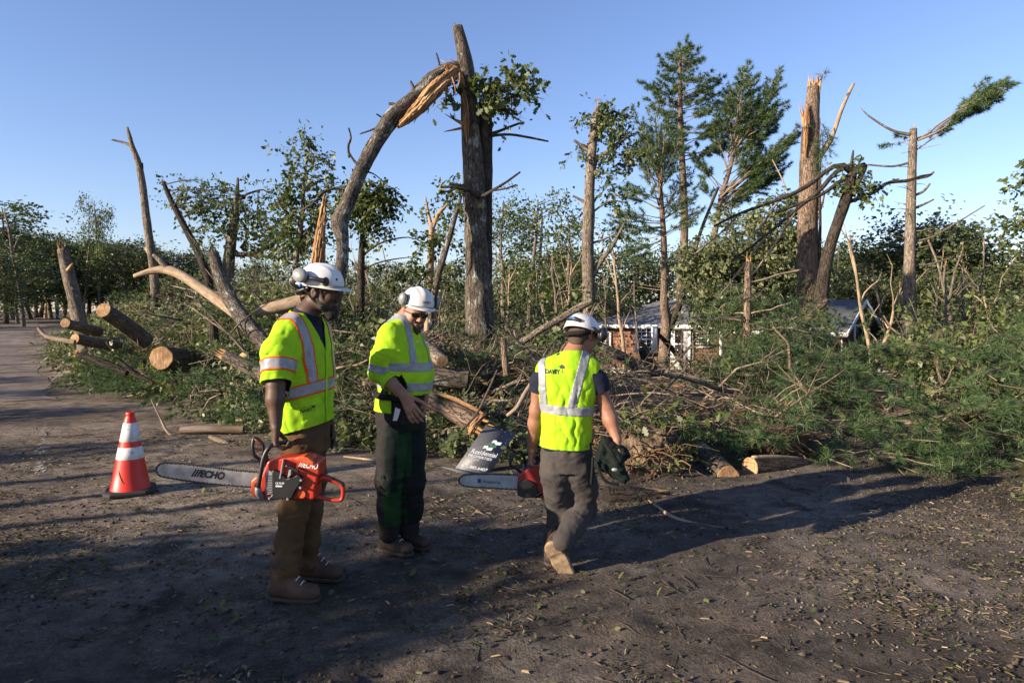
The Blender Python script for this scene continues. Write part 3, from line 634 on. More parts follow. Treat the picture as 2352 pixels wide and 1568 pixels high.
# T1 the tall snapped oak with its bent-over stem
Y = 13.0
pts = [(1050, 62, 24), (1062, 110, 30), (1071, 160, 36), (1077, 230, 38), (1083, 320, 44), (1089, 420, 52), (1095, 520, 56), (1099, 640, 61), (1102, 760, 66), (1103, 825, 78)]
t1 = thing('snapped_oak', base_of(pts, Y), 'tall thick snapped oak trunk with its upper stem bent over in an arch', 'tree')
trunk(t1, 'trunk', pts, Y, M['oakbark'], 44, 20, .14, 7, True, True)
trunk(t1, 'trunk_fork', [(1113, 234, 27, 13.1), (1116, 300, 30, 13.1), (1114, 400, 34, 13.1), (1112, 520, 38, 13.05), (1108, 640, 44, 13.0)], 13.15, M['darkbark'], 24, 12, .16, 9)
splinter(t1, P(1114, 238, 13.15), (0, 0, 1), .1, 12, .22, 5, 'oldwood', .1)
splinter(t1, P(1050, 64, 13), (-.1, 0, 1), .09, 10, .14, 6, 'oldwood', .1)
# torn pale strip down the left side of the stem
torn(t1, [(1060, 180, 8, 12.86), (1068, 235, 14, 12.82), (1071, 285, 16, 12.82), (1073, 330, 5, 12.84)], 12.84, 60, 3)
for (x, y, x2, y2, s_) in [(1068, 293, 1018, 303, 5), (1069, 286, 1036, 270, 6), (1068, 290, 1022, 262, 4), (1066, 243, 1020, 240, 4)]:
    limb(t1, [(x, y, s_ * 1.6), ((x + x2) / 2, (y + y2) / 2, s_), (x2, y2, 1.2)], 12.85, 'wood', 'splinter', 4, 5)
# the arch
arch = [(1058, 150, 22, 13.0), (1040, 156, 29, 12.95), (1015, 170, 34, 12.8), (985, 196, 39, 12.6), (945, 232, 40, 12.4), (905, 268, 39, 12.2), (868, 320, 35, 12.0), (838, 375, 34, 11.8), (812, 435, 32, 11.6), (792, 482, 34, 11.5), (780, 512, 39, 11.4), (786, 550, 30, 11.3), (786, 605, 29, 11.2), (776, 660, 27, 11.1), (762, 730, 27, 11.0)]
trunk(t1, 'bent_stem', arch, 12, M['oakbark'], 60, 16, .26, 13)
# torn hollow under the break: bare wood lying on the lower right face of the stem
torn(t1, [(1052, 160, 22, 12.72), (1030, 178, 30, 12.56), (1000, 206, 32, 12.36), (965, 244, 28, 12.18), (938, 270, 18, 12.1), (912, 292, 5, 12.1)], 12.4, 90, 5)
torn(t1, [(1020, 150, 12, 12.62), (1045, 160, 17, 12.68), (1060, 182, 14, 12.72), (1068, 218, 9, 12.8), (1072, 250, 5, 12.82)], 12.7, 50, 18)
splinter(t1, P(1028, 160, 12.7), (-.4, -.2, .9), .1, 14, .16, 31, 'oldwood', .5)
for q in ([(1012, 160, 7, 12.8), (1006, 135, 5, 12.8), (1002, 122, 3, 12.8)], [(955, 212, 9, 12.4), (947, 196, 8, 12.4), (943, 186, 4, 12.4)], [(915, 248, 7, 12.2), (905, 240, 7, 12.2), (893, 238, 6, 12.2)], [(868, 292, 5, 12.0), (850, 300, 4, 12), (826, 308, 3, 12)], [(882, 278, 5, 12.1), (874, 268, 4, 12.1), (864, 262, 3, 12)],
          [(822, 380, 7, 11.7), (808, 362, 6, 11.7), (802, 350, 4, 11.7)], [(802, 362, 6, 11.7), (800, 335, 6, 11.7), (806, 318, 5, 11.7), (801, 294, 4, 11.7)], [(806, 436, 10, 11.6), (780, 432, 8, 11.6), (745, 440, 7, 11.5), (715, 470, 6, 11.4), (690, 485, 5, 11.4)],
          [(845, 395, 5, 11.8), (862, 402, 3, 11.8), (895, 430, 2, 11.8)]):
    limb(t1, q, 12, 'oakbark', 'branch', 6, 10)
for q in ([(1128, 308, 9), (1150, 300, 7), (1170, 292, 6), (1194, 283, 5)], [(1128, 312, 8), (1165, 309, 6), (1200, 313, 6), (1260, 325, 4)], [(1100, 455, 9, 12.7), (1080, 440, 8, 12.5), (1050, 430, 7, 12.4), (1012, 430, 5, 12.4)], [(1050, 430, 6, 12.4), (1035, 438, 5, 12.4), (1010, 442, 4, 12.4)],
          [(1108, 452, 9, 12.7), (1130, 438, 7, 12.6), (1160, 420, 6, 12.5), (1195, 395, 4, 12.4)], [(1130, 438, 5, 12.6), (1158, 434, 4, 12.5), (1186, 424, 3, 12.5)]):
    limb(t1, q, 13, 'darkbark', 'branch', 6, 10)
sprays(t1, [(1112, 205, 16, 34, 20), (1130, 190, 20, 24, 12), (1175, 200, 36, 22, 26), (1200, 195, 20, 20, 12), (1150, 245, 24, 22, 14), (1035, 225, 22, 18, 10), (1040, 425, 22, 20, 8)], 12.9, 21, 'oak', .125, L=(.2, .45), per=10, lobed=True)
limb(t1, [(1112, 250, 5), (1140, 235, 4), (1168, 222, 4), (1176, 240, 3), (1168, 262, 2)], 12.9, 'twig', 'branch', 5, 12)
limb(t1, [(1110, 215, 5), (1130, 205, 3), (1165, 200, 3), (1205, 190, 2)], 12.9, 'twig', 'branch', 5, 10)

# T2 thin bare dead trunk at left
Y = 19
pts = [(292, 292, 5), (298, 315, 9), (303, 335, 11), (318, 375, 14), (328, 430, 16), (335, 490, 17), (343, 550, 18), (352, 610, 19), (356, 660, 20)]
t = thing('dead_tree', base_of(pts, Y), 'thin leaning bare dead trunk with a small forked tip against the sky', 'tree'); trunk(t, 'trunk', pts, Y, M['greybark'], 40, 10, .14, 3, True, True)
limb(t, [(302, 336, 9), (285, 328, 6), (257, 321, 4)], Y, 'greybark'); limb(t, [(322, 398, 12), (324, 385, 10), (324, 374, 8)], Y, 'darkbark', 'broken_stub'); limb(t, [(348, 585, 16), (341, 575, 12), (335, 570, 9)], Y, 'bare', 'broken_stub')
# T3 leaning stump by the road
Y = 17.5
pts = [(143, 572, 22), (152, 610, 25), (165, 660, 28), (178, 715, 30), (190, 770, 31), (196, 792, 34)]
t = thing('leaning_stump', base_of(pts, Y), 'leaning broken trunk with splintered top beside the road at left', 'tree stump'); trunk(t, 'trunk', pts, Y, M['greybark'], 30, 12, .12, 4, True, True)
splinter(t, P(142, 575, Y), (-.12, 0, 1), .11, 14, .34, 8, 'oldwood', .12); limb(t, [(156, 620, 10, 17.3), (162, 612, 9, 17.2), (168, 604, 4, 17.2)], Y, 'wood', 'splinter', 4, 5)
# T4 slanting broken trunk, T5 broken oak with leaves, both behind the left heap
Y = 18
pts = [(375, 418, 9), (388, 450, 12), (408, 490, 14), (432, 535, 16), (455, 580, 18), (480, 640, 19)]
t = thing('slanting_pine', base_of(pts, Y), 'dark slanting broken trunk behind the left heap, leaning left', 'tree'); trunk(t, 'trunk', pts, Y, M['darkbark'], 24, 8, .14, 5, True, True); splinter(t, P(375, 420, Y), (-.3, 0, 1), .05, 8, .2, 9, 'wood', .1)
acc = Acc(); rng = RNG(50); bs = []
for (x, y, x2, y2) in [(380, 425, 470, 412), (385, 440, 545, 440), (395, 460, 500, 450), (405, 470, 560, 455), (420, 500, 500, 470), (400, 480, 440, 430), (440, 545, 470, 600), (430, 530, 460, 590)]:
    a_, b_ = P(x, y, Y), P(x2, y2, Y - .6); L_ = np.linalg.norm(b_ - a_); bs.append(bough(a_, b_ - a_ + (0, 0, .2), L_, rng, acc, .02, .3, .16, .09, .3, -.12))
acc.obj('branches', M['twigdark'], t); pine_tufts(t, bs, 9, .13, .004, 51)
Y = 20
pts = [(546, 408, 5), (545, 440, 9), (541, 480, 18), (536, 520, 22), (530, 560, 24), (524, 620, 26)]
t = thing('broken_oak', base_of(pts, Y), 'broken oak behind the left heap with leafy shoots round its thin top', 'tree'); trunk(t, 'trunk', pts, Y, M['greybark'], 24, 10, .14, 6, True, True)
for q in ([(545, 470, 7), (560, 450, 6), (585, 440, 5), (605, 436, 4), (618, 445, 2)], [(545, 500, 8), (562, 520, 7), (568, 545, 7), (552, 570, 6)], [(535, 580, 16), (560, 585, 12), (610, 570, 10), (665, 535, 8), (700, 520, 5)], [(560, 585, 10), (620, 590, 8), (690, 600, 5)]): limb(t, q, Y, 'twigdark')
sprays(t, [(430, 470, 40, 26, 22), (500, 475, 36, 26, 26), (520, 440, 20, 20, 10), (580, 470, 40, 34, 26), (620, 500, 34, 30, 24), (640, 545, 40, 30, 30), (480, 520, 40, 40, 26), (560, 545, 50, 30, 26), (445, 440, 40, 16, 12)], Y, 52, 'oak', .12, per=15, L=(.3, .7))
# T6 pale splintered stub behind the first worker, T6b leafy oak left of the arch
Y = 14
pts = [(746, 446, 4), (743, 480, 11), (739, 515, 18), (735, 550, 24), (730, 600, 28), (725, 660, 30)]
t = thing('splintered_stub', base_of(pts, Y), 'pale splintered trunk stub with peeled orange wood left of the arched stem', 'tree stump'); trunk(t, 'trunk', [(a_, b_, c_ * .7) for a_, b_, c_ in pts], Y, M['oldwood'], 24, 10, .3, 7, True, True); torn(t, pts, Y, 90, 10)
Y = 17
pts = [(712, 330, 3), (705, 370, 5), (698, 420, 7), (696, 470, 9), (690, 530, 11), (680, 600, 13), (676, 680, 14)]
t = thing('leafy_oak', base_of(pts, Y), 'slim oak with sparse leaves standing left of the arched stem', 'tree'); trunk(t, 'trunk', pts, Y, M['greybark'], 24, 8, .12, 8, True, True)
for q in ([(700, 400, 5), (715, 385, 4), (722, 362, 3), (700, 330, 2)], [(697, 440, 6), (725, 420, 5), (760, 405, 4)], [(692, 520, 7), (650, 480, 5), (635, 450, 3)], [(685, 560, 8), (730, 500, 5), (770, 480, 3)]): limb(t, q, Y, 'twigdark')
sprays(t, [(700, 335, 22, 22, 16), (712, 365, 24, 18, 12), (690, 400, 26, 26, 12), (665, 455, 26, 30, 20), (690, 470, 36, 36, 26), (740, 480, 30, 30, 22), (700, 540, 40, 40, 36), (760, 430, 22, 22, 10), (660, 560, 40, 40, 30)], Y, 53, 'oak', .115, per=15, L=(.25, .6))
# T7 dark leafy tree right of the arch
Y = 16
pts = [(842, 440, 6), (836, 500, 10), (832, 560, 14), (829, 620, 17), (828, 700, 20)]
t = thing('dark_leafy_tree', base_of(pts, Y), 'dark leafy tree just right of the arched stem, leaves hanging in one clump', 'tree'); trunk(t, 'trunk', pts, Y, M['darkbark'], 20, 8, .12, 9, True, True)
for q in ([(838, 480, 6), (860, 440, 5), (885, 455, 4), (905, 490, 2)], [(836, 520, 6), (815, 470, 4), (800, 440, 2)], [(830, 590, 7), (870, 560, 5), (935, 545, 3), (980, 560, 2)], [(830, 620, 6), (880, 600, 4), (945, 590, 2)]): limb(t, q, Y, 'twigdark')
sprays(t, [(840, 440, 34, 24, 34), (855, 470, 36, 30, 40), (880, 455, 20, 18, 16), (835, 500, 34, 28, 34), (850, 530, 26, 20, 20), (810, 460, 18, 24, 12)], Y, 54, 'oak', .115, per=17, L=(.25, .5))
# T8 forked pale stem and the slanting stem beside the big trunk
Y = 15
pts = [(992, 512, 13), (991, 560, 15), (988, 620, 17), (985, 690, 18), (983, 760, 20)]
t = thing('forked_tree', base_of(pts, Y), 'pale forked broken stem just left of the tall snapped oak', 'tree'); trunk(t, 'trunk', pts, Y, M['bare'], 22, 9, .12, 10, True, True)
limb(t, [(992, 525, 11), (984, 490, 8), (977, 452, 3)], Y, 'bare', 'broken_prong'); limb(t, [(993, 525, 12), (1005, 495, 11), (1018, 480, 8), (1031, 465, 2)], Y, 'wood', 'broken_prong')
pts = [(1062, 440, 6), (1045, 500, 11), (1025, 570, 14), (1005, 640, 15), (990, 720, 17)]
t = thing('slanting_oak', base_of(pts, 14.4), 'slanting dark stem leaning against the left side of the tall snapped oak', 'tree'); trunk(t, 'trunk', pts, 14.4, M['oakbark'], 22, 8, .12, 11, True, True)
sprays(t, [(1000, 470, 30, 20, 8), (985, 560, 34, 22, 14), (1010, 530, 34, 22, 14), (1040, 480, 30, 20, 10), (930, 620, 40, 20, 16), (1010, 640, 40, 30, 18)], 15, 55, 'oak', .11, per=15, L=(.25, .5))
# T9 broken trunk with leafy top, left of the pines
Y = 18
pts = [(1368, 262, 15), (1363, 310, 20), (1358, 370, 23), (1354, 430, 24), (1352, 500, 27), (1350, 580, 28), (1352, 660, 29), (1354, 760, 32), (1354, 800, 34)]
t = thing('broken_maple', base_of(pts, Y), 'straight broken trunk with a leafy collar and stub branches left of the pines', 'tree'); trunk(t, 'trunk', pts, Y, M['greybark'], 36, 12, .14, 12, True, True); splinter(t, P(1372, 258, Y), (.08, 0, 1), .07, 9, .5, 12, 'wood', .03)
for q in ([(1360, 400, 12), (1372, 365, 10), (1400, 345, 9), (1425, 325, 8), (1465, 303, 5)], [(1356, 350, 9), (1340, 338, 8), (1318, 322, 6)], [(1350, 470, 8), (1335, 460, 7), (1316, 450, 4)], [(1356, 480, 7), (1370, 455, 5), (1385, 440, 3)], [(1358, 490, 6), (1400, 462, 4), (1440, 466, 3)], [(1356, 560, 7), (1390, 548, 5), (1420, 535, 3)], [(1358, 640, 14), (1380, 600, 13), (1410, 560, 10), (1435, 510, 4)]): limb(t, q, Y, 'greybark')
sprays(t, [(1368, 272, 24, 14, 26), (1400, 270, 26, 20, 18), (1425, 262, 14, 14, 8), (1405, 310, 30, 24, 18), (1430, 350, 34, 18, 24), (1390, 375, 20, 20, 12), (1455, 345, 14, 18, 10), (1330, 345, 14, 12, 7), (1400, 430, 24, 20, 10), (1430, 470, 30, 24, 10), (1420, 540, 16, 26, 10)], Y, 56, 'oak', .115, per=15, L=(.25, .5), lobed=True)

# T10 the white pines
def pine(label, pts, Y, boughs, seed, name='white_pine', nd=(8, .14, .007), mat='pinebark', stubs=0, cat='tree', step=.15, tstep=.09, side=.5):
    t = thing(name, base_of(pts, Y), label, cat); trunk(t, 'trunk', pts, Y, M[mat], 36, 9, .1, seed, True, True); acc = Acc(); rng = RNG(seed); bs = []
    if len(boughs) > 12: boughs = list(boughs) + [(q[0], q[1] + rng.uniform(-8, 16), q[2] + rng.uniform(-34, 34), q[3] + rng.uniform(-8, 26)) for q in boughs if len(q) < 6] + [(q[0], q[1] + rng.uniform(-10, 14), q[2] + rng.uniform(-22, 22), q[3] + rng.uniform(-14, 20)) for q in boughs if len(q) < 6]
    for q in boughs:
        x, y, x2, y2 = q[:4]; dz = q[4] if len(q) > 4 else rng.uniform(-1.2, 1.2)
        a_, b_ = P(x, y, Y), P(x2, y2, Y + dz); L_ = np.linalg.norm(b_ - a_)
        st = q[5] if len(q) > 5 else .35
        bs.append(bough(a_, b_ - a_ - (0, 0, .08 * L_), L_, rng, acc, max(.012, .012 * L_), side, step, tstep, st, .1))
    for i in range(stubs):
        u = rng.random(); i0 = int(u * (len(pts) - 2)); x = np.interp(u * (len(pts) - 1), range(len(pts)), [p_[0] for p_ in pts]); y = np.interp(u * (len(pts) - 1), range(len(pts)), [p_[1] for p_ in pts])
        s_ = rng.choice((-1, 1)); l = rng.uniform(12, 60); a_, b_ = P(x, y, Y), P(x + s_ * l, y - rng.uniform(-8, 18), Y + rng.uniform(-.5, .5)); V, Q, A = tube(wobble(a_, b_, .05, 5, rng), np.linspace(.018, .006, 5), 5, .1, i); acc.add(V, Q, A)
    acc.obj('branches', M['twig'], t)
    if bs: pine_tufts(t, bs, nd[0], nd[1], nd[2], seed + 3)
    return t
rng = RNG(60)
def fan(x, y, n, rx, ry, up=.3, lo=.4):
    out = []
    for i in range(n):
        s_ = 1 if i % 2 else -1; k_ = rng.uniform(lo, 1); out.append((x, y + rng.uniform(0, ry), x + s_ * rx * k_, y + rng.uniform(0, ry) - up * rx * k_))
    return out
B1 = []
for (y, wl_, wr_) in [(125, 30, 30), (150, 45, 45), (180, 60, 70), (205, 80, 75), (230, 75, 80), (255, 60, 90), (285, 40, 95), (310, 30, 110), (340, 40, 120)]:
    B1 += [(1563, y + 22, 1563 - wl_ * rng.uniform(.7, 1.1), y - rng.uniform(0, 16)), (1563, y + 20, 1563 + wr_ * rng.uniform(.7, 1.1), y - rng.uniform(4, 22)), (1563, y + 14, 1563 + rng.uniform(-20, 20), y - 8, rng.choice((-2.2, 2.2)))]
B1 += [(1563, 135, 1560, 104, 0, .1), (1563, 140, 1585, 108, 0, .1)]
pine('tallest white pine with full green crown standing behind the cottage', [(1562, 118, 4), (1562, 180, 8), (1563, 260, 11), (1566, 350, 14), (1570, 440, 16), (1572, 540, 18), (1565, 640, 20), (1560, 740, 22)], 39, B1, 61, nd=(26, .25, .0145), step=.23, tstep=.135)
B2 = []
for (x, y, x2, y2) in [(1690, 300, 1672, 205), (1692, 290, 1720, 160), (1700, 300, 1760, 215), (1690, 330, 1780, 250), (1690, 340, 1786, 200), (1680, 350, 1775, 290), (1680, 370, 1735, 300), (1670, 390, 1640, 300), (1660, 400, 1720, 330), (1665, 430, 1800, 335), (1650, 460, 1812, 300), (1650, 470, 1790, 370), (1645, 480, 1760, 420), (1640, 500, 1700, 440), (1690, 310, 1705, 180), (1700, 320, 1745, 260), (1672, 360, 1700, 270), (1660, 440, 1745, 345), (1640, 470, 1610, 420), (1660, 430, 1600, 370), (1650, 450, 1765, 395), (1685, 335, 1650, 250), (1690, 320, 1670, 240), (1680, 345, 1760, 260), (1675, 350, 1725, 245)]: B2.append((x, y, x2, y2))
pine('white pine leaning right with a wide crown, beside the tallest pine', [(1706, 240, 4), (1696, 300, 8), (1678, 380, 10), (1658, 450, 12), (1645, 520, 13), (1630, 600, 15), (1620, 700, 16)], 38, B2, 62, nd=(26, .25, .0145), step=.23, tstep=.135)
B3 = []
for (x, y, x2, y2) in [(1512, 470, 1480, 360), (1514, 440, 1550, 340), (1516, 430, 1500, 300), (1516, 440, 1530, 300), (1517, 460, 1450, 420), (1518, 480, 1430, 440), (1520, 500, 1420, 480), (1520, 490, 1580, 400), (1520, 500, 1590, 440), (1522, 520, 1410, 520), (1520, 540, 1440, 560), (1520, 540, 1600, 480), (1518, 450, 1470, 330), (1515, 430, 1545, 380), (1520, 530, 1460, 500), (1520, 560, 1450, 590), (1515, 400, 1490, 262), (1518, 500, 1560, 470)]: B3.append((x, y, x2, y2))
p3 = pine('lower white pine with thin hazy crown, left of the tallest pine', [(1505, 270, 3), (1510, 340, 5), (1514, 400, 9), (1520, 480, 12), (1525, 560, 14), (1526, 640, 17), (1526, 700, 20), (1530, 745, 24), (1526, 800, 27), (1522, 880, 30)], 24, B3, 63, nd=(18, .16, .008), stubs=26)
limb(p3, [(1530, 760, 22), (1545, 735, 18), (1560, 700, 16), (1575, 650, 13), (1590, 600, 10), (1610, 530, 8), (1650, 430, 6)], 24, 'darkbark', 'fork_stem', 8, 20); limb(p3, [(1528, 740, 14), (1536, 715, 11), (1550, 705, 9), (1575, 690, 7)], 24, 'greybark')

# T11 big broken trunk with splintered top, T11b curved dark oak hung with debris
Y = 17
pts = [(1869, 200, 27), (1866, 250, 32), (1862, 300, 38), (1859, 370, 42), (1857, 440, 43), (1855, 520, 44), (1855, 600, 46), (1857, 680, 50), (1858, 760, 56), (1858, 840, 62)]
t = thing('splintered_pine', base_of(pts, Y), 'big broken trunk with splintered pale top in front of the cottage', 'tree'); trunk(t, 'trunk', pts, Y, M['pinebark'], 44, 16, .1, 14, True, True)
splinter(t, P(1869, 205, Y), (0, 0, 1), .14, 22, .48, 13, 'wood', .16); splinter(t, P(1852, 285, Y - .12), (-.12, 0, 1), .09, 16, .62, 14, 'wood', .25)
torn(t, [(1854, 238, 5, 16.8), (1853, 280, 14, 16.76), (1851, 320, 10, 16.75), (1850, 360, 3, 16.78)], 16.8, 40, 6)
limb(t, [(1875, 370, 16), (1905, 325, 13), (1918, 295, 10), (1932, 255, 9), (1948, 218, 8), (1961, 192, 6)], Y, 'bare', 'broken_limb', 8, 16); limb(t, [(1880, 640, 8, 16.9), (1884, 520, 7, 16.8), (1882, 420, 6, 16.8), (1886, 360, 4, 16.8)], Y, 'darkbark', 'hanging_limb', 6, 14)
acc = Acc(); rng = RNG(70); bs = []
for (x, y, x2, y2) in [(1880, 190, 1895, 163), (1885, 270, 1890, 340), (1888, 285, 1905, 350), (1880, 300, 1880, 370), (1885, 300, 1896, 390), (1880, 320, 1910, 330), (1870, 330, 1868, 390), (1870, 650, 1840, 720), (1870, 640, 1900, 720), (1860, 640, 1830, 690), (1880, 645, 1870, 710), (1850, 640, 1820, 640), (1885, 650, 1860, 730)]:
    a_, b_ = P(x, y, Y - .3), P(x2, y2, Y - .5 + rng.uniform(-.3, .3)); L_ = np.linalg.norm(b_ - a_); bs.append(bough(a_, b_ - a_, L_, rng, acc, .012, .4, .12, .07, .1, -.1))
acc.obj('hanging_twigs', M['twigdark'], t); pine_tufts(t, bs, 11, .15, .004, 71, name='hanging_needles')
Y = 16
pts = [(1962, 385, 16), (1952, 420, 24), (1944, 455, 25), (1925, 510, 24), (1905, 570, 26), (1893, 630, 28), (1885, 700, 32), (1880, 790, 36)]
t = thing('curved_oak', base_of(pts, Y), 'curved dark oak stem with bent crown limbs sweeping left over the roof', 'tree'); trunk(t, 'trunk', pts, Y, M['darkbark'], 30, 10, .12, 15, True, True)
for q in ([(1955, 395, 15), (1930, 378, 12), (1895, 395, 11), (1850, 430, 11), (1790, 458, 9), (1700, 490, 7), (1640, 520, 5)], [(1965, 390, 17), (1985, 380, 14), (1975, 410, 12), (1955, 450, 12)], [(1940, 385, 12), (1915, 400, 11), (1880, 440, 10), (1830, 480, 9), (1760, 540, 7), (1680, 600, 5)], [(1950, 405, 11), (1925, 420, 10), (1890, 445, 9), (1845, 465, 8), (1780, 490, 6)],
          [(1945, 465, 11), (1975, 455, 10), (2010, 440, 9), (2040, 420, 9), (2085, 415, 8), (2115, 405, 6), (2142, 400, 3)], [(1955, 380, 7), (1958, 360, 6), (1960, 345, 3)], [(1700, 490, 5), (1650, 540, 4), (1600, 580, 3)], [(1760, 540, 6), (1700, 620, 5), (1650, 680, 3)], [(1790, 458, 5), (1740, 530, 4), (1700, 560, 3)], [(1830, 480, 6), (1780, 560, 5), (1720, 640, 4), (1690, 660, 3)], [(1840, 620, 6), (1790, 630, 5), (1740, 645, 5), (1640, 660, 3)]):
    limb(t, q, Y, 'darkbark' if q[0][0] > 1900 else 'twig', 'branch', 6, 16)
sprays(t, [(1960, 420, 26, 30, 26), (1985, 430, 20, 16, 10), (1790, 470, 60, 24, 40, 18.5), (1830, 480, 36, 26, 16, 18.5)], Y, 57, 'oak', .11, per=15, L=(.25, .5), lobed=True)
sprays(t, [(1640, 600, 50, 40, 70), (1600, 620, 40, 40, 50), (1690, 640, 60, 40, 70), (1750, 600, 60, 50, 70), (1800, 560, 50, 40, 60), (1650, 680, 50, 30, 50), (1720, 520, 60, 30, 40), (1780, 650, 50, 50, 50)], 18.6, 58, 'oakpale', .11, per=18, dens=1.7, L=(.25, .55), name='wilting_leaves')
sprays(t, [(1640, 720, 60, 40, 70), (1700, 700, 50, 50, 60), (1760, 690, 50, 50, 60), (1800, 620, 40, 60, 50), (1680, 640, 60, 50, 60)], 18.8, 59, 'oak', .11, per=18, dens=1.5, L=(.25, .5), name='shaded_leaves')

# T12 dead pine with one green bough
Y = 24
pts = [(2098, 296, 16), (2097, 340, 18), (2094, 420, 20), (2092, 500, 22), (2090, 580, 24), (2089, 660, 27), (2087, 760, 29), (2085, 850, 32)]
dp = pine('dead pine bristling with stub branches and one green bough at its top', pts, Y, [(2102, 345, 2215, 265, 0, .3), (2102, 330, 2290, 205, 0, .5), (2105, 328, 2305, 215, .2, .5), (2150, 300, 2270, 195, .4, .5), (2150, 298, 2240, 240, -.4, .3), (2095, 320, 2020, 335, 0, .4), (2093, 318, 2060, 310, .5, .2), (2200, 250, 2300, 190, 0, .2), (2180, 275, 2250, 255, 0, .1)] + [(2170 + i * 9, 285 - i * 7, 2225 + i * 9 + (i % 3) * 8, 262 - i * 7 + (i % 4 - 2) * 9, (i % 5 - 2) * .25, .05) for i in range(11)], 64, 'dead_pine', (22, .18, .010), 'greybark', 34, side=.36)
for q in ([(2095, 310, 9), (2050, 300, 6), (2000, 270, 4), (1978, 250, 2)], [(2094, 372, 7), (2050, 382, 5), (1990, 378, 4)], [(2096, 555, 8), (2140, 545, 6), (2200, 510, 4), (2262, 472, 2)], [(2096, 610, 6), (2140, 606, 5), (2190, 590, 3)], [(2096, 410, 9), (2130, 405, 7), (2145, 395, 4)], [(2097, 450, 7), (2120, 440, 6), (2136, 422, 4)], [(2097, 480, 7), (2120, 470, 6), (2145, 458, 3)]): limb(dp, q, Y, 'greybark')
splinter(dp, P(2098, 300, Y), (0, 0, 1), .09, 8, .3, 17, 'wood', .04)
# T13 slim trunk in front of the cottage
Y = 11.5
pts = [(1720, 600, 11), (1718, 640, 16), (1717, 700, 17), (1716, 780, 18), (1711, 840, 20), (1705, 900, 22), (1698, 960, 25), (1694, 985, 28)]
t = thing('slim_pine', base_of(pts, Y), 'slim broken pine trunk rising from the brush in front of the cottage', 'tree'); trunk(t, 'trunk', pts, Y, M['pinebark'], 28, 10, .1, 16, True, True); splinter(t, P(1720, 604, Y), (.02, 0, 1), .045, 9, .22, 18, 'wood', .05)
acc = Acc(); rng = RNG(72); bs = []
for i in range(30):
    y = rng.uniform(690, 950); s_ = rng.choice((-1, 1)); l = rng.uniform(50, 170); bs_ = P(1714, y, Y); e_ = P(1714 + s_ * l, y + rng.uniform(-40, 40), Y + rng.uniform(-.7, .9)); V, Q, A = tube(wobble(bs_, e_, .07, 8, rng, -.1), np.linspace(.018, .004, 8), 5, .1, i); acc.add(V, Q, A)
for i in range(74):
    y = rng.uniform(640, 960); x = 1722 + rng.normal() * (40 + (y - 640) * .28); a_, b_ = P(x, y, Y + rng.uniform(-.3, 1.2)), P(x + rng.uniform(-70, 70), y + rng.uniform(-20, 50), Y + rng.uniform(-.8, 1.5)); L_ = np.linalg.norm(b_ - a_); bs.append(bough(a_, b_ - a_ - (0, 0, .25), max(.5, L_), rng, acc, .008, .45, .12, .07, .1, -.35))
acc.obj('branches', M['twig'], t); pine_tufts(t, bs, 13, .125, .0042, 73)

# fallen pine crown hung up below the big splintered trunk
fp = P(1830, 900, 14.5); t = thing('fallen_pine_crown', (fp[0], fp[1], gh(fp[0], fp[1])), 'dense fallen pine crown hanging below the big splintered pine', 'tree'); acc = Acc(); rng = RNG(74); bs = []
limb(t, [(1900, 690, 14, 15), (1850, 740, 18, 14.6), (1800, 800, 20, 14.2), (1745, 880, 22, 13.6)], 14.5, 'pinebark', 'trunk', 8, 16)
for i in range(105):
    u = rng.random(); x = 1895 - 150 * u + rng.normal() * 34; y = 700 + 190 * u + rng.normal() * 34; Yb = 15 - 1.6 * u + rng.normal() * .5; a_, b_ = P(x, y, Yb), P(x + rng.normal() * 40, y + rng.uniform(10, 70), Yb - rng.uniform(-.3, .6)); bs.append(bough(a_, b_ - a_, max(.5, np.linalg.norm(b_ - a_)), rng, acc, .008, .45, .14, .1, .05, -.3))
acc.obj('branches', M['twigdark'], t); pine_tufts(t, bs, 24, .13, .0048, 75)
# ragged fibres and bark strips hanging at the break of the arched stem
for k_, (x, y, x2, y2) in enumerate([(1038, 178, 1046, 222), (1020, 196, 1022, 236), (1000, 214, 994, 246), (980, 236, 982, 262), (1048, 150, 1030, 132), (1030, 150, 1012, 138), (1056, 168, 1050, 205), (960, 250, 950, 284)]): limb(t1, [(x, y, 5, 12.45), ((x + x2) / 2 + 3, (y + y2) / 2, 3.5, 12.4), (x2, y2, 1, 12.4)], 12.4, 'wood' if k_ % 2 else 'oldwood', 'splinter', 4, 6, .3, k_)
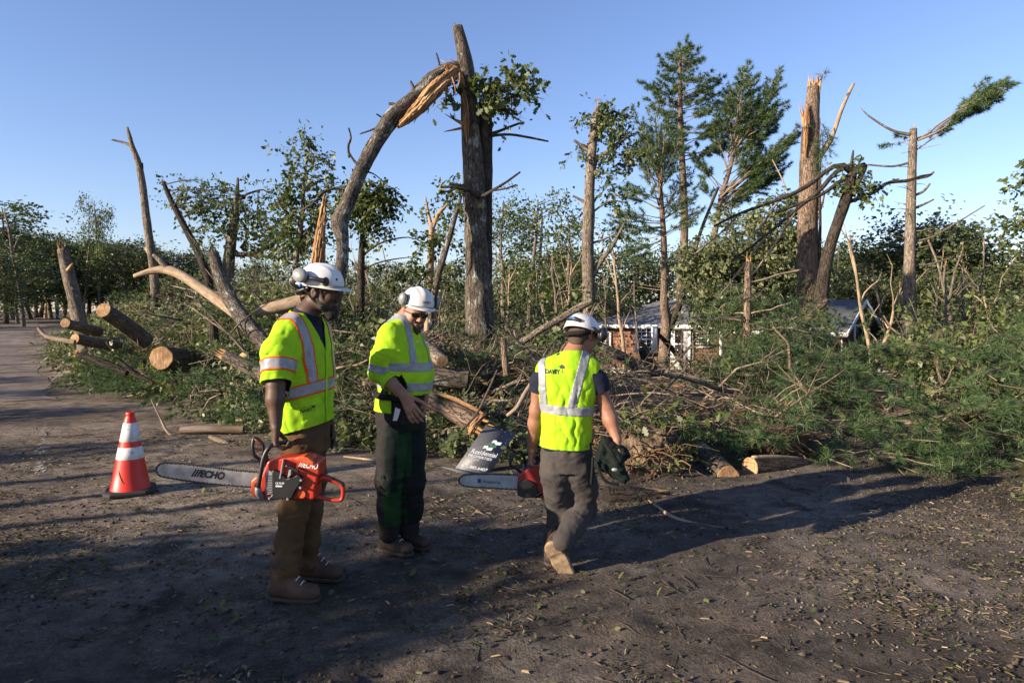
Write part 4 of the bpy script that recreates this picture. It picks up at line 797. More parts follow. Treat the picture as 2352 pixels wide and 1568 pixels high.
# ------------------------------------------------------------------ background woods: copies of a few built trees
def copy_tree(src, loc, rz, sc, label, group, name=None):
    c = src.copy(); COL.objects.link(c); c.location = loc; c.rotation_euler = (0, 0, rz); c.scale = (sc[0], sc[0], sc[1]); c['label'] = label; c['group'] = group
    for ch in src.children:
        d = ch.copy(); COL.objects.link(d); d.parent = c
    return c
def leafy_proto(seed, h, cr, n, mat='far', size=.20, bare=.3, name='woodland_tree', tr='greybark'):
    rng = RNG(seed); t = thing(name, (0, 0, 0), 'x', 'tree'); acc = Acc()
    p = wobble((0, 0, -.5), (rng.normal() * .4, rng.normal() * .4, h * .93), .03, 10, rng); V, Q, A = tube(p, np.linspace(.02 * h, .035, 10), 8, .12, seed); acc.add(V, Q, A)
    B, D, Ls = [], [], []
    for i in range(n):
        u = rng.uniform(bare, 1); b_ = np.array([np.interp(u, np.linspace(0, 1, 10), p[:, k_]) for k_ in range(3)]); th = rng.random() * 6.28
        rr = cr * math.sin(math.pi * min(1, .18 + .8 * (1 - (u - bare) / (1 - bare)))) * rng.uniform(.55, 1.05); d_ = nrm((math.cos(th), math.sin(th), rng.uniform(.1, .8))); e_ = b_ + d_ * rr
        V, Q, A = tube(wobble(b_, e_, .06, 5, rng), np.linspace(.022 + .004 * rr, .008, 5), 4, 0, i, False); acc.add(V, Q, A)
        for j in range(6): B.append(e_ + rng.normal(size=3) * cr * .16 - d_ * rr * rng.random() * .45); D.append(nrm(d_ + rng.normal(size=3) * .7)); Ls.append(rng.uniform(.5, 1.0))
    acc.obj('trunk', M[tr], t); add_leaves('crown', [leafset(np.array(B), np.array(D), np.array(Ls), 13, size, .3, seed + 1)], M[mat], t); return t
def pine_proto(seed, h, cr, n, bare=.25):
    rng = RNG(seed); t = thing('woodland_pine', (0, 0, 0), 'x', 'tree'); acc = Acc(); bs = []
    p = wobble((0, 0, -.5), (rng.normal() * .3, rng.normal() * .3, h), .015, 8, rng); V, Q, A = tube(p, np.linspace(.018 * h, .03, 8), 7, .1, seed); acc.add(V, Q, A)
    for i in range(n):
        u = rng.uniform(bare, 1) ** .9; b_ = np.array([np.interp(u, np.linspace(0, 1, 8), p[:, k_]) for k_ in range(3)]); th = rng.random() * 6.28; L_ = cr * (1.15 - u) * rng.uniform(.6, 1.1) + .5
        bs.append(bough(b_, (math.cos(th), math.sin(th), .12), L_, rng, acc, .02, .45, .3, .17, .2, .05, 3))
    acc.obj('trunk', M['pinebark'], t); pine_tufts(t, bs, 11, .26, .018, seed + 1, name='crown'); return t
def snag_proto(seed, h):
    rng = RNG(seed); t = thing('woodland_snag', (0, 0, 0), 'x', 'tree'); acc = Acc(); p = wobble((0, 0, -.5), (rng.normal() * .6, rng.normal() * .6, h), .03, 8, rng); V, Q, A = tube(p, np.linspace(.13, .05, 8), 7, .15, seed); acc.add(V, Q, A)
    for i in range(5):
        u = rng.uniform(.4, .98); b_ = np.array([np.interp(u, np.linspace(0, 1, 8), p[:, k_]) for k_ in range(3)]); th = rng.random() * 6.28; e_ = b_ + np.array((math.cos(th), math.sin(th), rng.uniform(.3, 1.6))) * rng.uniform(.5, 1.8); V, Q, A = tube(wobble(b_, e_, .08, 5, rng), np.linspace(.045, .012, 5), 5, .1, i, False); acc.add(V, Q, A)
    acc.obj('trunk', M['bare' if seed % 2 else 'greybark'], t); splinter(t, p[-1], (0, 0, 1), .05, 7, .6, seed, 'wood', .1); return t
LP = [leafy_proto(80 + i, h_, c_, n_) for i, (h_, c_, n_) in enumerate([(8.5, 2.6, 60), (7.5, 2.9, 60), (9.5, 2.4, 56), (6.0, 2.6, 50)])]
SP = [leafy_proto(90 + i, h_, c_, 26, 'oak', .17, .35, 'sparse_tree') for i, (h_, c_) in enumerate([(9, 2.0), (8, 1.8)])]
PP = [pine_proto(95 + i, h_, c_, n_) for i, (h_, c_, n_) in enumerate([(11, 3.4, 46), (9, 3.2, 42)])]
NP = [snag_proto(100 + i, h_) for i, h_ in enumerate((6.5, 5.0, 7.5))]
used = set()
def place(src, px, Y, sc, rz, label, group, topy=None, wide=1.0):
    x = (px - CX) / F * Y; z = float(base_h(x, Y) + .5 * mound(x, Y)); s_ = sc
    if topy is not None: s_ = (float(P(px, topy, Y)[2]) - z) / HT[src.name]
    if src.name not in used:
        used.add(src.name); src.location = (x, Y, z); src.rotation_euler = (0, 0, rz); src.scale = (s_ * wide, s_ * wide, s_); src['label'] = label; src['group'] = group; return src
    return copy_tree(src, (x, Y, z), rz, (s_ * wide, s_), label, group)
HT = {LP[0].name: 9.2, LP[1].name: 8.2, LP[2].name: 10.2, LP[3].name: 6.7, SP[0].name: 9.6, SP[1].name: 8.6, PP[0].name: 11.3, PP[1].name: 9.3, NP[0].name: 7, NP[1].name: 5.5, NP[2].name: 8}
rng = RNG(110)
MARKS = [(60, 'the first left snag'), (130, 'the distant road worker'), (200, 'the leaning stump'), (330, 'the bare dead tree'), (450, 'the slanting pine'), (540, 'the broken oak'), (690, 'the slim leafy oak'), (785, 'the arched stem'), (840, 'the dark leafy tree'), (990, 'the forked pale tree'), (1100, 'the tall snapped oak'), (1355, 'the leafy collared maple'), (1450, 'the left cottage roof'), (1525, 'the cottage bay window'), (1570, 'the tallest pine'), (1720, 'the slim broken pine'), (1857, 'the big splintered pine'), (1960, 'the shaded gable'), (2090, 'the dead pine'), (2330, 'the right edge oak')]
def where(lbl, px, Y):
    d, nm = min(((px - x), n_) for x, n_ in MARKS if abs(px - x) == min(abs(px - q[0]) for q in MARKS)); sd_ = 'straight behind' if abs(d) < 14 else ('just right of' if 0 < d < 45 else 'just left of' if -45 < d < 0 else 'well right of' if d > 0 else 'well left of')
    return lbl + ', ' + sd_ + ' ' + nm
# left: dark wood beyond the road
G1, L1 = 'dark wood beyond the road at left', 'dark leafy tree in the wood beyond the road at left'
for px, Y, ty, k_ in [(-40, 46, 440, 0), (30, 52, 520, 2), (75, 58, 525, 0), (120, 60, 535, 1), (165, 62, 560, 3), (205, 60, 548, 0), (250, 62, 552, 2), (290, 58, 558, 1), (330, 60, 560, 0), (380, 58, 566, 3), (-20, 38, 560, 1), (40, 44, 590, 3), (95, 70, 530, 2), (150, 72, 545, 1), (225, 72, 540, 3), (310, 70, 545, 0), (430, 62, 570, 1), (480, 60, 575, 2), (-110, 50, 500, 2), (-190, 52, 520, 0), (-280, 50, 510, 1), (-380, 48, 520, 3), (-480, 50, 515, 0), (-90, 64, 520, 1), (-230, 66, 520, 3)]:
    place(LP[k_], px, Y, 1, rng.random() * 6, where('dark leafy tree of the left wood' if Y < 61 else 'far dark tree of the left wood', px, Y), G1, ty, 1.5)
for px, Y, ty, k_ in [(85, 68, 540, 0), (178, 62, 552, 1), (225, 60, 552, 1), (15, 44, 470, 0)]:
    place(PP[k_], px, Y, 1, rng.random() * 6, where('broad dark pine of the left wood', px, Y), G1, ty, 1.3)
for px, Y, ty, k_, lb_ in [(55, 40, 478, 0, 'broken snag with stub branches rising from the left wood'), (105, 60, 562, 1, 'short dark snag in front of the left wood')]:
    place(NP[k_], px, Y, 1, 1.2, lb_, G1, ty)
for px, ty, r_, lb_ in [(190, 440, .4, 'sparse tree leaning left above the left wood'), (228, 430, 2.5, 'sparse upright tree above the left wood')]:
    place(SP[0 if r_ < 1 else 1], px, 55, 1, r_, lb_, G1, ty, .55)
# middle: wood seen between the trunks
G2, L2_ = 'wood behind the broken trunks', 'leafy tree in the wood behind the broken trunks'
for px, Y, ty, k_ in [(560, 48, 600, 0), (620, 46, 590, 1), (690, 46, 600, 2), (740, 44, 610, 3), (800, 46, 590, 0), (870, 48, 600, 1), (930, 44, 595, 2), (985, 46, 600, 3), (1040, 44, 590, 0), (1240, 46, 560, 1), (1300, 48, 555, 2), (1400, 46, 560, 3), (1450, 48, 570, 0), (1500, 50, 560, 1), (1600, 50, 545, 2), (1660, 52, 540, 0), (1720, 50, 530, 1), (1780, 52, 540, 3), (1840, 50, 520, 2), (1180, 46, 590, 1)]:
    place(LP[k_], px, Y, 1, rng.random() * 6, where('leafy tree of the middle wood', px, Y), G2, ty, 1.12)
for i in range(15):
    px = 500 + i * 66 + rng.uniform(-20, 20); place(LP[i % 4], px, rng.uniform(36, 42), 1, rng.random() * 6, where('low tree behind the heap', px, 0), G2, rng.uniform(640, 665), 1.7)
for px, Y, ty, k_, lb_ in [(1165, 34, 408, 0, 'tall sparse tree right of the snapped oak'), (1215, 33, 415, 1, 'tall sparse tree with open crown right of the snapped oak, farther right'), (1262, 36, 425, 0, 'sparse tree midway between the snapped oak and the leafy broken trunk'), (1305, 32, 452, 1, 'yellowish sparse tree left of the leafy broken trunk')]:
    place(SP[k_], px, Y, 1, rng.random() * 6, lb_, G2, ty, 1.0)
for px, Y, ty, k_, lb_ in [(860, 30, 590, 1, 'pale snag left of the second worker'), (1280, 28, 580, 0, 'pale broken snag right of the snapped oak'), (1660, 34, 480, 2, 'splintered snag behind the leaning pine'), (1890, 36, 450, 1, 'thin snag right behind the big splintered trunk')]:
    place(NP[k_], px, Y, 1, rng.random() * 6, lb_, 'broken snags', ty)
for px, Y, ty, k_ in [(1690, 34, 455, 1), (1740, 36, 500, 0), (1800, 34, 470, 1), (1920, 40, 560, 0)]: place(PP[k_], px, Y, 1, rng.random() * 6, where('dense green pine of the middle wood', px, Y), G2, ty, 1.0)
# right: wood beyond the cottage
G3, L3 = 'wood beyond the cottage at right', 'leafy tree in the sunlit wood at the right edge'
for px, Y, ty, k_ in [(1930, 48, 580, 1), (1975, 46, 560, 0), (2010, 48, 530, 2), (2060, 50, 540, 1), (2120, 46, 490, 0), (2165, 45, 488, 1), (2200, 47, 500, 2), (2240, 46, 560, 3), (2290, 44, 575, 0), (2340, 42, 565, 1), (2390, 40, 560, 2), (2020, 38, 620, 3), (2080, 37, 640, 0), (2140, 36, 610, 1), (2210, 35, 620, 2), (2270, 33, 610, 3), (2330, 31, 600, 0), (2390, 30, 590, 1), (1950, 38, 640, 0), (2180, 28, 690, 1), (2260, 27, 680, 3), (2330, 26, 670, 2), (2120, 30, 700, 3), (2060, 32, 720, 0), (2400, 24, 650, 1)]:
    place(LP[k_], px, Y, 1, rng.random() * 6, where('back row tree of the right wood' if Y > 41 else 'near tree of the right wood' if Y < 33 else 'middle row tree of the right wood', px, Y), G3, ty, 1.4)
for px, Y, ty, k_, lb_ in [(2000, 27, 640, 1, 'pale snag right behind the gable roof'), (2040, 30, 600, 0, 'orange toned snag between gable and dead pine'), (2145, 26, 560, 2, 'forked pale snag just right of the dead pine'), (2165, 25, 590, 0, 'thin pale snag second right of the dead pine'), (2220, 27, 540, 2, 'tall snag in the right wood'), (2310, 24, 660, 1, 'pale trunk near the right edge')]:
    place(NP[k_], px, Y, 1, rng.random() * 6, lb_, G3, ty)
for i in range(24):
    px = [1130, 1160, 1200, 1235, 1290, 1320, 1400, 1440, 1475, 1590, 870, 915, 950, 1020, 560, 600, 2010, 2045, 2135, 2160, 2205, 2250, 2300, 640][i]; ty = rng.uniform(520, 660) if px > 1900 else rng.uniform(560, 650); Yk_ = rng.uniform(24, 34)
    o = place(NP[i % 3], px, Yk_, 1, rng.random() * 6, where('thin pale bare stem in front of the wood', px, 0), 'thin bare stems in front of the woods', ty, .0); k_ = o.scale[2]; o.scale = (k_ * rng.uniform(.6, .95),) * 2 + (k_,)
# leafy limb hanging into the frame at the right edge
Y = 14; t = thing('edge_oak', base_of([(2440, 900, 30)], Y), 'oak at the right edge, only its leafy limbs in view', 'tree'); trunk(t, 'trunk', [(2420, 330, 14), (2425, 500, 24), (2435, 700, 30), (2440, 900, 36)], Y, M['greybark'], 20, 9, .1, 20, True, True)
for q in ([(2424, 470, 10), (2390, 440, 7), (2350, 400, 4)], [(2426, 560, 12), (2380, 600, 8), (2335, 590, 5), (2322, 610, 3)]): limb(t, q, Y, 'greybark')
sprays(t, [(2350, 385, 14, 16, 6), (2350, 450, 16, 20, 8), (2340, 520, 24, 18, 12), (2350, 560, 20, 20, 10), (2400, 480, 40, 80, 40)], Y, 120, 'oak', .11, per=15, L=(.25, .5))
# ------------------------------------------------------------------ heaps of storm debris
def hit(px, py):
    """depth at which the view ray meets the heap"""
    for Y_ in np.arange(4, 40, .12):
        p_ = P(px, py, Y_)
        if p_[2] <= gh(p_[0], p_[1]) + (.42 if mound(p_[0], p_[1]) > .2 else .03): return float(Y_)
    return 40.
def settle(pts, Y):
    d = hit(pts[0][0], pts[0][1] + pts[0][2] * .35) - (pts[0][3] if len(pts[0]) > 3 else Y); return [(p[0], p[1], p[2], (p[3] if len(p) > 3 else Y) + d) for p in pts]
def log(name, label, pts, Y, mat, cut=(False, False), cat='log', group=None, n=16, m=22, rough=.1, seed=1, spl=(False, False), ring='ring', rest=False):
    """a log as trunk + sawn faces + torn ends"""
    if seed in (12, 40, 41, 42, 43): pts = settle(pts, Y)
    w, r = pth(pts, Y, m); c_ = w.mean(0).copy(); c_[2] = min(w[:, 2].min(), c_[2]); t = thing(name, c_, label, cat, group)
    V, Q, A = tube(w, r, n, rough, seed, False); mk('trunk', V, Q, M[mat] if isinstance(mat, str) else mat, t, attrs={'bc': A})
    Vr = V.reshape(len(w), n, 3)
    for k_, (e_, ends) in enumerate(((0, cut[0]), (-1, cut[1]))):
        ring_ = Vr[e_]; c0_ = ring_.mean(0); d_ = nrm(w[e_] - w[1 if e_ == 0 else -2])
        if ends:
            VV, FF = [c0_ + d_ * .004], []; BB = [(0, 0, seed)]
            for fr in (.5, .93, 1.0):
                for j in range(n): VV.append(c0_ + (ring_[j] - c0_) * fr + d_ * (.003 if fr < 1 else -.006)); th = j / n * 6.283; BB.append((r[e_] * fr * math.cos(th), r[e_] * fr * math.sin(th), seed))
            for j in range(n):
                j2 = (j + 1) % n; FF.append([0, 1 + j, 1 + j2])
                for q in range(2): FF.append([1 + q * n + j, 1 + (q + 1) * n + j, 1 + (q + 1) * n + j2, 1 + q * n + j2])
            mk('cut_face', VV, FF, M[ring], t, attrs={'bc': BB}, smooth=False)
        else:
            mk('end_cap', np.concatenate([ring_, [c0_ + d_ * r[e_] * .3]]), [[j, (j + 1) % n, n] for j in range(n)], M['oldwood'] if spl[k_] else (M[mat] if isinstance(mat, str) else mat), t, attrs={'bc': np.concatenate([A.reshape(len(w), n, 3)[e_], [(0, 0, 0)]])})
            if spl[k_]: splinter(t, c0_, d_, r[e_], 16, r[e_] * 2.2, seed + 5 + k_, 'wood', .15, 'splintered_end')
    return t
LG = 'logs in the debris heaps'
log('log', 'thick sawn log with round pale face in the left heap, upper one', [(237, 712, 34, 13.8), (285, 744, 37, 14.6), (335, 784, 38, 15.2)], 13.5, 'greybark', (True, False), seed=2)
log('log', 'small pale sawn log end beside the leaning stump at left', [(150, 742, 22, 16.0), (225, 762, 24, 17.6)], 16.5, 'greybark', (True, False), seed=3)
log('log', 'pale cut log behind the foot of the leaning stump', [(172, 778, 24, 14.9), (270, 796, 26, 16.2)], 15, 'greybark', (True, True), seed=4)
log('log', 'large sawn log with dark round face low in the left heap', [(370, 822, 54, 11.8), (420, 830, 57, 12.6), (500, 842, 57, 13.4)], 11.5, 'oakbark', (True, False), seed=5, n=22)
log('dead_wood', 'pale dead limb jutting over the road edge at far left', [(88, 752, 8), (102, 768, 10), (125, 778, 11), (172, 786, 12)], 14, 'bare', cat='branch', seed=6, n=8)
log('broken_log', 'short broken log below the leaning stump, torn at its left end', [(178, 813, 16), (230, 830, 16), (292, 856, 15)], 12, 'darkbark', spl=(True, False), seed=7, n=10)
log('dead_wood', 'dark limb slanting down in front of the large sawn log', [(272, 826, 10), (310, 856, 11), (352, 880, 10)], 11.2, 'darkbark', cat='branch', seed=8, n=8)
log('broken_log', 'broken log with torn pale end just left of the first worker', [(516, 815, 24), (560, 838, 30), (625, 872, 32)], 10.4, 'greybark', spl=(True, False), seed=9)
log('log', 'sawn log half hidden behind the first worker', [(556, 832, 46, 11.2), (640, 840, 50, 11.8)], 11, 'darkbark', (True, False), seed=10)
log('tree_stub', 'short upright dark stub in the left heap under the forked limb', [(489, 735, 19), (491, 760, 20), (493, 785, 22)], 12.6, 'darkbark', (True, False), seed=11, cat='stump')
log('squared_log', 'weathered timber lying on the ground left of the first worker', [(416, 987, 19), (480, 985, 19), (560, 986, 18)], 9.4, 'board', (True, True), seed=12, n=6, rough=.06, ring='board', cat='timber')
log('fallen_stick', 'crooked bare branch on the ground behind the cone', [(348, 918, 3), (366, 955, 4), (386, 992, 7), (420, 1012, 12), (460, 1018, 10), (510, 1012, 6)], 9.0, 'bare', cat='branch', seed=13, n=8)
log('fallen_stick', 'thick short bare branch on the dirt left of the first worker', [(480, 1002, 8), (515, 1016, 13), (545, 1034, 14)], 8.5, 'bare', cat='branch', seed=14, n=8, cut=(False, True))
log('log', 'pale fallen log with torn right end behind the first worker', [(590, 716, 24), (640, 704, 30), (695, 690, 32)], 12, 'bare', spl=(False, True), seed=15)
# forked fallen limb of the left heap
fl = log('forked_tree', 'large fallen tree fork with pale peeled limb above the left heap', [(490, 582, 24, 12.4), (502, 625, 27, 12.2), (522, 675, 32, 12), (550, 722, 35, 11.6), (585, 765, 36, 11.2), (640, 830, 38, 10.8)], 12, 'oakbark', (True, False), cat='tree', seed=16, m=30)
limb(fl, [(308, 634, 9, 12.6), (350, 622, 16, 12.6), (385, 620, 21, 12.6), (420, 634, 22, 12.5), (470, 668, 24, 12.3), (515, 700, 26, 12), (550, 728, 22, 11.7)], 12.4, 'bare', 'peeled_limb', 12, 30, .12, 17); limb(fl, [(382, 616, 16, 12.6), (366, 596, 13, 12.6), (352, 585, 8, 12.6)], 12.6, 'greybark', 'broken_stub', 8, 8)
# centre heap
log('log', 'sawn log with round orange face behind the second worker', [(1016, 829, 29, 9.0), (985, 808, 38, 9.6), (935, 770, 40, 10.6)], 9.3, 'greybark', (True, False), seed=18)
log('log', 'pale lichen covered trunk lying low behind the second worker', [(930, 858, 46), (990, 862, 48), (1075, 872, 44)], 9.2, 'oakbark', seed=19)
cl = log('broken_log', 'thick broken log with orange torn wood right of the second worker', [(985, 916, 40, 7.9), (1030, 938, 44, 7.8), (1075, 962, 46, 7.7), (1100, 976, 46, 7.65)], 7.8, 'pinebark', spl=(True, True), seed=20)
torn(cl, [(1078, 998, 14, 7.42), (1088, 978, 18, 7.42), (1106, 956, 16, 7.5), (1118, 948, 6, 7.55)], 7.5, 50, 61)
torn(cl, [(1005, 903, 6, 7.72), (1045, 916, 9, 7.64), (1085, 934, 10, 7.58), (1112, 950, 6, 7.5)], 7.6, 40, 62)
log('broken_log', 'rear half of the snapped log lying behind the property sign', [(1110, 982, 44, 7.7), (1150, 1002, 46, 7.8), (1210, 1025, 44, 8.0)], 7.8, 'pinebark', spl=(True, False), seed=21)
log('fallen_tree', 'slim fallen trunk slanting up right behind the third worker', [(1168, 806, 14), (1230, 765, 16), (1290, 730, 17), (1358, 690, 18)], 11, 'greybark', cat='tree', seed=22, n=10)
log('tree_stub', 'slim upright stub with sawn orange top near the foot of the snapped oak', [(1156, 776, 14), (1159, 815, 15), (1164, 862, 17)], 9.2, 'pinebark', (True, False), seed=23, cat='stump', n=10)
log('fallen_tree', 'grey fallen trunk in front of the left cottage windows', [(1372, 795, 22, 17), (1425, 818, 26, 17), (1480, 848, 26, 17.5), (1575, 872, 24, 18)], 17, 'greybark', cat='tree', seed=24)
log('fallen_tree', 'dark limb leaning in front of the cottage wall', [(1470, 800, 12, 18), (1490, 850, 16, 18), (1510, 900, 20, 17.5)], 18, 'darkbark', cat='branch', seed=25, n=9)
log('fallen_tree', 'dark limb leaning across the white cottage door', [(1515, 770, 10, 20), (1555, 815, 13, 20), (1590, 870, 17, 19)], 19, 'darkbark', cat='branch', seed=26, n=9)
log('fallen_tree', 'pale lichened limb slanting past the bay window', [(1470, 780, 10, 18), (1500, 830, 12, 18), (1530, 865, 14, 18)], 18, 'oakbark', cat='branch', seed=27, n=9)
lg = log('fallen_tree', 'long pale fallen trunk with sawn right end below the cottage', [(1380, 872, 22, 11.6), (1440, 888, 26, 11.2), (1510, 915, 30, 10.6), (1572, 944, 28, 10)], 11, 'greybark', (False, True), cat='tree', seed=28)
log('split_log', 'split half log with bare orange wood below the cottage steps', [(1432, 896, 16, 11.4), (1500, 890, 22, 11.5), (1575, 887, 14, 11.6)], 11.4, 'wood', spl=(False, True), seed=29, n=8)
log('fallen_tree', 'dark fallen trunk with peeled upper side behind the sandy root plate', [(1460, 938, 20, 9.6), (1560, 975, 26, 9.2), (1660, 1005, 34, 8.8), (1730, 1018, 38, 8.6)], 9, 'darkbark', cat='tree', seed=30)
log('log', 'thick lichened log with dark sawn face at the edge of the drive', [(1672, 1096, 56, 6.75), (1630, 1062, 60, 7.2), (1580, 1025, 60, 7.8)], 6.8, 'oakbark', (True, False), seed=31, n=22)
c24 = log('log', 'short cut log with mossy bark and pale sawn edge by the drive', [(1722, 1074, 50, 6.95), (1780, 1076, 52, 7.1), (1840, 1076, 50, 7.3)], 7.0, 'mossbark' if 'mossbark' in M else 'darkbark', (True, True), seed=32, n=22)
limb(c24, [(1728, 1050, 8, 6.93), (1780, 1049, 11, 7.08), (1838, 1052, 8, 7.28)], 7, 'bare', 'sawn_edge', 6, 10, .1)
log('broken_log', 'short rotten log with frayed right end right of the walking worker', [(1392, 1140, 46, 5.9), (1440, 1140, 52, 5.95), (1498, 1146, 46, 6.0)], 5.95, 'darkbark', spl=(False, True), seed=33, n=18)
log('fallen_stick', 'long thin peeled stick on the dirt right of the walking worker', [(1490, 1150, 7, 5.9), (1545, 1186, 9, 5.4), (1610, 1205, 8, 5.25), (1684, 1216, 6, 5.15)], 5.4, 'bare', cat='branch', seed=34, n=8)
log('fallen_tree', 'long grey limb lying on the brush at right', [(2000, 900, 8, 10.6), (2060, 893, 14, 10.5), (2130, 880, 18, 10.3), (2190, 860, 20, 10.2), (2255, 857, 12, 10.2)], 10.4, 'greybark', cat='branch', seed=35, n=12)
log('fallen_stick', 'straight grey stick lying on the pine boughs at right', [(2060, 1042, 5, 8.2), (2130, 1030, 7, 8.1), (2200, 1024, 8, 8.0), (2266, 1014, 8, 7.9)], 8, 'greybark', cat='branch', seed=36, n=7)
log('fallen_stick', 'thin slanting stick in the brush below the grey limb', [(2025, 868, 8, 9.5), (2075, 905, 8, 9.4), (2098, 945, 6, 9.3), (2110, 985, 5, 9.2)], 9.5, 'greybark', cat='branch', seed=37, n=7)
log('fallen_stick', 'upright crooked stick leaning on the snapped log', [(1142, 850, 4, 7.3), (1120, 900, 6, 7.2), (1092, 955, 6, 7.1), (1062, 985, 6, 7.1)], 7.2, 'twigdark', cat='branch', seed=38, n=7)
log('fallen_stick', 'bare forked stick between the property sign and the walking worker', [(1228, 868, 8, 7.6), (1205, 905, 11, 7.5), (1188, 935, 10, 7.4), (1165, 955, 9, 7.4)], 7.5, 'twig', cat='branch', seed=39, n=7)
log('fallen_stick', 'forked twig lying on the dirt in the foreground', [(1158, 1384, 7, 3.85), (1182, 1390, 8, 3.8), (1215, 1412, 7, 3.68), (1240, 1430, 5, 3.6), (1286, 1432, 5, 3.58)], 3.7, 'bare', cat='branch', seed=40, n=7)
log('fallen_stick', 'straight pale stick on the dirt at lower right', [(1866, 1494, 5, 3.3), (1915, 1500, 7, 3.27), (1966, 1506, 5, 3.25)], 3.27, 'bare', cat='branch', seed=41, n=6)
log('fallen_stick', 'thin dark stick on the dirt behind the walking worker', [(1095, 1172, 7, 5.6), (1125, 1192, 8, 5.45), (1150, 1212, 5, 5.3)], 5.4, 'twig', cat='branch', seed=42, n=6)
log('fallen_stick', 'thin stick on the dirt between the first and second workers', [(790, 1048, 4, 7.8), (840, 1054, 6, 7.6), (878, 1058, 7, 7.5)], 7.6, 'bare', cat='branch', seed=43, n=6)

# sandy root plate and dark root mass
def clod(name, label, c_, rad, seed, mat, rootn, rl, cat='root plate', am=(.3, .16)):
    bm = bmesh.new(); bmesh.ops.create_icosphere(bm, subdivisions=5, radius=1); V = np.array([v_.co for v_ in bm.verts]); Fc = [[v_.index for v_ in f.verts] for f in bm.faces]; bm.free()
    d = 1 + am[0] * fbm(V * 1.9, 4, seed) + am[1] * fbm(V * 6, 5, seed + 3); t = thing(name, (c_[0], c_[1], gh(c_[0], c_[1])), label, cat)
    mk('soil', V * d[:, None] * np.array(rad) + c_, Fc, mat, t); acc = Acc(); rng = RNG(seed)
    for i in range(rootn):
        q = nrm(rng.normal(size=3) - np.array((0, .9, 0))); a_ = c_ + q * np.array(rad) * .85; p = wobble(a_, a_ + nrm(q + rng.normal(size=3) * .8) * rl * rng.uniform(.3, 1), .13, 7, rng, .25); r0 = rng.uniform(.004, .016); V2, Q, A = tube(p, np.linspace(r0, .002, 7), 5, .1, i, False); acc.add(V2, Q, A)
    acc.obj('roots', M['root'], t); return t
M['soil'] = simple('sandy_soil', (.20, .14, .088), (.045, .031, .02), .95, 9, 1.0, detail=9, bd=.03, stops=(.4, .62)); M['soildark'] = simple('dark_soil', (.10, .06, .04), (.04, .026, .018), .95, 6, 1.0, detail=8, bd=.03)
M['root'] = bark('root_bark', (.12, .07, .04), (.30, .19, .11), None, ridg=.1, bs=.3)
clod('upturned_roots', 'sandy upturned root plate right of the walking worker', P(1490, 1062, 6.95), (.36, .22, .40), 44, M['soil'], 150, .5, am=(.34, .26))
clod('root_tangle', 'dark brown tangle of roots behind the mossy cut log', P(1775, 1010, 7.7), (.34, .25, .22), 45, M['soildark'], 70, .5)

def clear(x, y, z, m=.35):
    """keeps the view of the cottage as open as it is in the photograph"""
    px = CX + F * x / y; py = HY - (z + m - H) * F / y
    py0 = HY - (z - H) * F / y
    return ~(((px > 1570) & (px < 1870) & (py0 > 1000) & (y < 7.7)) | ((px > 1362) & (px < 1668) & (py < 872)) | ((px > 1880) & (px < 2065) & (py < 850))) | (y > 35)
# ---- brush: leafy sprays, pine boughs and sticks over the heaps
def zone(n, seed, x0, x1, d0, d1, bias=1.0):
    rng = RNG(seed); x = rng.uniform(x0, x1, n); d = d0 + (d1 - d0) * rng.random(n) ** bias; y = edge(x) + d; return rng, x, y
def brush_leaves(name, label, n, seed, x0, x1, d0, d1, mat, size, L, per, lobed, up=.45, jit=.25, bias=1.0, mask=None, tint=False):
    rng, x, y = zone(n, seed, x0, x1, d0, d1, bias)
    if mask is not None: ok = mask(x, y, rng); x, y = x[ok], y[ok]
    n = len(x); B = np.stack([x, y, gh(x, y) + np.abs(rng.normal(size=n)) * jit], -1); ok = clear(B[:, 0], B[:, 1], B[:, 2]); B = B[ok]; n = len(B); D = nrm(np.stack([rng.normal(size=n), rng.normal(size=n) - .45, np.abs(rng.normal(size=n)) * up], -1)); Ls = rng.uniform(*L, n)
    acc = Acc(); twigs(B, D, Ls, .007, seed + 1, acc, 4, 3); tag(acc.obj(name + '_twigs', M['twig']), 'thin twigs of ' + label, 'brush', kind='stuff')
    return tag(add_leaves(name, [leafset(B, D, Ls, per, size, .2, seed + 2, lobed)], M[mat], kind='stuff'), label, 'brush')
msk = lambda s_, sc_, th: (lambda x, y, rng: n2(x, y, sc_, 2, s_) > th - .25 * rng.random(len(x)))
brush_leaves('oak_brush', 'wilting oak leaves over the left heap', 3000, 200, -17, -2.2, -.1, 9, 'oak', .10, (.3, .8), 15, False, mask=msk(71, .5, .05))
brush_leaves('oak_brush', 'pale backs of oak leaves over the left heap', 2600, 210, -15, -2.2, .6, 9, 'oakpale', .10, (.3, .8), 14, False, mask=msk(72, .6, .0))
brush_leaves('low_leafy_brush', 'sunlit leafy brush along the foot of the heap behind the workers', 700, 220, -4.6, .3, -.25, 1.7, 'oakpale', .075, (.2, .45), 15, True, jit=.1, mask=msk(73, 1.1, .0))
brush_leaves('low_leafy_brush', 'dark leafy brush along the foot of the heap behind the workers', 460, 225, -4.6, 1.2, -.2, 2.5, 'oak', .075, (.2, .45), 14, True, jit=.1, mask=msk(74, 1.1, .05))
brush_leaves('heap_leaves', 'sparse oak leaves in the middle heap', 420, 230, -2.5, 3.2, 1.2, 8, 'oak', .085, (.25, .6), 13, True, mask=msk(75, .8, .1))
brush_leaves('oak_brush', 'oak leaves in the brush below the cottage', 800, 240, .5, 12, 4, 14, 'oak', .10, (.3, .7), 14, False, jit=.35)
brush_leaves('edge_oak_brush', 'oak brush heaped at the right edge', 900, 250, 5.2, 12, .5, 7.5, 'oak', .085, (.3, .7), 16, False, jit=.5)
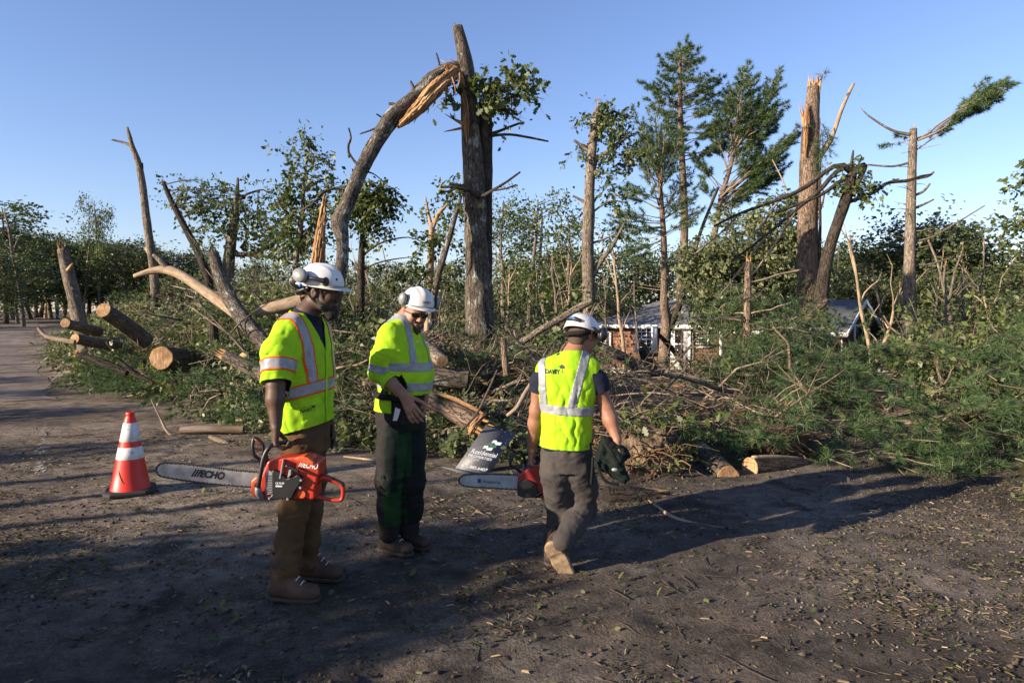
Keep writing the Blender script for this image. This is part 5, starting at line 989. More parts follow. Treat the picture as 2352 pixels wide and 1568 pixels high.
brush_leaves('edge_oak_brush', 'pale oak leaves heaped at the right edge', 450, 252, 4.6, 11, .5, 7.5, 'oakpale', .085, (.3, .7), 15, True, jit=.5, mask=msk(78, .7, .1))
brush_leaves('drive_edge_brush', 'leafy oak branches on the drive at the right edge', 50, 255, 4.35, 5.8, -1.9, -1.0, 'oak', .08, (.2, .5), 15, True, jit=.12)
brush_leaves('oak_brush', 'oak leaves around the long grey limb at right', 420, 268, 4.8, 10, 2.8, 6.5, 'oak', .09, (.3, .6), 15, False, jit=.25)
brush_leaves('dead_leaves', 'brown dead leaves and bark scraps on the left heap', 420, 270, -13, -2.3, .5, 8, 'dead', .09, (.25, .6), 11, False, mask=msk(79, .9, .1))
brush_leaves('dead_leaves', 'brown dead leaves and bark scraps in the middle heap', 260, 272, -2.4, 3.0, .2, 5, 'dead', .075, (.2, .4), 11, False, jit=.12)
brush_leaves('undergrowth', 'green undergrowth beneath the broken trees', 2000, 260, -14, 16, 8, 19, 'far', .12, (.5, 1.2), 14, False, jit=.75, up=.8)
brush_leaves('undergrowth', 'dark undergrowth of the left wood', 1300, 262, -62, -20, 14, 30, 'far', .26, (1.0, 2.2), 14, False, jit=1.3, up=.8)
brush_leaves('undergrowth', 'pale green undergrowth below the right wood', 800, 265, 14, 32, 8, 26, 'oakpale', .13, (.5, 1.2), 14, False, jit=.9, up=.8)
def brush_pine(name, label, n, seed, x0, x1, d0, d1, L=(.6, 1.3), k=10, w=.0028, nl=.105, jit=.2, up=.12, bias=1.0, mask=None, grp=None, bend=-.12, single=False):
    rng, x, y = zone(n, seed, x0, x1, d0, d1, bias)
    if mask is not None: ok = mask(x, y, rng); x, y = x[ok], y[ok]
    acc = Acc(); bs = []
    for xx, yy, gz in zip(x, y, gh(x, y)):
        if single: acc = Acc()
        d_ = np.array((rng.normal() + .15, rng.normal() * .7 - .55, up + rng.normal() * .22)); z = float(gz) + abs(rng.normal()) * jit + .04; l = rng.uniform(*L)
        if not clear(xx, yy, z, .35 + .55 * l * min(1, up)): continue
        b_ = bough((xx, yy, z), d_, l, rng, acc, .009, .42, .15, .105, .15, bend)
        if single:
            t = thing(name, (xx, yy, z), label, 'branch', grp); acc.obj('stem', M['twig'], t); pine_tufts(t, [b_], k, nl, w, seed + len(bs), name='needles'); bs.append(b_)
        else: bs.append(b_)
    if not single:
        tag(acc.obj(name + '_twigs', M['twigdark']), 'stems of ' + label, 'brush', kind='stuff'); TP = np.concatenate([b_[0] for b_ in bs]); TD = np.concatenate([b_[1] for b_ in bs]); o = add_leaves(name, [needles(TP, TD, k, nl, w, seed + 1)], M['pine'], kind='stuff'); tag(o, label, 'brush')
brush_pine('pine_brush', 'pine boughs heaped at the right beside the drive', 300, 300, 2.2, 7.8, .0, 5.0, k=30, w=.0036, nl=.125, jit=.3, mask=msk(81, .8, .0))
brush_pine('pine_bough', 'cut pine bough lying along the edge of the drive', 30, 310, 2.9, 6.4, -.2, .7, (.5, .9), 34, .0032, .125, grp='pine boughs along the drive', single=True, jit=.06)
brush_pine('arching_bough', 'pine bough arching out of the heap at right', 24, 315, 2.8, 7.0, .4, 3.0, (.9, 1.4), 34, .0036, .135, jit=.25, up=.8, grp='pine boughs arching out of the right heap', single=True, bend=-.5)
brush_pine('pine_brush', 'pine boughs in the brush around the long grey limb', 60, 318, 4.8, 9.5, 2.8, 6.5, (.7, 1.2), 26, .0042, .13)
brush_pine('pine_brush', 'pine boughs in the brush below the cottage', 100, 320, 1.2, 9, 3.5, 9, (.8, 1.6), 24, .005, .13)
brush_pine('pine_brush', 'shaded pine boughs at the front of the left heap', 130, 330, -9.5, -2.4, -.2, 2.4, (.6, 1.2), 26, .0042, .13)
brush_pine('pine_brush', 'pine sprigs scattered in the middle heap', 70, 340, -2.2, 2.6, .5, 4.5, (.4, .8), 30, .0032, .12, up=.25)
brush_pine('pine_brush', 'pine boughs high on the left heap', 70, 350, -13, -3, 2.5, 7, (.7, 1.4), 22, .0058, .14)
brush_pine('pine_brush', 'pine boughs on the drive at the right edge', 9, 360, 4.4, 5.6, -2.0, -1.2, (.35, .6), 32, .003, .11, jit=.06)
def sticks(name, label, n, seed, x0, x1, d0, d1, L, r, mat, up=.5, jit=.3, bias=1.0):
    rng, x, y = zone(n, seed, x0, x1, d0, d1, bias); acc = Acc()
    for xx, yy, gz in zip(x, y, gh(x, y)):
        l = rng.uniform(*L); d_ = nrm((rng.normal(), rng.normal() * .7, abs(rng.normal()) * up))
        if not clear(xx, yy, float(gz), .2 + .5 * l * d_[2]) and rng.random() < .8: continue
        a_ = np.array((xx, yy, float(gz) + rng.random() * jit)); p = wobble(a_ - d_ * l * .4, a_ + d_ * l * .6, .09, 7, rng, rng.uniform(-.1, .2)); r0 = rng.uniform(*r); V, Q, A = tube(p, np.linspace(r0, r0 * .3, 7), 4 if r0 < .02 else 6, .1, int(rng.integers(80)), True); acc.add(V, Q, A)
        for j in range(int(rng.integers(1, 5))):
            i = int(rng.integers(1, 6)); dd_ = nrm(d_ + rng.normal(size=3) * .7); q = wobble(p[i], p[i] + dd_ * l * rng.uniform(.15, .5), .1, 5, rng); V, Q, A = tube(q, np.linspace(r0 * .45, r0 * .12, 5), 3, 0, j, False); acc.add(V, Q, A)
    return tag(acc.obj(name, M[mat]), label, 'brush', kind='stuff')
sticks('brushwood', 'tangle of bare pale sticks in the middle heap', 520, 400, -2.8, 3.2, .4, 6, (.4, 1.5), (.004, .016), 'twig')
sticks('brushwood', 'tangle of dark sticks in the middle heap', 330, 410, -2.8, 3.6, .3, 7, (.5, 1.7), (.004, .018), 'twigdark')
sticks('brushwood', 'pale sticks over the left heap', 480, 420, -13, -2.4, .2, 8, (.6, 2.0), (.006, .022), 'twig')
sticks('brushwood', 'dark sticks over the left heap', 220, 430, -13, -2.4, .2, 8, (.6, 2.2), (.006, .024), 'twigdark')
sticks('brushwood', 'sticks poking out of the right brush', 190, 440, 2.4, 9, .3, 8, (.4, 1.6), (.004, .016), 'twig')
sticks('brushwood', 'thin poles standing in the undergrowth', 200, 450, -10, 22, 8, 16, (1.0, 3.5), (.008, .03), 'twig', up=1.6)
sticks('broken_limbs', 'thick broken limbs sticking out of the right brush', 46, 460, 2.2, 9, .4, 7, (.9, 2.6), (.018, .045), 'pinebark', up=.7)
sticks('broken_limbs', 'thick broken limbs lying in the middle heap', 40, 465, -2.6, 3.0, .6, 6, (.8, 2.2), (.018, .042), 'greybark', up=.35)
sticks('broken_limbs', 'thick broken limbs lying on the left heap', 44, 468, -12, -2.6, .6, 7, (1.0, 3.0), (.02, .05), 'greybark', up=.4)
brush_leaves('drooping_oak_brush', 'wilted oak leaves drooping over the sandy roots', 60, 275, 1.2, 2.3, .2, 1.0, 'oak', .08, (.2, .4), 13, True, jit=.3)
# yellow shrub by the gable
ys = P(1945, 830, 22); t = thing('yellow_shrub', (ys[0], ys[1], gh(ys[0], ys[1])), 'bright yellow green shrub in front of the shaded gable', 'shrub')
sprays(t, [(1945, 830, 36, 36, 60), (1925, 850, 30, 30, 30), (1965, 850, 30, 26, 26)], 22, 470, 'yellow', .15, per=10, L=(.3, .6))
# ---- bushes added out of view to shade the road, and trees left of the frame
def offbush(c_, rx, ry, h, n, seed, label):
    rng = RNG(seed); t = thing('shade_bush', (c_[0], c_[1], 0), label, 'shrub'); q = nrm(rng.normal(size=(n, 3))) * rng.random((n, 1)) ** .4; q[:, 2] = np.abs(q[:, 2]); B = q * np.array((rx, ry, h)) + np.array((c_[0], c_[1], .05)); D = nrm(q + rng.normal(size=(n, 3)) * .4)
    acc = Acc(); twigs(B, D, np.full(n, .5), .01, seed, acc, 4, 3); acc.obj('stem', M['twigdark'], t); add_leaves('leaves', [leafset(B, D, np.full(n, .55), 12, .18, .25, seed + 1)], M['oak'], t)
offbush((-9.5, -.5), 1.0, 2.0, 3.3, 1150, 480, 'dense added bush left of the frame, shaped to shade the road')
offbush((-15.5, 2.5), .9, .5, 4.0, 320, 482, 'second added shade bush left of the frame, farther from the camera')
offbush((-18, 5.2), 1.2, 1.3, 4.2, 500, 484, 'third added shade bush left of the frame by the bend')
for i, (x, y) in enumerate([(-20, 7.8), (-22, 10.5), (-25.5, 13.5), (-29, 18)]): offbush((x, y), 1.2, 1.5, 4.0, 420, 490 + i * 2, 'added shade bush left of the frame, %s along the bend' % ('nearest', 'second nearest', 'third nearest', 'farthest')[i])
for i, (x, y, h_, k_) in enumerate([(-13.0, .75, 8, 0), (-14.1, .6, 7, 1), (-14.0, 1.8, 9, 0), (-24, 12.5, 9, 2), (-31, 14, 10, 1), (-30, 20, 10, 0)]):
    copy_tree(NP[k_], (x, y, 0), i * 1.1, (.9, h_ / 7), 'bare roadside trunk left of the frame', 'roadside trunks left of the frame')
for i, (x, y, k_) in enumerate([(-47, 27, 1), (-52, 34, 2), (-57, 42, 0)]):
    copy_tree(LP[k_], (x, y, .5), i * 1.3, (1.2, 1.0), 'leafy roadside tree left of the frame', 'roadside trees left of the frame')
# ------------------------------------------------------------------ signed distance modelling for people and gear
class Sdf:
    def __init__(s, lo, hi, h):
        s.lo = np.asarray(lo, float); s.h = h; s.n = np.maximum(np.ceil((np.asarray(hi) - s.lo) / h).astype(int) + 1, 4); s.D = np.full(s.n, .3, np.float32)
    def _do(s, lo, hi, fn, k, op='add'):
        a = np.clip(np.floor((np.asarray(lo) - s.lo) / s.h).astype(int), 0, s.n - 1); b = np.clip(np.ceil((np.asarray(hi) - s.lo) / s.h).astype(int) + 1, 1, s.n)
        if np.any(b <= a): return
        ax = [(s.lo[i] + s.h * np.arange(a[i], b[i])) for i in range(3)]
        d = fn(ax[0][:, None, None], ax[1][None, :, None], ax[2][None, None, :]).astype(np.float32); sl = tuple(slice(a[i], b[i]) for i in range(3)); c = s.D[sl]
        if op == 'sub': d = -d; hh = np.clip(.5 - .5 * (d - c) / k, 0, 1) if False else np.clip(.5 + .5 * (d - c) / k, 0, 1); s.D[sl] = c * (1 - hh) + d * hh + k * hh * (1 - hh)
        elif op == 'and': s.D[sl] = np.maximum(c, d)
        else: hh = np.clip(.5 + .5 * (c - d) / k, 0, 1); s.D[sl] = c * (1 - hh) + d * hh - k * hh * (1 - hh)
    def cone(s, p0, r0, p1, r1, k=.02, op='add'):
        p0 = np.asarray(p0, float); p1 = np.asarray(p1, float); m_ = max(r0, r1) + k + .05; v = p1 - p0; l2 = max(v @ v, 1e-9)
        def fn(X, Y, Z):
            t = np.clip(((X - p0[0]) * v[0] + (Y - p0[1]) * v[1] + (Z - p0[2]) * v[2]) / l2, 0, 1)
            return np.sqrt((X - p0[0] - t * v[0]) ** 2 + (Y - p0[1] - t * v[1]) ** 2 + (Z - p0[2] - t * v[2]) ** 2) - (r0 + (r1 - r0) * t)
        s._do(np.minimum(p0, p1) - m_, np.maximum(p0, p1) + m_, fn, k, op); return s
    def chain(s, pts, rad, k=.02):
        for i in range(len(pts) - 1): s.cone(pts[i], rad[i], pts[i + 1], rad[i + 1], k)
        return s
    def ell(s, c, rad, B=None, k=.02, op='add'):
        c = np.asarray(c, float); B = np.eye(3) if B is None else np.asarray(B, float); rad = np.asarray(rad, float); m_ = rad.max() + k + .04
        def fn(X, Y, Z):
            x, y, z = X - c[0], Y - c[1], Z - c[2]; q = [(x * B[i][0] + y * B[i][1] + z * B[i][2]) for i in range(3)]
            k0 = np.sqrt(sum((q[i] / rad[i]) ** 2 for i in range(3))); k1 = np.sqrt(sum((q[i] / rad[i] ** 2) ** 2 for i in range(3)))
            return np.where(k1 < 1e-6, -rad.min(), k0 * (k0 - 1) / np.maximum(k1, 1e-6))
        s._do(c - m_, c + m_, fn, k, op); return s
    def loft(s, C, a, b, u, v, k=.02):
        """elliptic sections with centres C, half widths a along u and b along v, stacked in z"""
        C = np.asarray(C, float); o_ = np.argsort(C[:, 2]); C = C[o_]; a = np.asarray(a, float)[o_]; b = np.asarray(b, float)[o_]; u = np.asarray(u, float); v = np.asarray(v, float); z = C[:, 2]; m_ = max(a.max(), b.max()) + .08
        def fn(X, Y, Z):
            zz = np.clip(Z, z[0], z[-1]); zf = zz.ravel(); t_ = lambda q: np.interp(zf, z, q)[None, None, :]
            cx_, cy_ = t_(C[:, 0]), t_(C[:, 1]); A_, B_ = t_(a), t_(b); du = (X - cx_) * u[0] + (Y - cy_) * u[1]; dv = (X - cx_) * v[0] + (Y - cy_) * v[1]
            q0 = np.sqrt((du / A_) ** 2 + (dv / B_) ** 2); q1 = np.sqrt((du / A_ ** 2) ** 2 + (dv / B_ ** 2) ** 2); d2 = np.where(q1 < 1e-6, -np.minimum(A_, B_), q0 * (q0 - 1) / np.maximum(q1, 1e-6)); dz = np.maximum(Z - z[-1], z[0] - Z)
            return np.where(dz > 0, np.sqrt(np.maximum(d2, 0) ** 2 + dz ** 2), np.maximum(d2, dz * .5))
        s._do(C.min(0) - m_, C.max(0) + m_, fn, k); return s
    def plane(s, p, n):
        p = np.asarray(p, float); n = nrm(n); s._do(s.lo, s.lo + s.h * s.n, lambda X, Y, Z: (X - p[0]) * n[0] + (Y - p[1]) * n[1] + (Z - p[2]) * n[2], .01, 'and'); return s
    def mesh(s):
        D = s.D; sg = D < 0; nx, ny_, nz = D.shape
        cr = [(i, j, k_) for i in (0, 1) for j in (0, 1) for k_ in (0, 1)]; cnt = sum(sg[i:nx - 1 + i, j:ny_ - 1 + j, k_:nz - 1 + k_].astype(np.int8) for i, j, k_ in cr); msk = (cnt > 0) & (cnt < 8); cells = np.argwhere(msk)
        pos = np.zeros((len(cells), 3)); num = np.zeros(len(cells)); get = lambda c: D[cells[:, 0] + c[0], cells[:, 1] + c[1], cells[:, 2] + c[2]]
        for c in cr:
            for ax in range(3):
                if c[ax] == 0:
                    c2 = list(c); c2[ax] = 1; da, db = get(c), get(c2); x = (da < 0) != (db < 0); t = np.where(x, da / np.where(x, da - db, 1), 0); q = np.array(c, float)[None].repeat(len(cells), 0); q[:, ax] += t; pos += q * x[:, None]; num += x
        V = s.lo + s.h * (cells + pos / np.maximum(num, 1)[:, None]); idx = np.full(msk.shape, -1); idx[msk] = np.arange(len(cells)); Q = []
        for ax in range(3):
            o1, o2 = (ax + 1) % 3, (ax + 2) % 3; a_ = [slice(None)] * 3; a_[ax] = slice(0, -1); b_ = [slice(None)] * 3; b_[ax] = slice(1, None); x = np.argwhere(sg[tuple(a_)] != sg[tuple(b_)]); x = x[(x[:, o1] > 0) & (x[:, o2] > 0) & (x[:, o1] < D.shape[o1] - 1) & (x[:, o2] < D.shape[o2] - 1)]
            def at(d1, d2): y = x.copy(); y[:, o1] += d1; y[:, o2] += d2; return idx[y[:, 0], y[:, 1], y[:, 2]]
            q = np.stack([at(-1, -1), at(0, -1), at(0, 0), at(-1, 0)], -1); fl = ~sg[x[:, 0], x[:, 1], x[:, 2]]; q[fl] = q[fl][:, ::-1]; Q.append(q)
        return V, np.concatenate(Q)
def vnorm(V, Q):
    n = np.cross(V[Q[:, 2]] - V[Q[:, 0]], V[Q[:, 3]] - V[Q[:, 1]]); N_ = np.zeros_like(V)
    for i in range(4): np.add.at(N_, Q[:, i], n)
    return nrm(N_)
def relax(V, Q, it=3, w=.5):
    for _ in range(it):
        S = np.zeros_like(V); c = np.zeros(len(V))
        for i in range(4):
            for j in (1, 3): np.add.at(S, Q[:, i], V[Q[:, (i + j) % 4]]); np.add.at(c, Q[:, i], 1)
        V = V * (1 - w) + w * S / np.maximum(c, 1)[:, None]
    return V
def wrinkle(V, Q, amp, sc, seed, st=(1, 1, 1), o=3):
    return V + vnorm(V, Q) * (amp * fbm(V * sc * np.array(st), o, seed))[:, None]
def ridges(V, Q, amp, d, freq, seed, c=None, rad=None, warp=1.2):
    """cloth folds: warped parallel ridges, faded round a point"""
    ph = (V @ nrm(d)) * freq + warp * fbm(V * 9, 3, seed) * 3; w = amp * (np.abs(np.sin(ph)) ** .6 - .6)
    if c is not None: w = w * np.exp(-(np.linalg.norm(V - np.asarray(c), axis=1) / rad) ** 2)
    return V + vnorm(V, Q) * w[:, None]
def cutmesh(V, Q, planes, keep):
    """slice a mesh by planes, keep the faces whose centre passes"""
    bm = bmesh.new(); vs = [bm.verts.new(v) for v in V]
    for q in Q:
        try: bm.faces.new([vs[i] for i in q])
        except ValueError: pass
    for p, n in planes: bmesh.ops.bisect_plane(bm, geom=bm.verts[:] + bm.edges[:] + bm.faces[:], plane_co=Vector(p), plane_no=Vector(n), dist=1e-5)
    bm.normal_update(); C = np.array([f.calc_center_median() for f in bm.faces]); Nn = np.array([f.normal for f in bm.faces]); k = keep(C, Nn)
    bmesh.ops.delete(bm, geom=[f for f, kk in zip(bm.faces[:], k) if not kk], context='FACES')
    bm.verts.index_update(); V2 = np.array([v.co for v in bm.verts]); N2 = np.array([v.normal for v in bm.verts]); F2 = [[v.index for v in f.verts] for f in bm.faces]; bm.free(); return V2, N2, F2
def patch(name, V, Q, planes, keep, off, mats, parent, mi=None, thick=.0):
    V2, N2, F2 = cutmesh(V, Q, planes, keep)
    if len(V2) == 0: return None
    W = V2 + N2 * off; idx = None
    if mi is not None: idx = mi(np.array([W[f].mean(0) for f in F2]))
    o = mk(name, W, F2, mats, parent, idx)
    if thick: m_ = o.modifiers.new('cloth', 'SOLIDIFY'); m_.thickness = thick; m_.offset = -1
    return o
def frame(f, up):
    f = nrm(f); s_ = nrm(np.cross(f, up)); u = np.cross(s_, f); return s_, f, u      # right, forward, up
def head(S, c, B, k=.012, neck=None, sc=1.0):
    """B rows: right, forward, up"""
    B = np.asarray(B); w = lambda x, y, z: np.asarray(c) + sc * (x * B[0] + y * B[1] + z * B[2])
    S.ell(w(0, -.005, .03), np.array((.077, .098, .098)) * sc, B, k); S.cone(w(0, .035, -.02), .064 * sc, w(0, .055, -.088), .04 * sc, .03); S.cone(w(-.03, .03, -.06), .04 * sc, w(.03, .03, -.06), .04 * sc, .03)
    S.ell(w(0, .084, .022), np.array((.05, .017, .012)) * sc, B, .012); S.cone(w(0, .094, .014), .0085 * sc, w(0, .117, -.026), .0135 * sc, .012)
    for x in (-1, 1):
        S.ell(w(.034 * x, .098, .003), np.array((.018, .013, .010)) * sc, B, .008, 'sub'); S.ell(w(.033 * x, .083, .002), np.array((.012, .012, .010)) * sc, B, .003); S.ell(w(.04 * x, .07, -.025), np.array((.024, .026, .026)) * sc, B, .02); S.ell(w(.013 * x, .106, -.031), np.array((.009, .010, .008)) * sc, B, .006)
        S.ell(w(.081 * x, -.008, -.005), np.array((.011, .022, .034)) * sc, B, .006); S.ell(w(.092 * x, -.004, -.003), np.array((.006, .012, .02)) * sc, B, .005, 'sub')
    S.ell(w(0, .098, -.057), np.array((.024, .010, .006)) * sc, B, .006); S.ell(w(0, .095, -.068), np.array((.022, .010, .007)) * sc, B, .006); S.ell(w(0, .104, -.0625), np.array((.024, .006, .0022)) * sc, B, .003, 'sub')
    if neck is not None: S.cone(w(0, -.025, -.03), .058 * sc, neck, .066 * sc, .03)
    return w
def hand(S, wr, d, n, s_, flex, sc=1.0, k=.006, spread=.08, thumb=(.6, .5, .5)):
    """wrist, hand direction, palm normal, thumb side; flex = bend of the three joints"""
    wr = np.asarray(wr, float); d, n, s_ = nrm(d), nrm(n), nrm(s_)
    for o_ in (-.026, -.009, .009, .024): S.cone(wr + (d * .015 + s_ * o_ * .7) * sc, .0155 * sc, wr + (d * .088 + s_ * o_) * sc, .0125 * sc, .016)
    for i, (o_, L) in enumerate(((-.031, (.034, .022, .019)), (-.011, (.042, .028, .021)), (.010, (.046, .031, .022)), (.030, (.041, .026, .021)))):
        p = wr + (d * .088 + s_ * o_) * sc; a_ = 0; r = .0098 * sc
        for j in range(3):
            a_ += flex[j] * (1 + .06 * (1.5 - i)); dd = d * math.cos(a_) + n * math.sin(a_) + s_ * spread * (i - 1.5) * .6 * math.cos(a_); q = p + nrm(dd) * L[j] * sc * 1.05; S.cone(p, r, q, r * .93, k); p = q; r *= .93
    p = wr + (d * .028 + s_ * .026 + n * .006) * sc; dd = nrm(s_ * thumb[0] + d * thumb[1] + n * thumb[2]); r = .0125 * sc
    for L in (.042, .032, .026): q = p + dd * L * sc; S.cone(p, r, q, r * .9, k); p = q; r *= .9; dd = nrm(dd + d * .25 + n * .22)
def boot(parent, M4, mat, sole, lace=None, seed=0, name='boot', sc=1.0):
    """local: x toe, z up, origin under the ankle"""
    S = Sdf((-.13, -.08, -.01), (.25, .08, .24), .006); S.cone((-.045, 0, .055), .044, (.06, 0, .055), .047, .03); S.cone((.06, 0, .052), .047, (.155, 0, .045), .042, .02); S.cone((-.012, 0, .09), .05, (-.02, 0, .2), .056, .03); S.cone((.04, 0, .085), .042, (.0, 0, .13), .05, .03); S.plane((0, 0, .022), (0, 0, -1)); V, Q = S.mesh(); V = wrinkle(relax(V, Q, 2), Q, .004, 18, seed)
    tr = lambda V: (np.asarray(M4)[:3, :3] @ (V * sc).T).T + np.asarray(M4)[:3, 3]
    o = mk(name, tr(V), Q, mat, parent)
    S = Sdf((-.13, -.08, -.02), (.25, .08, .06), .005); S.cone((-.045, 0, .02), .050, (.06, 0, .02), .052, .02); S.cone((.06, 0, .02), .052, (.155, 0, .02), .047, .02); S.plane((0, 0, .024), (0, 0, 1)); S.plane((0, 0, 0), (0, 0, -1)); S.ell((.02, 0, -.006), (.03, .09, .014), None, .004, 'sub'); V, Q = S.mesh(); mk('sole', tr(V), Q, sole, o)
    if lace is not None:
        acc = Acc()
        for i in range(5):
            x, z = .105 - i * .026, .098 + i * .020
            if i > 2: x = .053 - (i - 2) * .006; z = .138 + (i - 2) * .024
            V, Q, A = tube(np.array([(x, -.024, z - .008), (x + .004, 0, z + .004), (x, .024, z - .008)]), [.0035] * 3, 5); acc.add(tr(V), Q, A)
        acc.obj('laces', lace, o)
    return o
def basis(o, x, z): x = nrm(x); z = np.asarray(z, float); y = nrm(np.cross(z, x)); z = np.cross(x, y); m_ = np.eye(4); m_[:3, 0] = x; m_[:3, 1] = y; m_[:3, 2] = z; m_[:3, 3] = o; return m_
def helmet(parent, c, B, mat, name='helmet', sc=1.0, visor=.055, txt=None):
    """hard hat shell with a visor, ridge and rim; B rows right, forward, up"""
    B = np.asarray(B); nt_, nv = 72, 22; V = []
    for i in range(nv + 3):
        for j in range(nt_):
            th = j / nt_ * 2 * math.pi; x, y = math.sin(th), math.cos(th); fr = max(0, y)
            if i < 3: k_ = (2 - i) / 2; fl = .010 + visor * fr ** 2.2; r = 1 + k_ * 0; px_, py_ = x * (.112 + fl * k_ * .55), y * (.137 + fl * k_); z = -.002 - .006 * k_ * (1 + fr) + .006 * fr * (1 - k_)
            else: a_ = (i - 3) / (nv - 1) * math.pi / 2; q = math.cos(a_) ** .82; px_, py_ = x * .112 * q, y * .137 * q; z = .118 * math.sin(a_) ** .92
            rid = .008 * math.exp(-(px_ / .02) ** 2) * max(0, min(1, (z - .03) / .05)) + .004 * math.exp(-((abs(px_) - .05) / .012) ** 2) * max(0, min(1, (z - .04) / .04)); z += rid; V.append((px_, py_, z))
    V = np.array(V); W = np.asarray(c) + sc * (V[:, :1] * B[0] + V[:, 1:2] * B[1] + V[:, 2:] * B[2]); Fq = [[i * nt_ + j, i * nt_ + (j + 1) % nt_, (i + 1) * nt_ + (j + 1) % nt_, (i + 1) * nt_ + j] for i in range(nv + 2) for j in range(nt_)]
    o = mk(name, W, Fq, mat, parent); m_ = o.modifiers.new('shell', 'SOLIDIFY'); m_.thickness = .004; m_.offset = -1
    return o, (lambda x, y, z: np.asarray(c) + sc * (x * B[0] + y * B[1] + z * B[2]))
def blob(name, c, rad, B, mat, parent, h=.005, seed=0):
    c = np.asarray(c, float); m_ = max(rad) + .02; S = Sdf(c - m_, c + m_, h); S.ell(c, rad, B, .004); V, Q = S.mesh(); return mk(name, V, Q, mat, parent)
def muff(parent, c, nrm_, upv, grey, black, sc=1.0):
    """ear cup: domed shell on a padded ring"""
    n = nrm(nrm_); u = nrm(np.asarray(upv) - n * (np.asarray(upv) @ n)); s_ = np.cross(u, n); c = np.asarray(c, float); S = Sdf(c - .085 * sc, c + .085 * sc, .004); S.ell(c + n * .006 * sc, np.array((.026, .036, .046)) * sc, [n, s_, u], .004); S.plane(c - n * .002, -n); V, Q = S.mesh(); o = mk('ear_cup', V, Q, grey, parent)
    S = Sdf(c - .085 * sc, c + .085 * sc, .004); S.ell(c - n * .006 * sc, np.array((.018, .034, .043)) * sc, [n, s_, u], .004); S.plane(c - n * .003, n); V, Q = S.mesh(); mk('cushion', V, Q, black, o); return o
def pipe(name, pts, r, mat, parent, n=10, m=24, rough=0): w, rr = spline(np.array(pts), np.broadcast_to(np.asarray(r, float), (len(pts),)), m); V, Q, A = tube(w, rr, n, rough, 1); return mk(name, V, Q, mat, parent, attrs={'bc': A})
def strap(name, pts, w, nrmv, mat, parent, th=.002, m=20):
    p, _ = spline(np.array(pts), np.ones(len(pts)), m); T = nrm(np.gradient(p, axis=0)); n = np.broadcast_to(np.asarray(nrmv, float), p.shape); s_ = nrm(np.cross(T, n)); V = np.concatenate([p - s_ * w / 2, p + s_ * w / 2]); o = mk(name, V, [[i, i + 1, m + i + 1, m + i] for i in range(m - 1)], mat, parent); q = o.modifiers.new('thick', 'SOLIDIFY'); q.thickness = th; return o
def text(parent, string, org, xd, yd, size, mat, name='lettering', bold=.0, shear=0., bvh=None, lift=.002, align='LEFT', width=None, wavy=None):
    cu = bpy.data.curves.new('t', 'FONT'); cu.body = string; cu.size = 1; cu.offset = bold; cu.shear = shear; cu.align_x = align; ob = bpy.data.objects.new('t', cu); me = bpy.data.meshes.new_from_object(ob); V = np.array([v.co for v in me.vertices]); Fc = [list(p.vertices) for p in me.polygons]; bpy.data.objects.remove(ob); bpy.data.curves.remove(cu); bpy.data.meshes.remove(me)
    kx = size if width is None else width / max(1e-6, (V[:, 0].max() - V[:, 0].min())); xd, yd = nrm(xd), nrm(yd); n = nrm(np.cross(xd, yd)); W = np.asarray(org) + V[:, :1] * kx * xd + V[:, 1:2] * size * yd
    return mk(name, press(W, n, bvh, lift), Fc, mat, parent, smooth=False)
def press(W, n, bvh, lift):
    if bvh is None: return W + n * lift
    out = []
    for p in W:
        h_ = bvh.ray_cast(Vector(p + n * .25), Vector(-n), .6); out.append(np.array(h_[0]) + n * lift if h_[0] is not None else p)
    return np.array(out)
def bvh_of(V, Q): return BVHTree.FromPolygons([tuple(v) for v in V], [tuple(int(i) for i in q) for q in Q])
def tree_logo(parent, org, xd, yd, h, mat, bvh):
    xd, yd = nrm(xd), nrm(yd); n = nrm(np.cross(xd, yd)); V, Fc = [], []
    def quad(pts): k_ = len(V); V.extend(pts); Fc.append(list(range(k_, k_ + len(pts))))
    quad([(-.03, 0), (.03, 0), (.025, .5), (-.025, .5)]); quad([(-.3, -.03), (.3, -.03), (.22, .02), (-.22, .02)])
    for (x, y, r) in ((0, .8, .17), (-.2, .66, .14), (.2, .68, .14), (-.12, .5, .12), (.15, .5, .12), (.05, .62, .16)): quad([(x + r * math.cos(t), y + r * .7 * math.sin(t)) for t in np.linspace(0, 6.28, 9)[:-1]])
    W = np.array([np.asarray(org) + x * h * xd + y * h * yd for x, y in V]); W = press(W, n, bvh, .0025); W += n * (.0004 * np.repeat(np.arange(len(Fc)), [len(f) for f in Fc]))[:, None]; return mk('tree_emblem', W, Fc, mat, parent, smooth=False)

def cloth(name, col, shade=.75, rough=.85, scale=14, b_=.25, sheen=.0):
    m, nt, N, Lk, b = newmat(name); tc = N.new('ShaderNodeTexCoord'); n = noise(N, Lk, tc.outputs['Object'], scale, 5, .6); r = ramp(N, [(.3, tuple(c_ * shade for c_ in col)), (.62, col)]); Lk.new(n.outputs[0], r.inputs[0]); Lk.new(r.outputs[0], b.inputs['Base Color']); b.inputs['Roughness'].default_value = rough; b.inputs['Specular IOR Level'].default_value = .2
    w = noise(N, Lk, tc.outputs['Object'], 420, 2); bump(N, Lk, w.outputs[0], b, b_, .002); return m
M['hivis'] = cloth('hi_vis_fabric', (.325, .585, .016), .72, .85, 7); M['hivis2'] = cloth('hi_vis_knit', (.345, .61, .018), .80, .85, 8)
M['silver'] = simple('reflective_tape', (.27, .28, .30), (.20, .21, .23), .45, 30, .15); M['orange'] = cloth('orange_trim', (.68, .10, .012), .9)
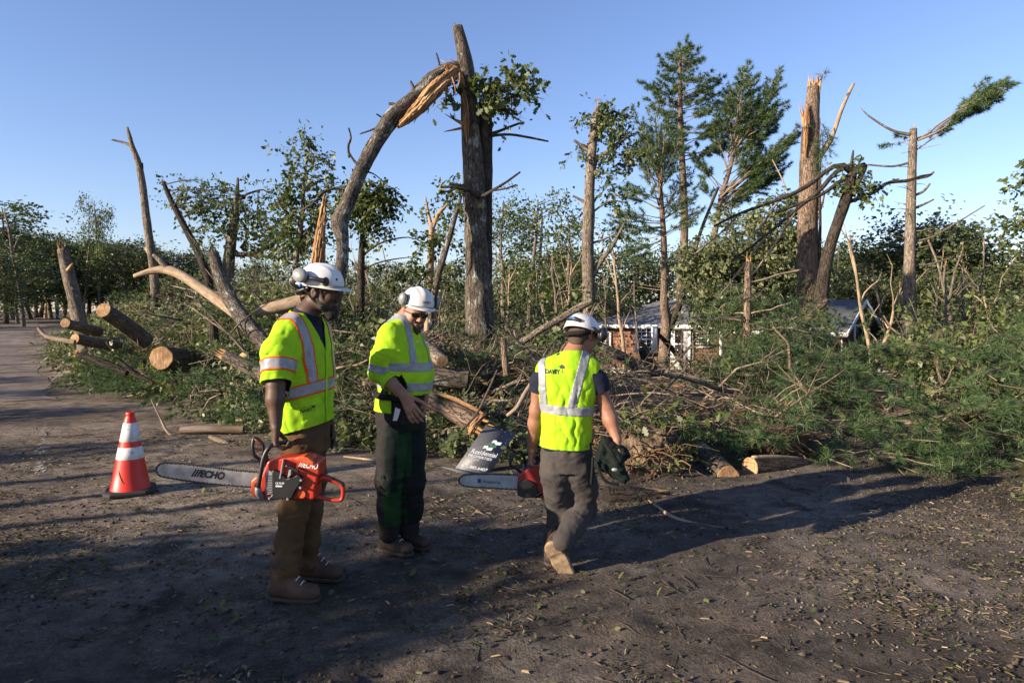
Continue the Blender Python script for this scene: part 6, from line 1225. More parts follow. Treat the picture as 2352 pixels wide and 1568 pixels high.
M['navy'] = cloth('navy_shirt', (.012, .016, .032), .7); M['khaki'] = cloth('brown_work_trousers', (.100, .058, .027), .6, .9, 7); M['charcoal'] = cloth('charcoal_trousers', (.020, .018, .018), .65); M['greypant'] = cloth('grey_trousers', (.058, .051, .049), .65, .9, 9)
M['chaps'] = cloth('green_chaps', (.013, .045, .014), .6); M['chapsdark'] = cloth('dark_chaps', (.006, .012, .010), .6); M['black'] = simple('black_plastic', (.012, .012, .013), (.007, .007, .008), .45, 20, .1); M['blackcloth'] = cloth('black_webbing', (.012, .012, .012), .7)
M['boot'] = simple('brown_leather', (.085, .044, .020), (.045, .024, .013), .75, 14, .4); M['boot2'] = simple('dark_leather', (.05, .03, .019), (.028, .018, .012), .75, 14, .4); M['sole'] = simple('rubber_sole', (.05, .036, .026), (.03, .022, .016), .85, 30, .5); M['solelight'] = simple('worn_tan_sole', (.30, .21, .13), (.15, .10, .06), .85, 24, .5); M['lace'] = simple('lace_metal', (.5, .48, .44), None, .35, 10, 0)
M['helmet'] = simple('white_hard_hat', (.62, .62, .61), (.46, .45, .43), .38, 9, .03); M['muff'] = simple('grey_muff_shell', (.22, .22, .22), (.17, .17, .17), .4, 12, .05); M['blue'] = simple('blue_clip', (.02, .16, .55), None, .4, 10, 0)
def skin(name, col, red): return simple(name, col, red, .55, 16, .12, spec=.35)
M['skindark'] = skin('dark_brown_skin', (.085, .046, .031), (.060, .031, .020)); M['skin'] = skin('fair_skin', (.31, .165, .11), (.24, .115, .075)); M['skintan'] = skin('tanned_skin', (.27, .132, .082), (.21, .095, .056))
M['beard'] = simple('black_beard', (.012, .010, .009), (.007, .006, .005), .8, 90, .6); M['beardbrown'] = simple('brown_beard', (.075, .040, .022), (.035, .02, .012), .85, 90, .6); M['hair'] = simple('brown_hair', (.085, .05, .03), (.035, .022, .014), .8, 120, .7); M['lens'] = simple('dark_lens', (.012, .012, .014), None, .12, 5, 0)
M['ink'] = simple('black_print', (.012, .012, .016), None, .7, 20, 0); M['white_print'] = simple('white_print', (.72, .72, .72), (.55, .55, .55), .6, 30, 0); M['paper'] = simple('white_tag', (.72, .70, .66), None, .7, 10, .05)
UP = np.array((0, 0, 1.0))
# ------------------------------------------------------------------ first worker, in profile with the orange saw
def dirs(deg): f = np.array((math.cos(math.radians(deg)), math.sin(math.radians(deg)), 0)); return f, np.array((f[1], -f[0], 0))
def worker1():
    q = lambda px, py, dy=0: P(px, py, 4.0 + dy)
    f, r = dirs(-20); g = q(690, 0); root = thing('person', (g[0], 4.0, 0), 'person in helmet and orange trimmed yellow vest carrying an orange chainsaw', 'person')
    rs = q(692, 762) + r * .175; ls = q(692, 762) - r * .175; rel = P(633, 884, 3.74); rwr = P(634, 976, 3.695); lel = q(728, 885, .27); lwr = q(757, 968, .18)
    nb = q(704, 712); hc = q(741, 671); B = frame((.93, -.24, -.1), (.03, 0, 1))
    # body: head, neck, arms and hands in one surface
    S = Sdf((-1.52, 3.55, .80), (-.93, 4.5, 1.95), .0055)
    head(S, hc, B, neck=nb - UP * .03); S.cone(nb - UP * .03, .068, q(697, 770), .075, .04)
    S.chain([rs, (rs + rel) / 2 + r * .004, rel, rel + (rwr - rel) * .35 + r * .004, rwr], [.042, .05, .046, .047, .031], .03); S.chain([ls, lel, lel + (lwr - lel) * .35, lwr], [.042, .045, .046, .031], .03)
    S.cone(q(692, 768) - r * .15, .05, q(692, 768) + r * .15, .05, .03)
    hand(S, rwr, (-.06, .02, -1), (.9, .42, 0), (-.42, .9, 0), (.95, .95, .6), 1.15, thumb=(.5, .7, .6)); hand(S, lwr, (.12, -.05, -1), (-.5, -.75, 0), (.8, -.5, 0), (.35, .35, .25), 1.0)
    V, Q = S.mesh(); mk('body', relax(V, Q, 1, .4), Q, M['skindark'], root)
    # beard
    w = lambda x, y, z: hc + x * B[0] + y * B[1] + z * B[2]
    S = Sdf(hc - .2, hc + .2, .004)
    for x in (-1, 1): S.cone(w(.066 * x, .005, -.03), .012, w(.05 * x, .035, -.08), .022, .02); S.cone(w(.05 * x, .035, -.08), .022, w(0, .075, -.115), .03, .02)
    S.cone(w(0, .085, -.09), .026, w(0, .07, -.125), .03, .02); S.cone(w(-.022, .1, -.047), .007, w(.022, .1, -.047), .007, .006); V, Q = S.mesh(); mk('beard', wrinkle(V, Q, .005, 60, 3), Q, M['beard'], root)
    S = Sdf(hc - .2, hc + .2, .005); S.ell(w(0, -.02, .03), (.083, .094, .1), B, .01); S.plane(w(0, .045, 0), B[1]); S.plane(w(0, 0, -.045), -B[2]); V, Q = S.mesh(); mk('hair', wrinkle(V, Q, .003, 60, 4), Q, M['beard'], root)
    # shirt and vest
    zs = [(700, 990, .195, .15), (699, 920, .19, .148), (700, 850, .20, .152), (698, 790, .215, .15), (695, 752, .20, .125), (697, 728, .135, .095), (702, 710, .075, .07)]
    C = [q(a, b) for a, b, _, _ in zs]
    S = Sdf((-1.6, 3.4, .85), (-.9, 4.6, 1.75), .009); S.loft(C[1:], [z[2] - .016 for z in zs][1:], [z[3] - .016 for z in zs][1:], r, f, .03); S.cone(nb - UP * .05, .082, nb - UP * .005, .071, .02); V, Q = S.mesh(); V2, N2, F2 = cutmesh(V, Q, [(nb - UP * .0, (B[1] * .35 + UP))], lambda c, n: (c - nb) @ (B[1] * .35 + UP) < 0); mk('shirt', V2, F2, M['navy'], root)
    S = Sdf((-1.65, 3.4, .85), (-.88, 4.6, 1.78), .008); S.loft(C, [z[2] for z in zs], [z[3] for z in zs], r, f, .03); ra = nrm(rel - rs); la = nrm(lel - ls)
    S.chain([rs - UP * -.0 - r * .05, rs + ra * .12, rs + ra * .33], [.085, .083, .080], .05); S.chain([ls + r * .05, ls + la * .12, ls + la * .33], [.085, .08, .078], .05)
    V, Q = S.mesh(); V = relax(V, Q, 2); V = ridges(V, Q, .014, f + .5 * ra, 48, 5, rs + ra * .16, .16); V = ridges(V, Q, .012, (f + .4 * UP), 36, 6, q(690, 940), .28); V = wrinkle(V, Q, .018, 7, 7, (1, 1, .4)); V = wrinkle(V, Q, .008, 20, 17, (1, 1, .35))
    nh = nrm((-.24, 0, 1)); hp = q(700, 978); se = rs + ra * .285; sn = nrm(ra + (0.12, 0, 0)); sl = ls + la * .285; za = q(748, 806)[2]; c0 = q(698, 800)
    out_ = lambda c: (((c - c0) @ r) / .2) ** 2 + (((c - c0) @ f) / .15) ** 2 > 1.2
    near_ = lambda c, p, a: ((c - p) @ a > -.02) & (np.linalg.norm((c - p) - ((c - p) @ a)[:, None] * a, axis=1) < .115)
    issl = lambda c: out_(c) & ((near_(c, rs, ra) & ((c - c0) @ r > .12)) | (near_(c, ls, la) & ((c - c0) @ r < -.12)))
    v1 = nrm(r - .36 * UP); v2 = nrm(-r - .36 * UP); ap = np.array((c0[0], c0[1], za)); nn = nrm(UP * 1 + f * .15); npn = nb - UP * .012
    inV = lambda c: (((c - ap) @ v1 < 0) & ((c - ap) @ v2 < 0) & ((c - c0) @ f > 0)) | ((c - npn) @ nn > 0)
    base = lambda c: ((c - hp) @ nh > 0) & ~inV(c) & ~(issl(c) & (((c - se) @ sn > 0) & ((c - c0) @ r > 0) | ((c - sl) @ la > 0) & ((c - c0) @ r < 0)))
    pl0 = [(hp, nh), (se, sn), (sl, la), (ap, v1), (ap, v2), (npn, nn)]
    vest = patch('vest', V, Q, pl0, lambda c, n: base(c), 0, M['hivis'], root, thick=.004)
    # taped bands: silver between orange edges
    def band(name, p, n, w, w2, keep):
        pl = pl0 + [(p + n * s_, n) for s_ in (-w - w2, -w, w, w + w2)]; return patch(name, V, Q, pl, lambda c, nn_: base(c) & (np.abs((c - p) @ n) < w + w2) & keep(c, nn_), .0045, [M['silver'], M['orange']], vest, lambda c: (np.abs((c - p) @ n) > w).astype(int), .002)
    band('reflective_band', q(700, 893), nh, .026, .010, lambda c, n: ~issl(c))
    for s_ in (1, -1): band('reflective_band', c0 + r * s_ * .118, nrm(r - .10 * s_ * UP), .024, .009, lambda c, n: ~issl(c) & ((c - c0) @ f > -.05) & ((c - q(700, 893)) @ nh > .03))
    band('reflective_band', rs + ra * .20, nrm(ra + (.1, 0, 0)), .026, .009, lambda c, n: issl(c) & ((c - c0) @ r > 0))
    bv = bvh_of(V, Q); patch('zipper', V, Q, pl0 + [(c0 + r * .006, r), (c0 - r * .006, r)], lambda c, n: base(c) & (np.abs((c - c0) @ r) < .006) & ((c - c0) @ f > 0) & ~issl(c), .007, M['hivis2'], vest, thick=.003)
    xd = nrm(f * .8 - r * .6 + UP * .17); yd = nrm(UP - .17 * f); text(vest, 'DAVEY', P(689, 949, 3.8), xd, yd, .026, M['ink'], bold=.03, bvh=bv, width=.068); tree_logo(vest, P(721, 942, 3.8), xd, yd, .030, M['ink'], bv)
    pc = P(702, 915, 3.8); patch('pocket_flap', V, Q, pl0 + [(pc + yd * .0, yd), (pc - yd * .045, yd), (pc - xd * .085, xd), (pc + xd * .075, xd)], lambda c, n: base(c) & ((c - pc) @ yd < 0) & ((c - pc) @ yd > -.045) & ((c - pc) @ xd > -.085) & ((c - pc) @ xd < .075) & ((c - c0) @ r > .02) & ~issl(c), .008, M['hivis'], vest, thick=.006)
    # trousers and boots
    S = Sdf((-1.5, 3.5, .08), (-.9, 4.5, 1.08), .008); S.loft([q(700, 960), q(700, 1000), q(702, 1035)], [.165, .17, .16], [.128, .132, .125], r, f, .03)
    S.chain([q(694, 1020, -.085), q(688, 1100, -.09), q(676, 1170, -.1), q(664, 1240, -.11), q(657, 1305, -.13)], [.105, .093, .080, .073, .076], .03); S.chain([q(708, 1020, .085), q(712, 1100, .09), q(710, 1170, .1), q(706, 1240, .12), q(705, 1290, .14)], [.105, .092, .078, .070, .072], .03)
    V, Q = S.mesh(); V = relax(V, Q, 2); V = ridges(V, Q, .011, UP + .35 * f, 60, 8, q(660, 1290, -.12), .15, 2.2); V = ridges(V, Q, .009, UP - .6 * f, 38, 9, q(676, 1175, -.1), .17, 2.2); V = ridges(V, Q, .010, UP + .2 * f, 62, 10, q(706, 1280, .13), .15, 2.2); V = ridges(V, Q, .006, UP + .8 * f, 34, 19, q(690, 1060, -.09), .2, 2.0); V = wrinkle(V, Q, .010, 12, 11); V = wrinkle(V, Q, .006, 30, 12); mk('trousers', V, Q, M['khaki'], root)
    for (px, yy, sd, dg) in ((652, 3.86, 1, -10), (712, 4.16, 2, -12)): ff, _ = dirs(dg); boot(root, basis(((px - CX) / F * yy, yy, .004), ff, UP), M['boot'], M['sole'], M['lace'], sd, sc=1.1)
    # helmet with ear muffs swung to the back
    hb = frame((.96, -.25, -.13), (-.13, 0, 1)); hm, hl = helmet(root, q(736, 655), hb, M['helmet'])
    m1 = muff(hm, P(691, 633, 3.88), (-.35, -.85, .3), (-.75, .1, .45), M['muff'], M['black'], 1.15); muff(hm, P(684, 648, 4.02), (-.2, .9, .1), (-.8, .1, .3), M['muff'], M['black'], 1.1)
    pipe('muff_arm', [P(745, 645, 3.865), P(722, 640, 3.86), P(703, 636, 3.87)], [.016, .011, .008], M['black'], hm); blob('muff_clip', P(748, 647, 3.872), (.022, .012, .028), None, M['black'], hm); blob('blue_dial', P(690, 655, 3.87), (.014, .010, .012), None, M['blue'], hm)
    pipe('nape_strap', [hl(.085, -.02, -.015), hl(.07, -.1, -.05), hl(0, -.13, -.065), hl(-.07, -.1, -.05)], .011, M['black'], hm); strap('chin_strap', [hl(.092, .05, 0), w(.07, .045, -.03), w(.055, .055, -.075), w(.03, .07, -.105)], .012, r, M['blackcloth'], hm); strap('chin_strap', [hl(.098, -.06, -.005), w(.075, -.01, -.05), w(.055, .05, -.078)], .012, r, M['blackcloth'], hm)
    blob('badge', hl(.035, .121, .045), (.014, .006, .011), hb, M['ink'], hm, .004)
worker1()

# ------------------------------------------------------------------ second worker, bearded, looking down
def worker2():
    q = lambda px, py, dy=0: P(px, py, 4.65 + dy)
    f, r = dirs(-17); root = thing('person', (q(922, 0)[0], 4.65, 0), 'bearded person in safety glasses and long sleeved yellow shirt standing between the others', 'person')
    c0 = q(922, 800); rs = q(917, 764) + r * .18; ls = q(917, 764) - r * .18; rel = P(872, 856, 4.48); rwr = P(929, 908, 4.36); lel = q(975, 860, .22); lwr = q(975, 915, .05)
    nb = q(930, 732); hc = q(951, 716); B = frame((.50, -.80, -.30), (.10, -.02, 1))
    S = Sdf((-1.1, 4.1, .84), (-.42, 5.05, 1.8), .0055); w = head(S, hc, B, neck=nb - UP * .02, sc=.98); S.cone(nb - UP * .02, .07, q(920, 775), .075, .04); S.cone(rs * .85 + ls * .15 - UP * .02, .05, ls * .85 + rs * .15 - UP * .02, .05, .03)
    S.chain([rs, rel, rel + (rwr - rel) * .35, rwr], [.034, .044, .047, .032], .03); S.chain([ls, lel, lwr], [.034, .042, .032], .03)
    hd = nrm(P(950, 950, 4.33) - rwr); hand(S, rwr, hd, nrm((.15, .9, -.1)), nrm((.75, -.1, .55)), (.25, .4, .3), 1.12, spread=.14, thumb=(.55, .75, .35)); hand(S, lwr, (-.1, -.1, -1), (-.8, .3, 0), (.3, -.9, 0), (.4, .4, .3), 1.0)
    V, Q = S.mesh(); mk('body', relax(V, Q, 1, .4), Q, M['skin'], root)
    S = Sdf(hc - .2, hc + .2, .004)
    for x in (-1, 1): S.cone(w(.07 * x, .005, -.03), .010, w(.052 * x, .038, -.085), .020, .02); S.cone(w(.052 * x, .038, -.085), .020, w(0, .078, -.108), .027, .02)
    S.cone(w(0, .085, -.086), .022, w(0, .07, -.115), .028, .02); S.cone(w(-.026, .094, -.046), .008, w(.026, .094, -.046), .008, .006); V, Q = S.mesh(); mk('beard', wrinkle(V, Q, .005, 60, 3), Q, M['beardbrown'], root)
    S = Sdf(hc - .2, hc + .2, .005); S.ell(w(0, -.02, .03), (.082, .092, .1), B, .01); S.plane(w(0, .03, 0), B[1]); S.plane(w(0, 0, -.04), -B[2]); V, Q = S.mesh(); mk('hair', wrinkle(V, Q, .003, 60, 4), Q, M['hair'], root)
    gl = thing_part('safety_glasses', root, hc)
    for x in (-1, 1): blob('lens', w(.033 * x, .104, .004), (.030, .006, .017), frame(B[1] + .25 * x * B[0], B[2]), M['lens'], gl, .003); pipe('temple', [w(.062 * x, .095, .012), w(.078 * x, .05, .010), w(.086 * x, -.01, .006)], .0035, M['black'], gl, 6, 10)
    pipe('brow_bar', [w(-.063, .098, .016), w(-.03, .113, .020), w(.03, .113, .020), w(.063, .098, .016)], .0045, M['black'], gl, 6, 14)
    zs = [(925, 925, .185, .165), (930, 895, .192, .176), (932, 865, .20, .18), (928, 830, .208, .165), (922, 795, .212, .15), (917, 762, .2, .125), (921, 743, .135, .095), (928, 728, .08, .078)]; C = [q(a, b) for a, b, _, _ in zs]; ra = nrm(rel - rs); fa = nrm(rwr - rel)
    S = Sdf((-1.12, 4.05, .9), (-.4, 5.1, 1.72), .008); S.loft(C, [z[2] for z in zs], [z[3] for z in zs], r, f, .03); S.cone(nb - UP * .06, .09, nb + UP * .03, .072, .03); S.chain([rs - r * .04, rs + ra * .15, rel, rel + fa * .17], [.078, .072, .062, .06], .035); S.chain([ls + r * .04, (ls + lel) / 2, lel, lwr], [.085, .076, .06, .05], .04)
    V, Q = S.mesh(); V = relax(V, Q, 2); V = ridges(V, Q, .011, ra + .3 * r, 62, 5, rel + ra * -.06, .13); V = ridges(V, Q, .008, nrm(f * .6 + UP), 48, 6, q(915, 800), .17); V = ridges(V, Q, .012, fa, 110, 12, rel + fa * .12, .08); V = wrinkle(V, Q, .014, 8, 7, (1, 1, .6)); V = wrinkle(V, Q, .007, 22, 18)
    nh = nrm((-.02, 0, 1)); hp = q(930, 903); cf = rel + fa * .125; nn = nrm(UP + f * .2); npn = nb + UP * .028; out_ = lambda c: (((c - c0) @ r) / .205) ** 2 + (((c - c0) @ f - np.interp(c[:, 2], [q(0, 865)[2], q(0, 795)[2]], [.03, 0])) / .17) ** 2 > 1.18
    isar = lambda c: out_(c) & (np.linalg.norm((c - rs) - np.clip((c - rs) @ ra, 0, 9)[:, None] * ra, axis=1) < .11) & ((c - c0) @ r > .10) | out_(c) & (np.linalg.norm((c - rel) - np.clip((c - rel) @ fa, -.05, .3)[:, None] * fa, axis=1) < .078)
    base = lambda c: (((c - hp) @ nh > 0) | isar(c)) & ~(((c - cf) @ fa > 0) & (np.linalg.norm((c - rel) - ((c - rel) @ fa)[:, None] * fa, axis=1) < .085) & ((c - rel) @ fa > 0)) & ((c - npn) @ nn < 0); pl0 = [(hp, nh), (cf, fa), (npn, nn)]
    sh = patch('shirt', V, Q, pl0, lambda c, n: base(c), 0, M['hivis2'], root, thick=.004); bv = bvh_of(V, Q)
    def band(name, p, n, w_, keep): pl = pl0 + [(p + n * s_, n) for s_ in (-w_, w_)]; return patch(name, V, Q, pl, lambda c, nn_: base(c) & (np.abs((c - p) @ n) < w_) & keep(c, nn_), .004, M['silver'], sh, thick=.002)
    band('reflective_band', q(930, 838), nrm((.06, 0, 1)), .027, lambda c, n: ~isar(c)); band('reflective_band', q(930, 881), nrm((.08, 0, 1)), .027, lambda c, n: ~isar(c)); band('sleeve_band', rs + ra * .235, ra, .025, lambda c, n: isar(c) & ((c - rel) @ fa < .07))
    for s_ in (1, -1): band('shoulder_band', c0 + r * s_ * .105, nrm(r + .16 * s_ * UP), .024, lambda c, n: ~isar(c) & ((c - c0) @ f > -.12) & ((c - q(930, 838))[:, 2] > .02) )
    text(sh, 'DAVEY', P(956, 785, 4.5), nrm((.9, -.45, -.05)), UP, .016, M['ink'], bold=.03, bvh=bv, width=.035)
    # shirt tail, belt
    S = Sdf((-1.12, 4.2, .85), (-.4, 5.1, 1.2), .009); S.loft([q(918, 900), q(916, 925), q(914, 948)], [.183, .183, .186], [.156, .156, .16], r, f, .02); V, Q = S.mesh(); V = wrinkle(V, Q, .006, 14, 9); tl = q(918, 941); tn = nrm((.05, 0, 1)); patch('shirt_tail', V, Q, [(tl, tn), (c0 + f * .0, f)], lambda c, n: ((c - tl) @ tn > 0) & ((c - c0) @ f < .02), 0, M['hivis2'], root, thick=.004)
    bp = q(918, 905); bn = nrm((.10, 0, 1)); bl = patch('belt', V, Q, [(bp + bn * .025, bn), (bp - bn * .025, bn)], lambda c, n: np.abs((c - bp) @ bn) < .025, .012, M['blackcloth'], root, thick=.006); k_ = P(883, 902, 4.44); blob('buckle', k_, (.026, .012, .03), frame((.3, -.9, 0), UP), M['black'], bl, .004)
    # trousers, chaps, boots
    S = Sdf((-1.15, 4.2, .08), (-.4, 5.1, 1.06), .008); S.loft([q(918, 915), q(916, 950), q(918, 985)], [.172, .178, .165], [.145, .15, .14], r, f, .03); R = [q(903, 970, -.08), q(897, 1040, -.09), q(892, 1105, -.1), q(892, 1165, -.08), q(893, 1222, -.06)]; L_ = [q(938, 970, .06), q(942, 1040, .03), q(944, 1105, 0), q(942, 1165, .02), q(938, 1228, .05)]; S.chain(R, [.108, .094, .08, .073, .07], .03); S.chain(L_, [.108, .096, .084, .076, .072], .03); V, Q = S.mesh(); V = relax(V, Q, 2); V = ridges(V, Q, .010, UP + .3 * f, 60, 8, R[2], .15); V = ridges(V, Q, .010, UP - .3 * f, 60, 8, L_[2], .15); V = wrinkle(V, Q, .008, 12, 11); tr = mk('trousers', V, Q, M['charcoal'], root)
    zt, zb = q(0, 965)[2], q(0, 1195)[2]; mid = q(920, 0); front = nrm(f * .8 + np.array((.5, -.2, 0)))
    onL = lambda c: (c - mid)[:, 0] > .0 + 0 * c[:, 0]
    ch = patch('chaps', V, Q, [((0, 0, zt), UP), ((0, 0, zb), UP)], lambda c, n: (c[:, 2] < zt) & (c[:, 2] > zb) & (n @ front > .12), .010, [M['chaps'], M['chapsdark']], root, lambda c: (((c - mid)[:, 0] > .085 - .03 * (c[:, 2] < .5)) | (((c - mid)[:, 0] < .005) & (c[:, 2] > .45)) | (c[:, 2] > q(0, 985)[2]) | ((c[:, 2] < q(0, 1085)[2]) & (c[:, 2] > q(0, 1100)[2]))).astype(int), .008)
    for ax_, zc in ((L_, 1108), (L_, 1155)):
        z_ = q(0, zc)[2]; cx_ = np.array([np.interp(z_, [p[2] for p in ax_][::-1], [p[k] for p in ax_][::-1]) for k in (0, 1)]); patch('chap_strap', V, Q, [((0, 0, z_ + .016), UP), ((0, 0, z_ - .016), UP)], lambda c, n: (np.abs(c[:, 2] - z_) < .016) & (np.linalg.norm(c[:, :2] - cx_, axis=1) < .125) & ((c[:, 0] > mid[0]) == (ax_ is L_)), .013, M['blackcloth'], ch, thick=.004)
    mk('white_tag', [P(908, 935, 4.42), P(920, 940, 4.41), P(917, 951, 4.41), P(912, 966, 4.42), P(902, 966, 4.43)], [[0, 1, 2, 3, 4]], M['paper'], root, smooth=False)
    for (px, yy, sd, dg) in ((894, 4.63, 3, -30), (932, 4.74, 4, -28)): ff, _ = dirs(dg); boot(root, basis(((px - CX) / F * yy, yy, .004), ff, UP), M['boot2'], M['sole'], M['lace'], sd)
    hb = frame((.50, -.82, -.22), (.12, -.02, 1)); hm, hl = helmet(root, q(959, 699), hb, M['helmet'], sc=.94, visor=.035)
    muff(hm, hl(.128, .03, .035), hb[0] * .9 + hb[1] * .35, hb[2], M['muff'], M['black'], .95); muff(hm, hl(-.128, .03, .03), -hb[0] + hb[1] * .2, hb[2], M['muff'], M['black'], .95)
    for s_ in (1, -1): pipe('muff_arm', [hl(.112 * s_, -.03, .0), hl(.125 * s_, -.01, .04), hl(.12 * s_, .03, .075)], .006, M['black'], hm, 6, 10); blob('muff_clip', hl(.112 * s_, -.02, .012), (.012, .03, .02), hb, M['black'], hm)
    text(hm, 'DAVEY', hl(.03, .144, .038), -hb[0], hb[2], .022, M['ink'], bold=.03, width=.062, lift=-.0)
    pipe('nape_strap', [hl(.085, -.02, -.015), hl(.07, -.1, -.05), hl(0, -.13, -.06), hl(-.07, -.1, -.05)], .010, M['black'], hm)
def thing_part(name, parent, c):
    o = bpy.data.objects.new(name, None); COL.objects.link(o); o.parent = parent; o.location = [float(t) for t in np.asarray(c) - worg(parent)]; return o
worker2()

# ------------------------------------------------------------------ third worker, walking away
def worker3():
    q = lambda px, py, dy=0: P(px, py, 4.35 + dy)
    f, r = dirs(83); root = thing('person', (q(1300, 0)[0], 4.35, 0), 'person seen from behind walking away in sleeveless yellow vest and navy shirt', 'person')
    c0 = q(1302, 870); rs = q(1304, 848) + r * .160; ls = q(1304, 848) - r * .160; rel = q(1394, 940, -.02); rwr = q(1417, 1008, -.1); lel = q(1233, 942, .05); lwr = q(1222, 1030, .13); nb = q(1318, 806); hc = q(1338, 772, .05); B = frame((.62, .62, -.42), (.10, .25, 1))
    S = Sdf((-.02, 3.95, .62), (.85, 4.75, 1.75), .0055); w = head(S, hc, B, neck=nb - UP * .03, sc=.98); S.cone(nb - UP * .03, .068, q(1306, 860), .07, .04); S.cone(rs * .85 + ls * .15 - UP * .02, .05, ls * .85 + rs * .15 - UP * .02, .05, .03)
    S.chain([rs, (rs + rel) / 2, rel, rel + (rwr - rel) * .35, rwr], [.042, .05, .044, .046, .030], .03); S.chain([ls, (ls + lel) / 2, lel, lel + (lwr - lel) * .35, lwr], [.042, .05, .044, .046, .030], .03)
    hand(S, rwr, (.15, -.05, -1), (-.9, .2, 0), (.1, .95, 0), (.45, .55, .4), 1.08, thumb=(.5, .7, .4)); hand(S, lwr, (-.1, -.0, -1), (.95, .2, -.1), (-.1, .95, 0), (.95, .95, .6), 1.05, thumb=(.4, .7, .6))
    V, Q = S.mesh(); mk('body', relax(V, Q, 1, .4), Q, M['skintan'], root)
    S = Sdf(hc - .2, hc + .2, .005); S.ell(w(0, -.022, .025), (.081, .088, .1), B, .01); S.cone(w(0, -.05, -.03), .058, w(0, -.04, -.075), .05, .02); S.plane(w(0, .03, 0), B[1]); S.plane(w(0, -.05, -.085), -B[2] + .3 * B[1]); V, Q = S.mesh(); mk('hair', wrinkle(V, Q, .003, 70, 4), Q, M['hair'], root)
    zs = [(1298, 1032, .165, .135), (1301, 985, .158, .125), (1304, 940, .162, .120), (1303, 895, .192, .128), (1302, 862, .206, .122), (1303, 838, .186, .108), (1309, 818, .125, .088), (1317, 803, .075, .075)]; C = [q(a, b) for a, b, _, _ in zs]; ra = nrm(rel - rs); la = nrm(lel - ls)
    S = Sdf((-.1, 3.95, .75), (.9, 4.8, 1.65), .008); S.loft(C, [z[2] - .014 for z in zs], [z[3] - .014 for z in zs], r, f, .03); S.chain([rs - r * .04, rs + ra * .08, rs + ra * .2], [.062, .064, .066], .04); S.chain([ls + r * .04, ls + la * .08, ls + la * .2], [.062, .064, .066], .04); V, Q = S.mesh(); V = wrinkle(relax(V, Q, 2), Q, .008, 14, 5); se, sl, npn = rs + ra * .15, ls + la * .15, nb + UP * .004; nn = nrm(UP + f * .25)
    sd = lambda c: (c - c0) @ r
    patch('shirt', V, Q, [(se, ra), (sl, la), (npn, nn)], lambda c, n: ~((((c - se) @ ra > 0) & (sd(c) > .15)) | (((c - sl) @ la > 0) & (sd(c) < -.15))) & ((c - npn) @ nn < 0), 0, M['navy'], root, thick=.003)
    S = Sdf((-.1, 3.95, .75), (.9, 4.8, 1.65), .008); S.loft(C, [z[2] for z in zs], [z[3] for z in zs], r, f, .03); S.cone(rs - r * .02 + UP * .012, .062, ls + r * .02 + UP * .012, .062, .04); V, Q = S.mesh(); V = relax(V, Q, 2); V = ridges(V, Q, .014, r + .25 * UP, 40, 6, q(1302, 985, -.12), .22); V = ridges(V, Q, .010, r - .2 * UP, 40, 16, q(1290, 900, -.12), .16); V = wrinkle(V, Q, .016, 8, 7, (1, 1, .35)); V = wrinkle(V, Q, .008, 20, 17, (1, 1, .4))
    hp = q(1298, 1025); nh = nrm((.05, 0, 1)); nv = nb - UP * .008; a1 = nrm(r + .10 * UP); pa = c0 + r * .212; pb = c0 - r * .212; base = lambda c: ((c - hp) @ nh > 0) & ((c - nv) @ nn < 0) & ~(((c - pa) @ r > 0) & (c[:, 2] > c0[2] - .06)) & ~(((c - pb) @ r < 0) & (c[:, 2] > c0[2] - .06)); pl0 = [(hp, nh), (nv, nn), (pa, r), (pb, r)]
    vest = patch('vest', V, Q, pl0, lambda c, n: base(c), 0, M['hivis'], root, thick=.004); bv = bvh_of(V, Q)
    def band(p, n, w_, keep): pl = pl0 + [(p + n * s_, n) for s_ in (-w_, w_)]; return patch('reflective_band', V, Q, pl, lambda c, nn_: base(c) & (np.abs((c - p) @ n) < w_) & keep(c, nn_), .004, M['silver'], vest, thick=.002)
    hb_ = q(1303, 938); hn = nrm((.055, 0, 1)); band(hb_, hn, .027, lambda c, n: c[:, 0] > -9); above = lambda c, n: ((c - hb_) @ hn > .026) & ((c - c0) @ f < .03)
    band(c0 + r * .078, nrm(r - .26 * UP), .026, above); band(c0 - r * .150, nrm(r + .06 * UP), .022, above)
    text(vest, 'DAVEY', P(1254, 859, 4.2), (1, 0, -.02), UP, .036, M['ink'], bold=.055, bvh=bv, width=.09); tree_logo(vest, P(1292, 856, 4.2), (1, 0, 0), UP, .052, M['ink'], bv)
    S = Sdf((-.05, 3.8, .05), (.85, 4.9, 1.0), .008); S.loft([q(1302, 1010), q(1302, 1045), q(1303, 1080)], [.155, .163, .158], [.118, .125, .12], r, f, .03); R = [q(1330, 1080, 0), q(1340, 1125, .06), q(1343, 1165, .10), q(1318, 1205, -.02), q(1292, 1240, -.13)]; L_ = [q(1276, 1080, 0), q(1281, 1130, .06), q(1284, 1170, .11), q(1277, 1230, .10), q(1272, 1282, .08)]; S.chain(R, [.102, .09, .078, .072, .066], .03); S.chain(L_, [.102, .088, .076, .07, .07], .03); V, Q = S.mesh(); V = relax(V, Q, 2); V = ridges(V, Q, .011, nrm(R[4] - R[2]) + r * .3, 42, 8, R[2], .15, 2.2); V = ridges(V, Q, .009, UP + r * .25, 48, 9, L_[3], .17, 2.2); V = ridges(V, Q, .007, UP + r * .9, 36, 29, q(1310, 1060, -.1), .16); V = wrinkle(V, Q, .012, 11, 11); V = wrinkle(V, Q, .006, 28, 12); mk('trousers', V, Q, M['greypant'], root)
    yy = 4.43; boot(root, basis(((1268 - CX) / F * yy, yy, .004), f, UP), M['boot2'], M['sole'], None, 5)
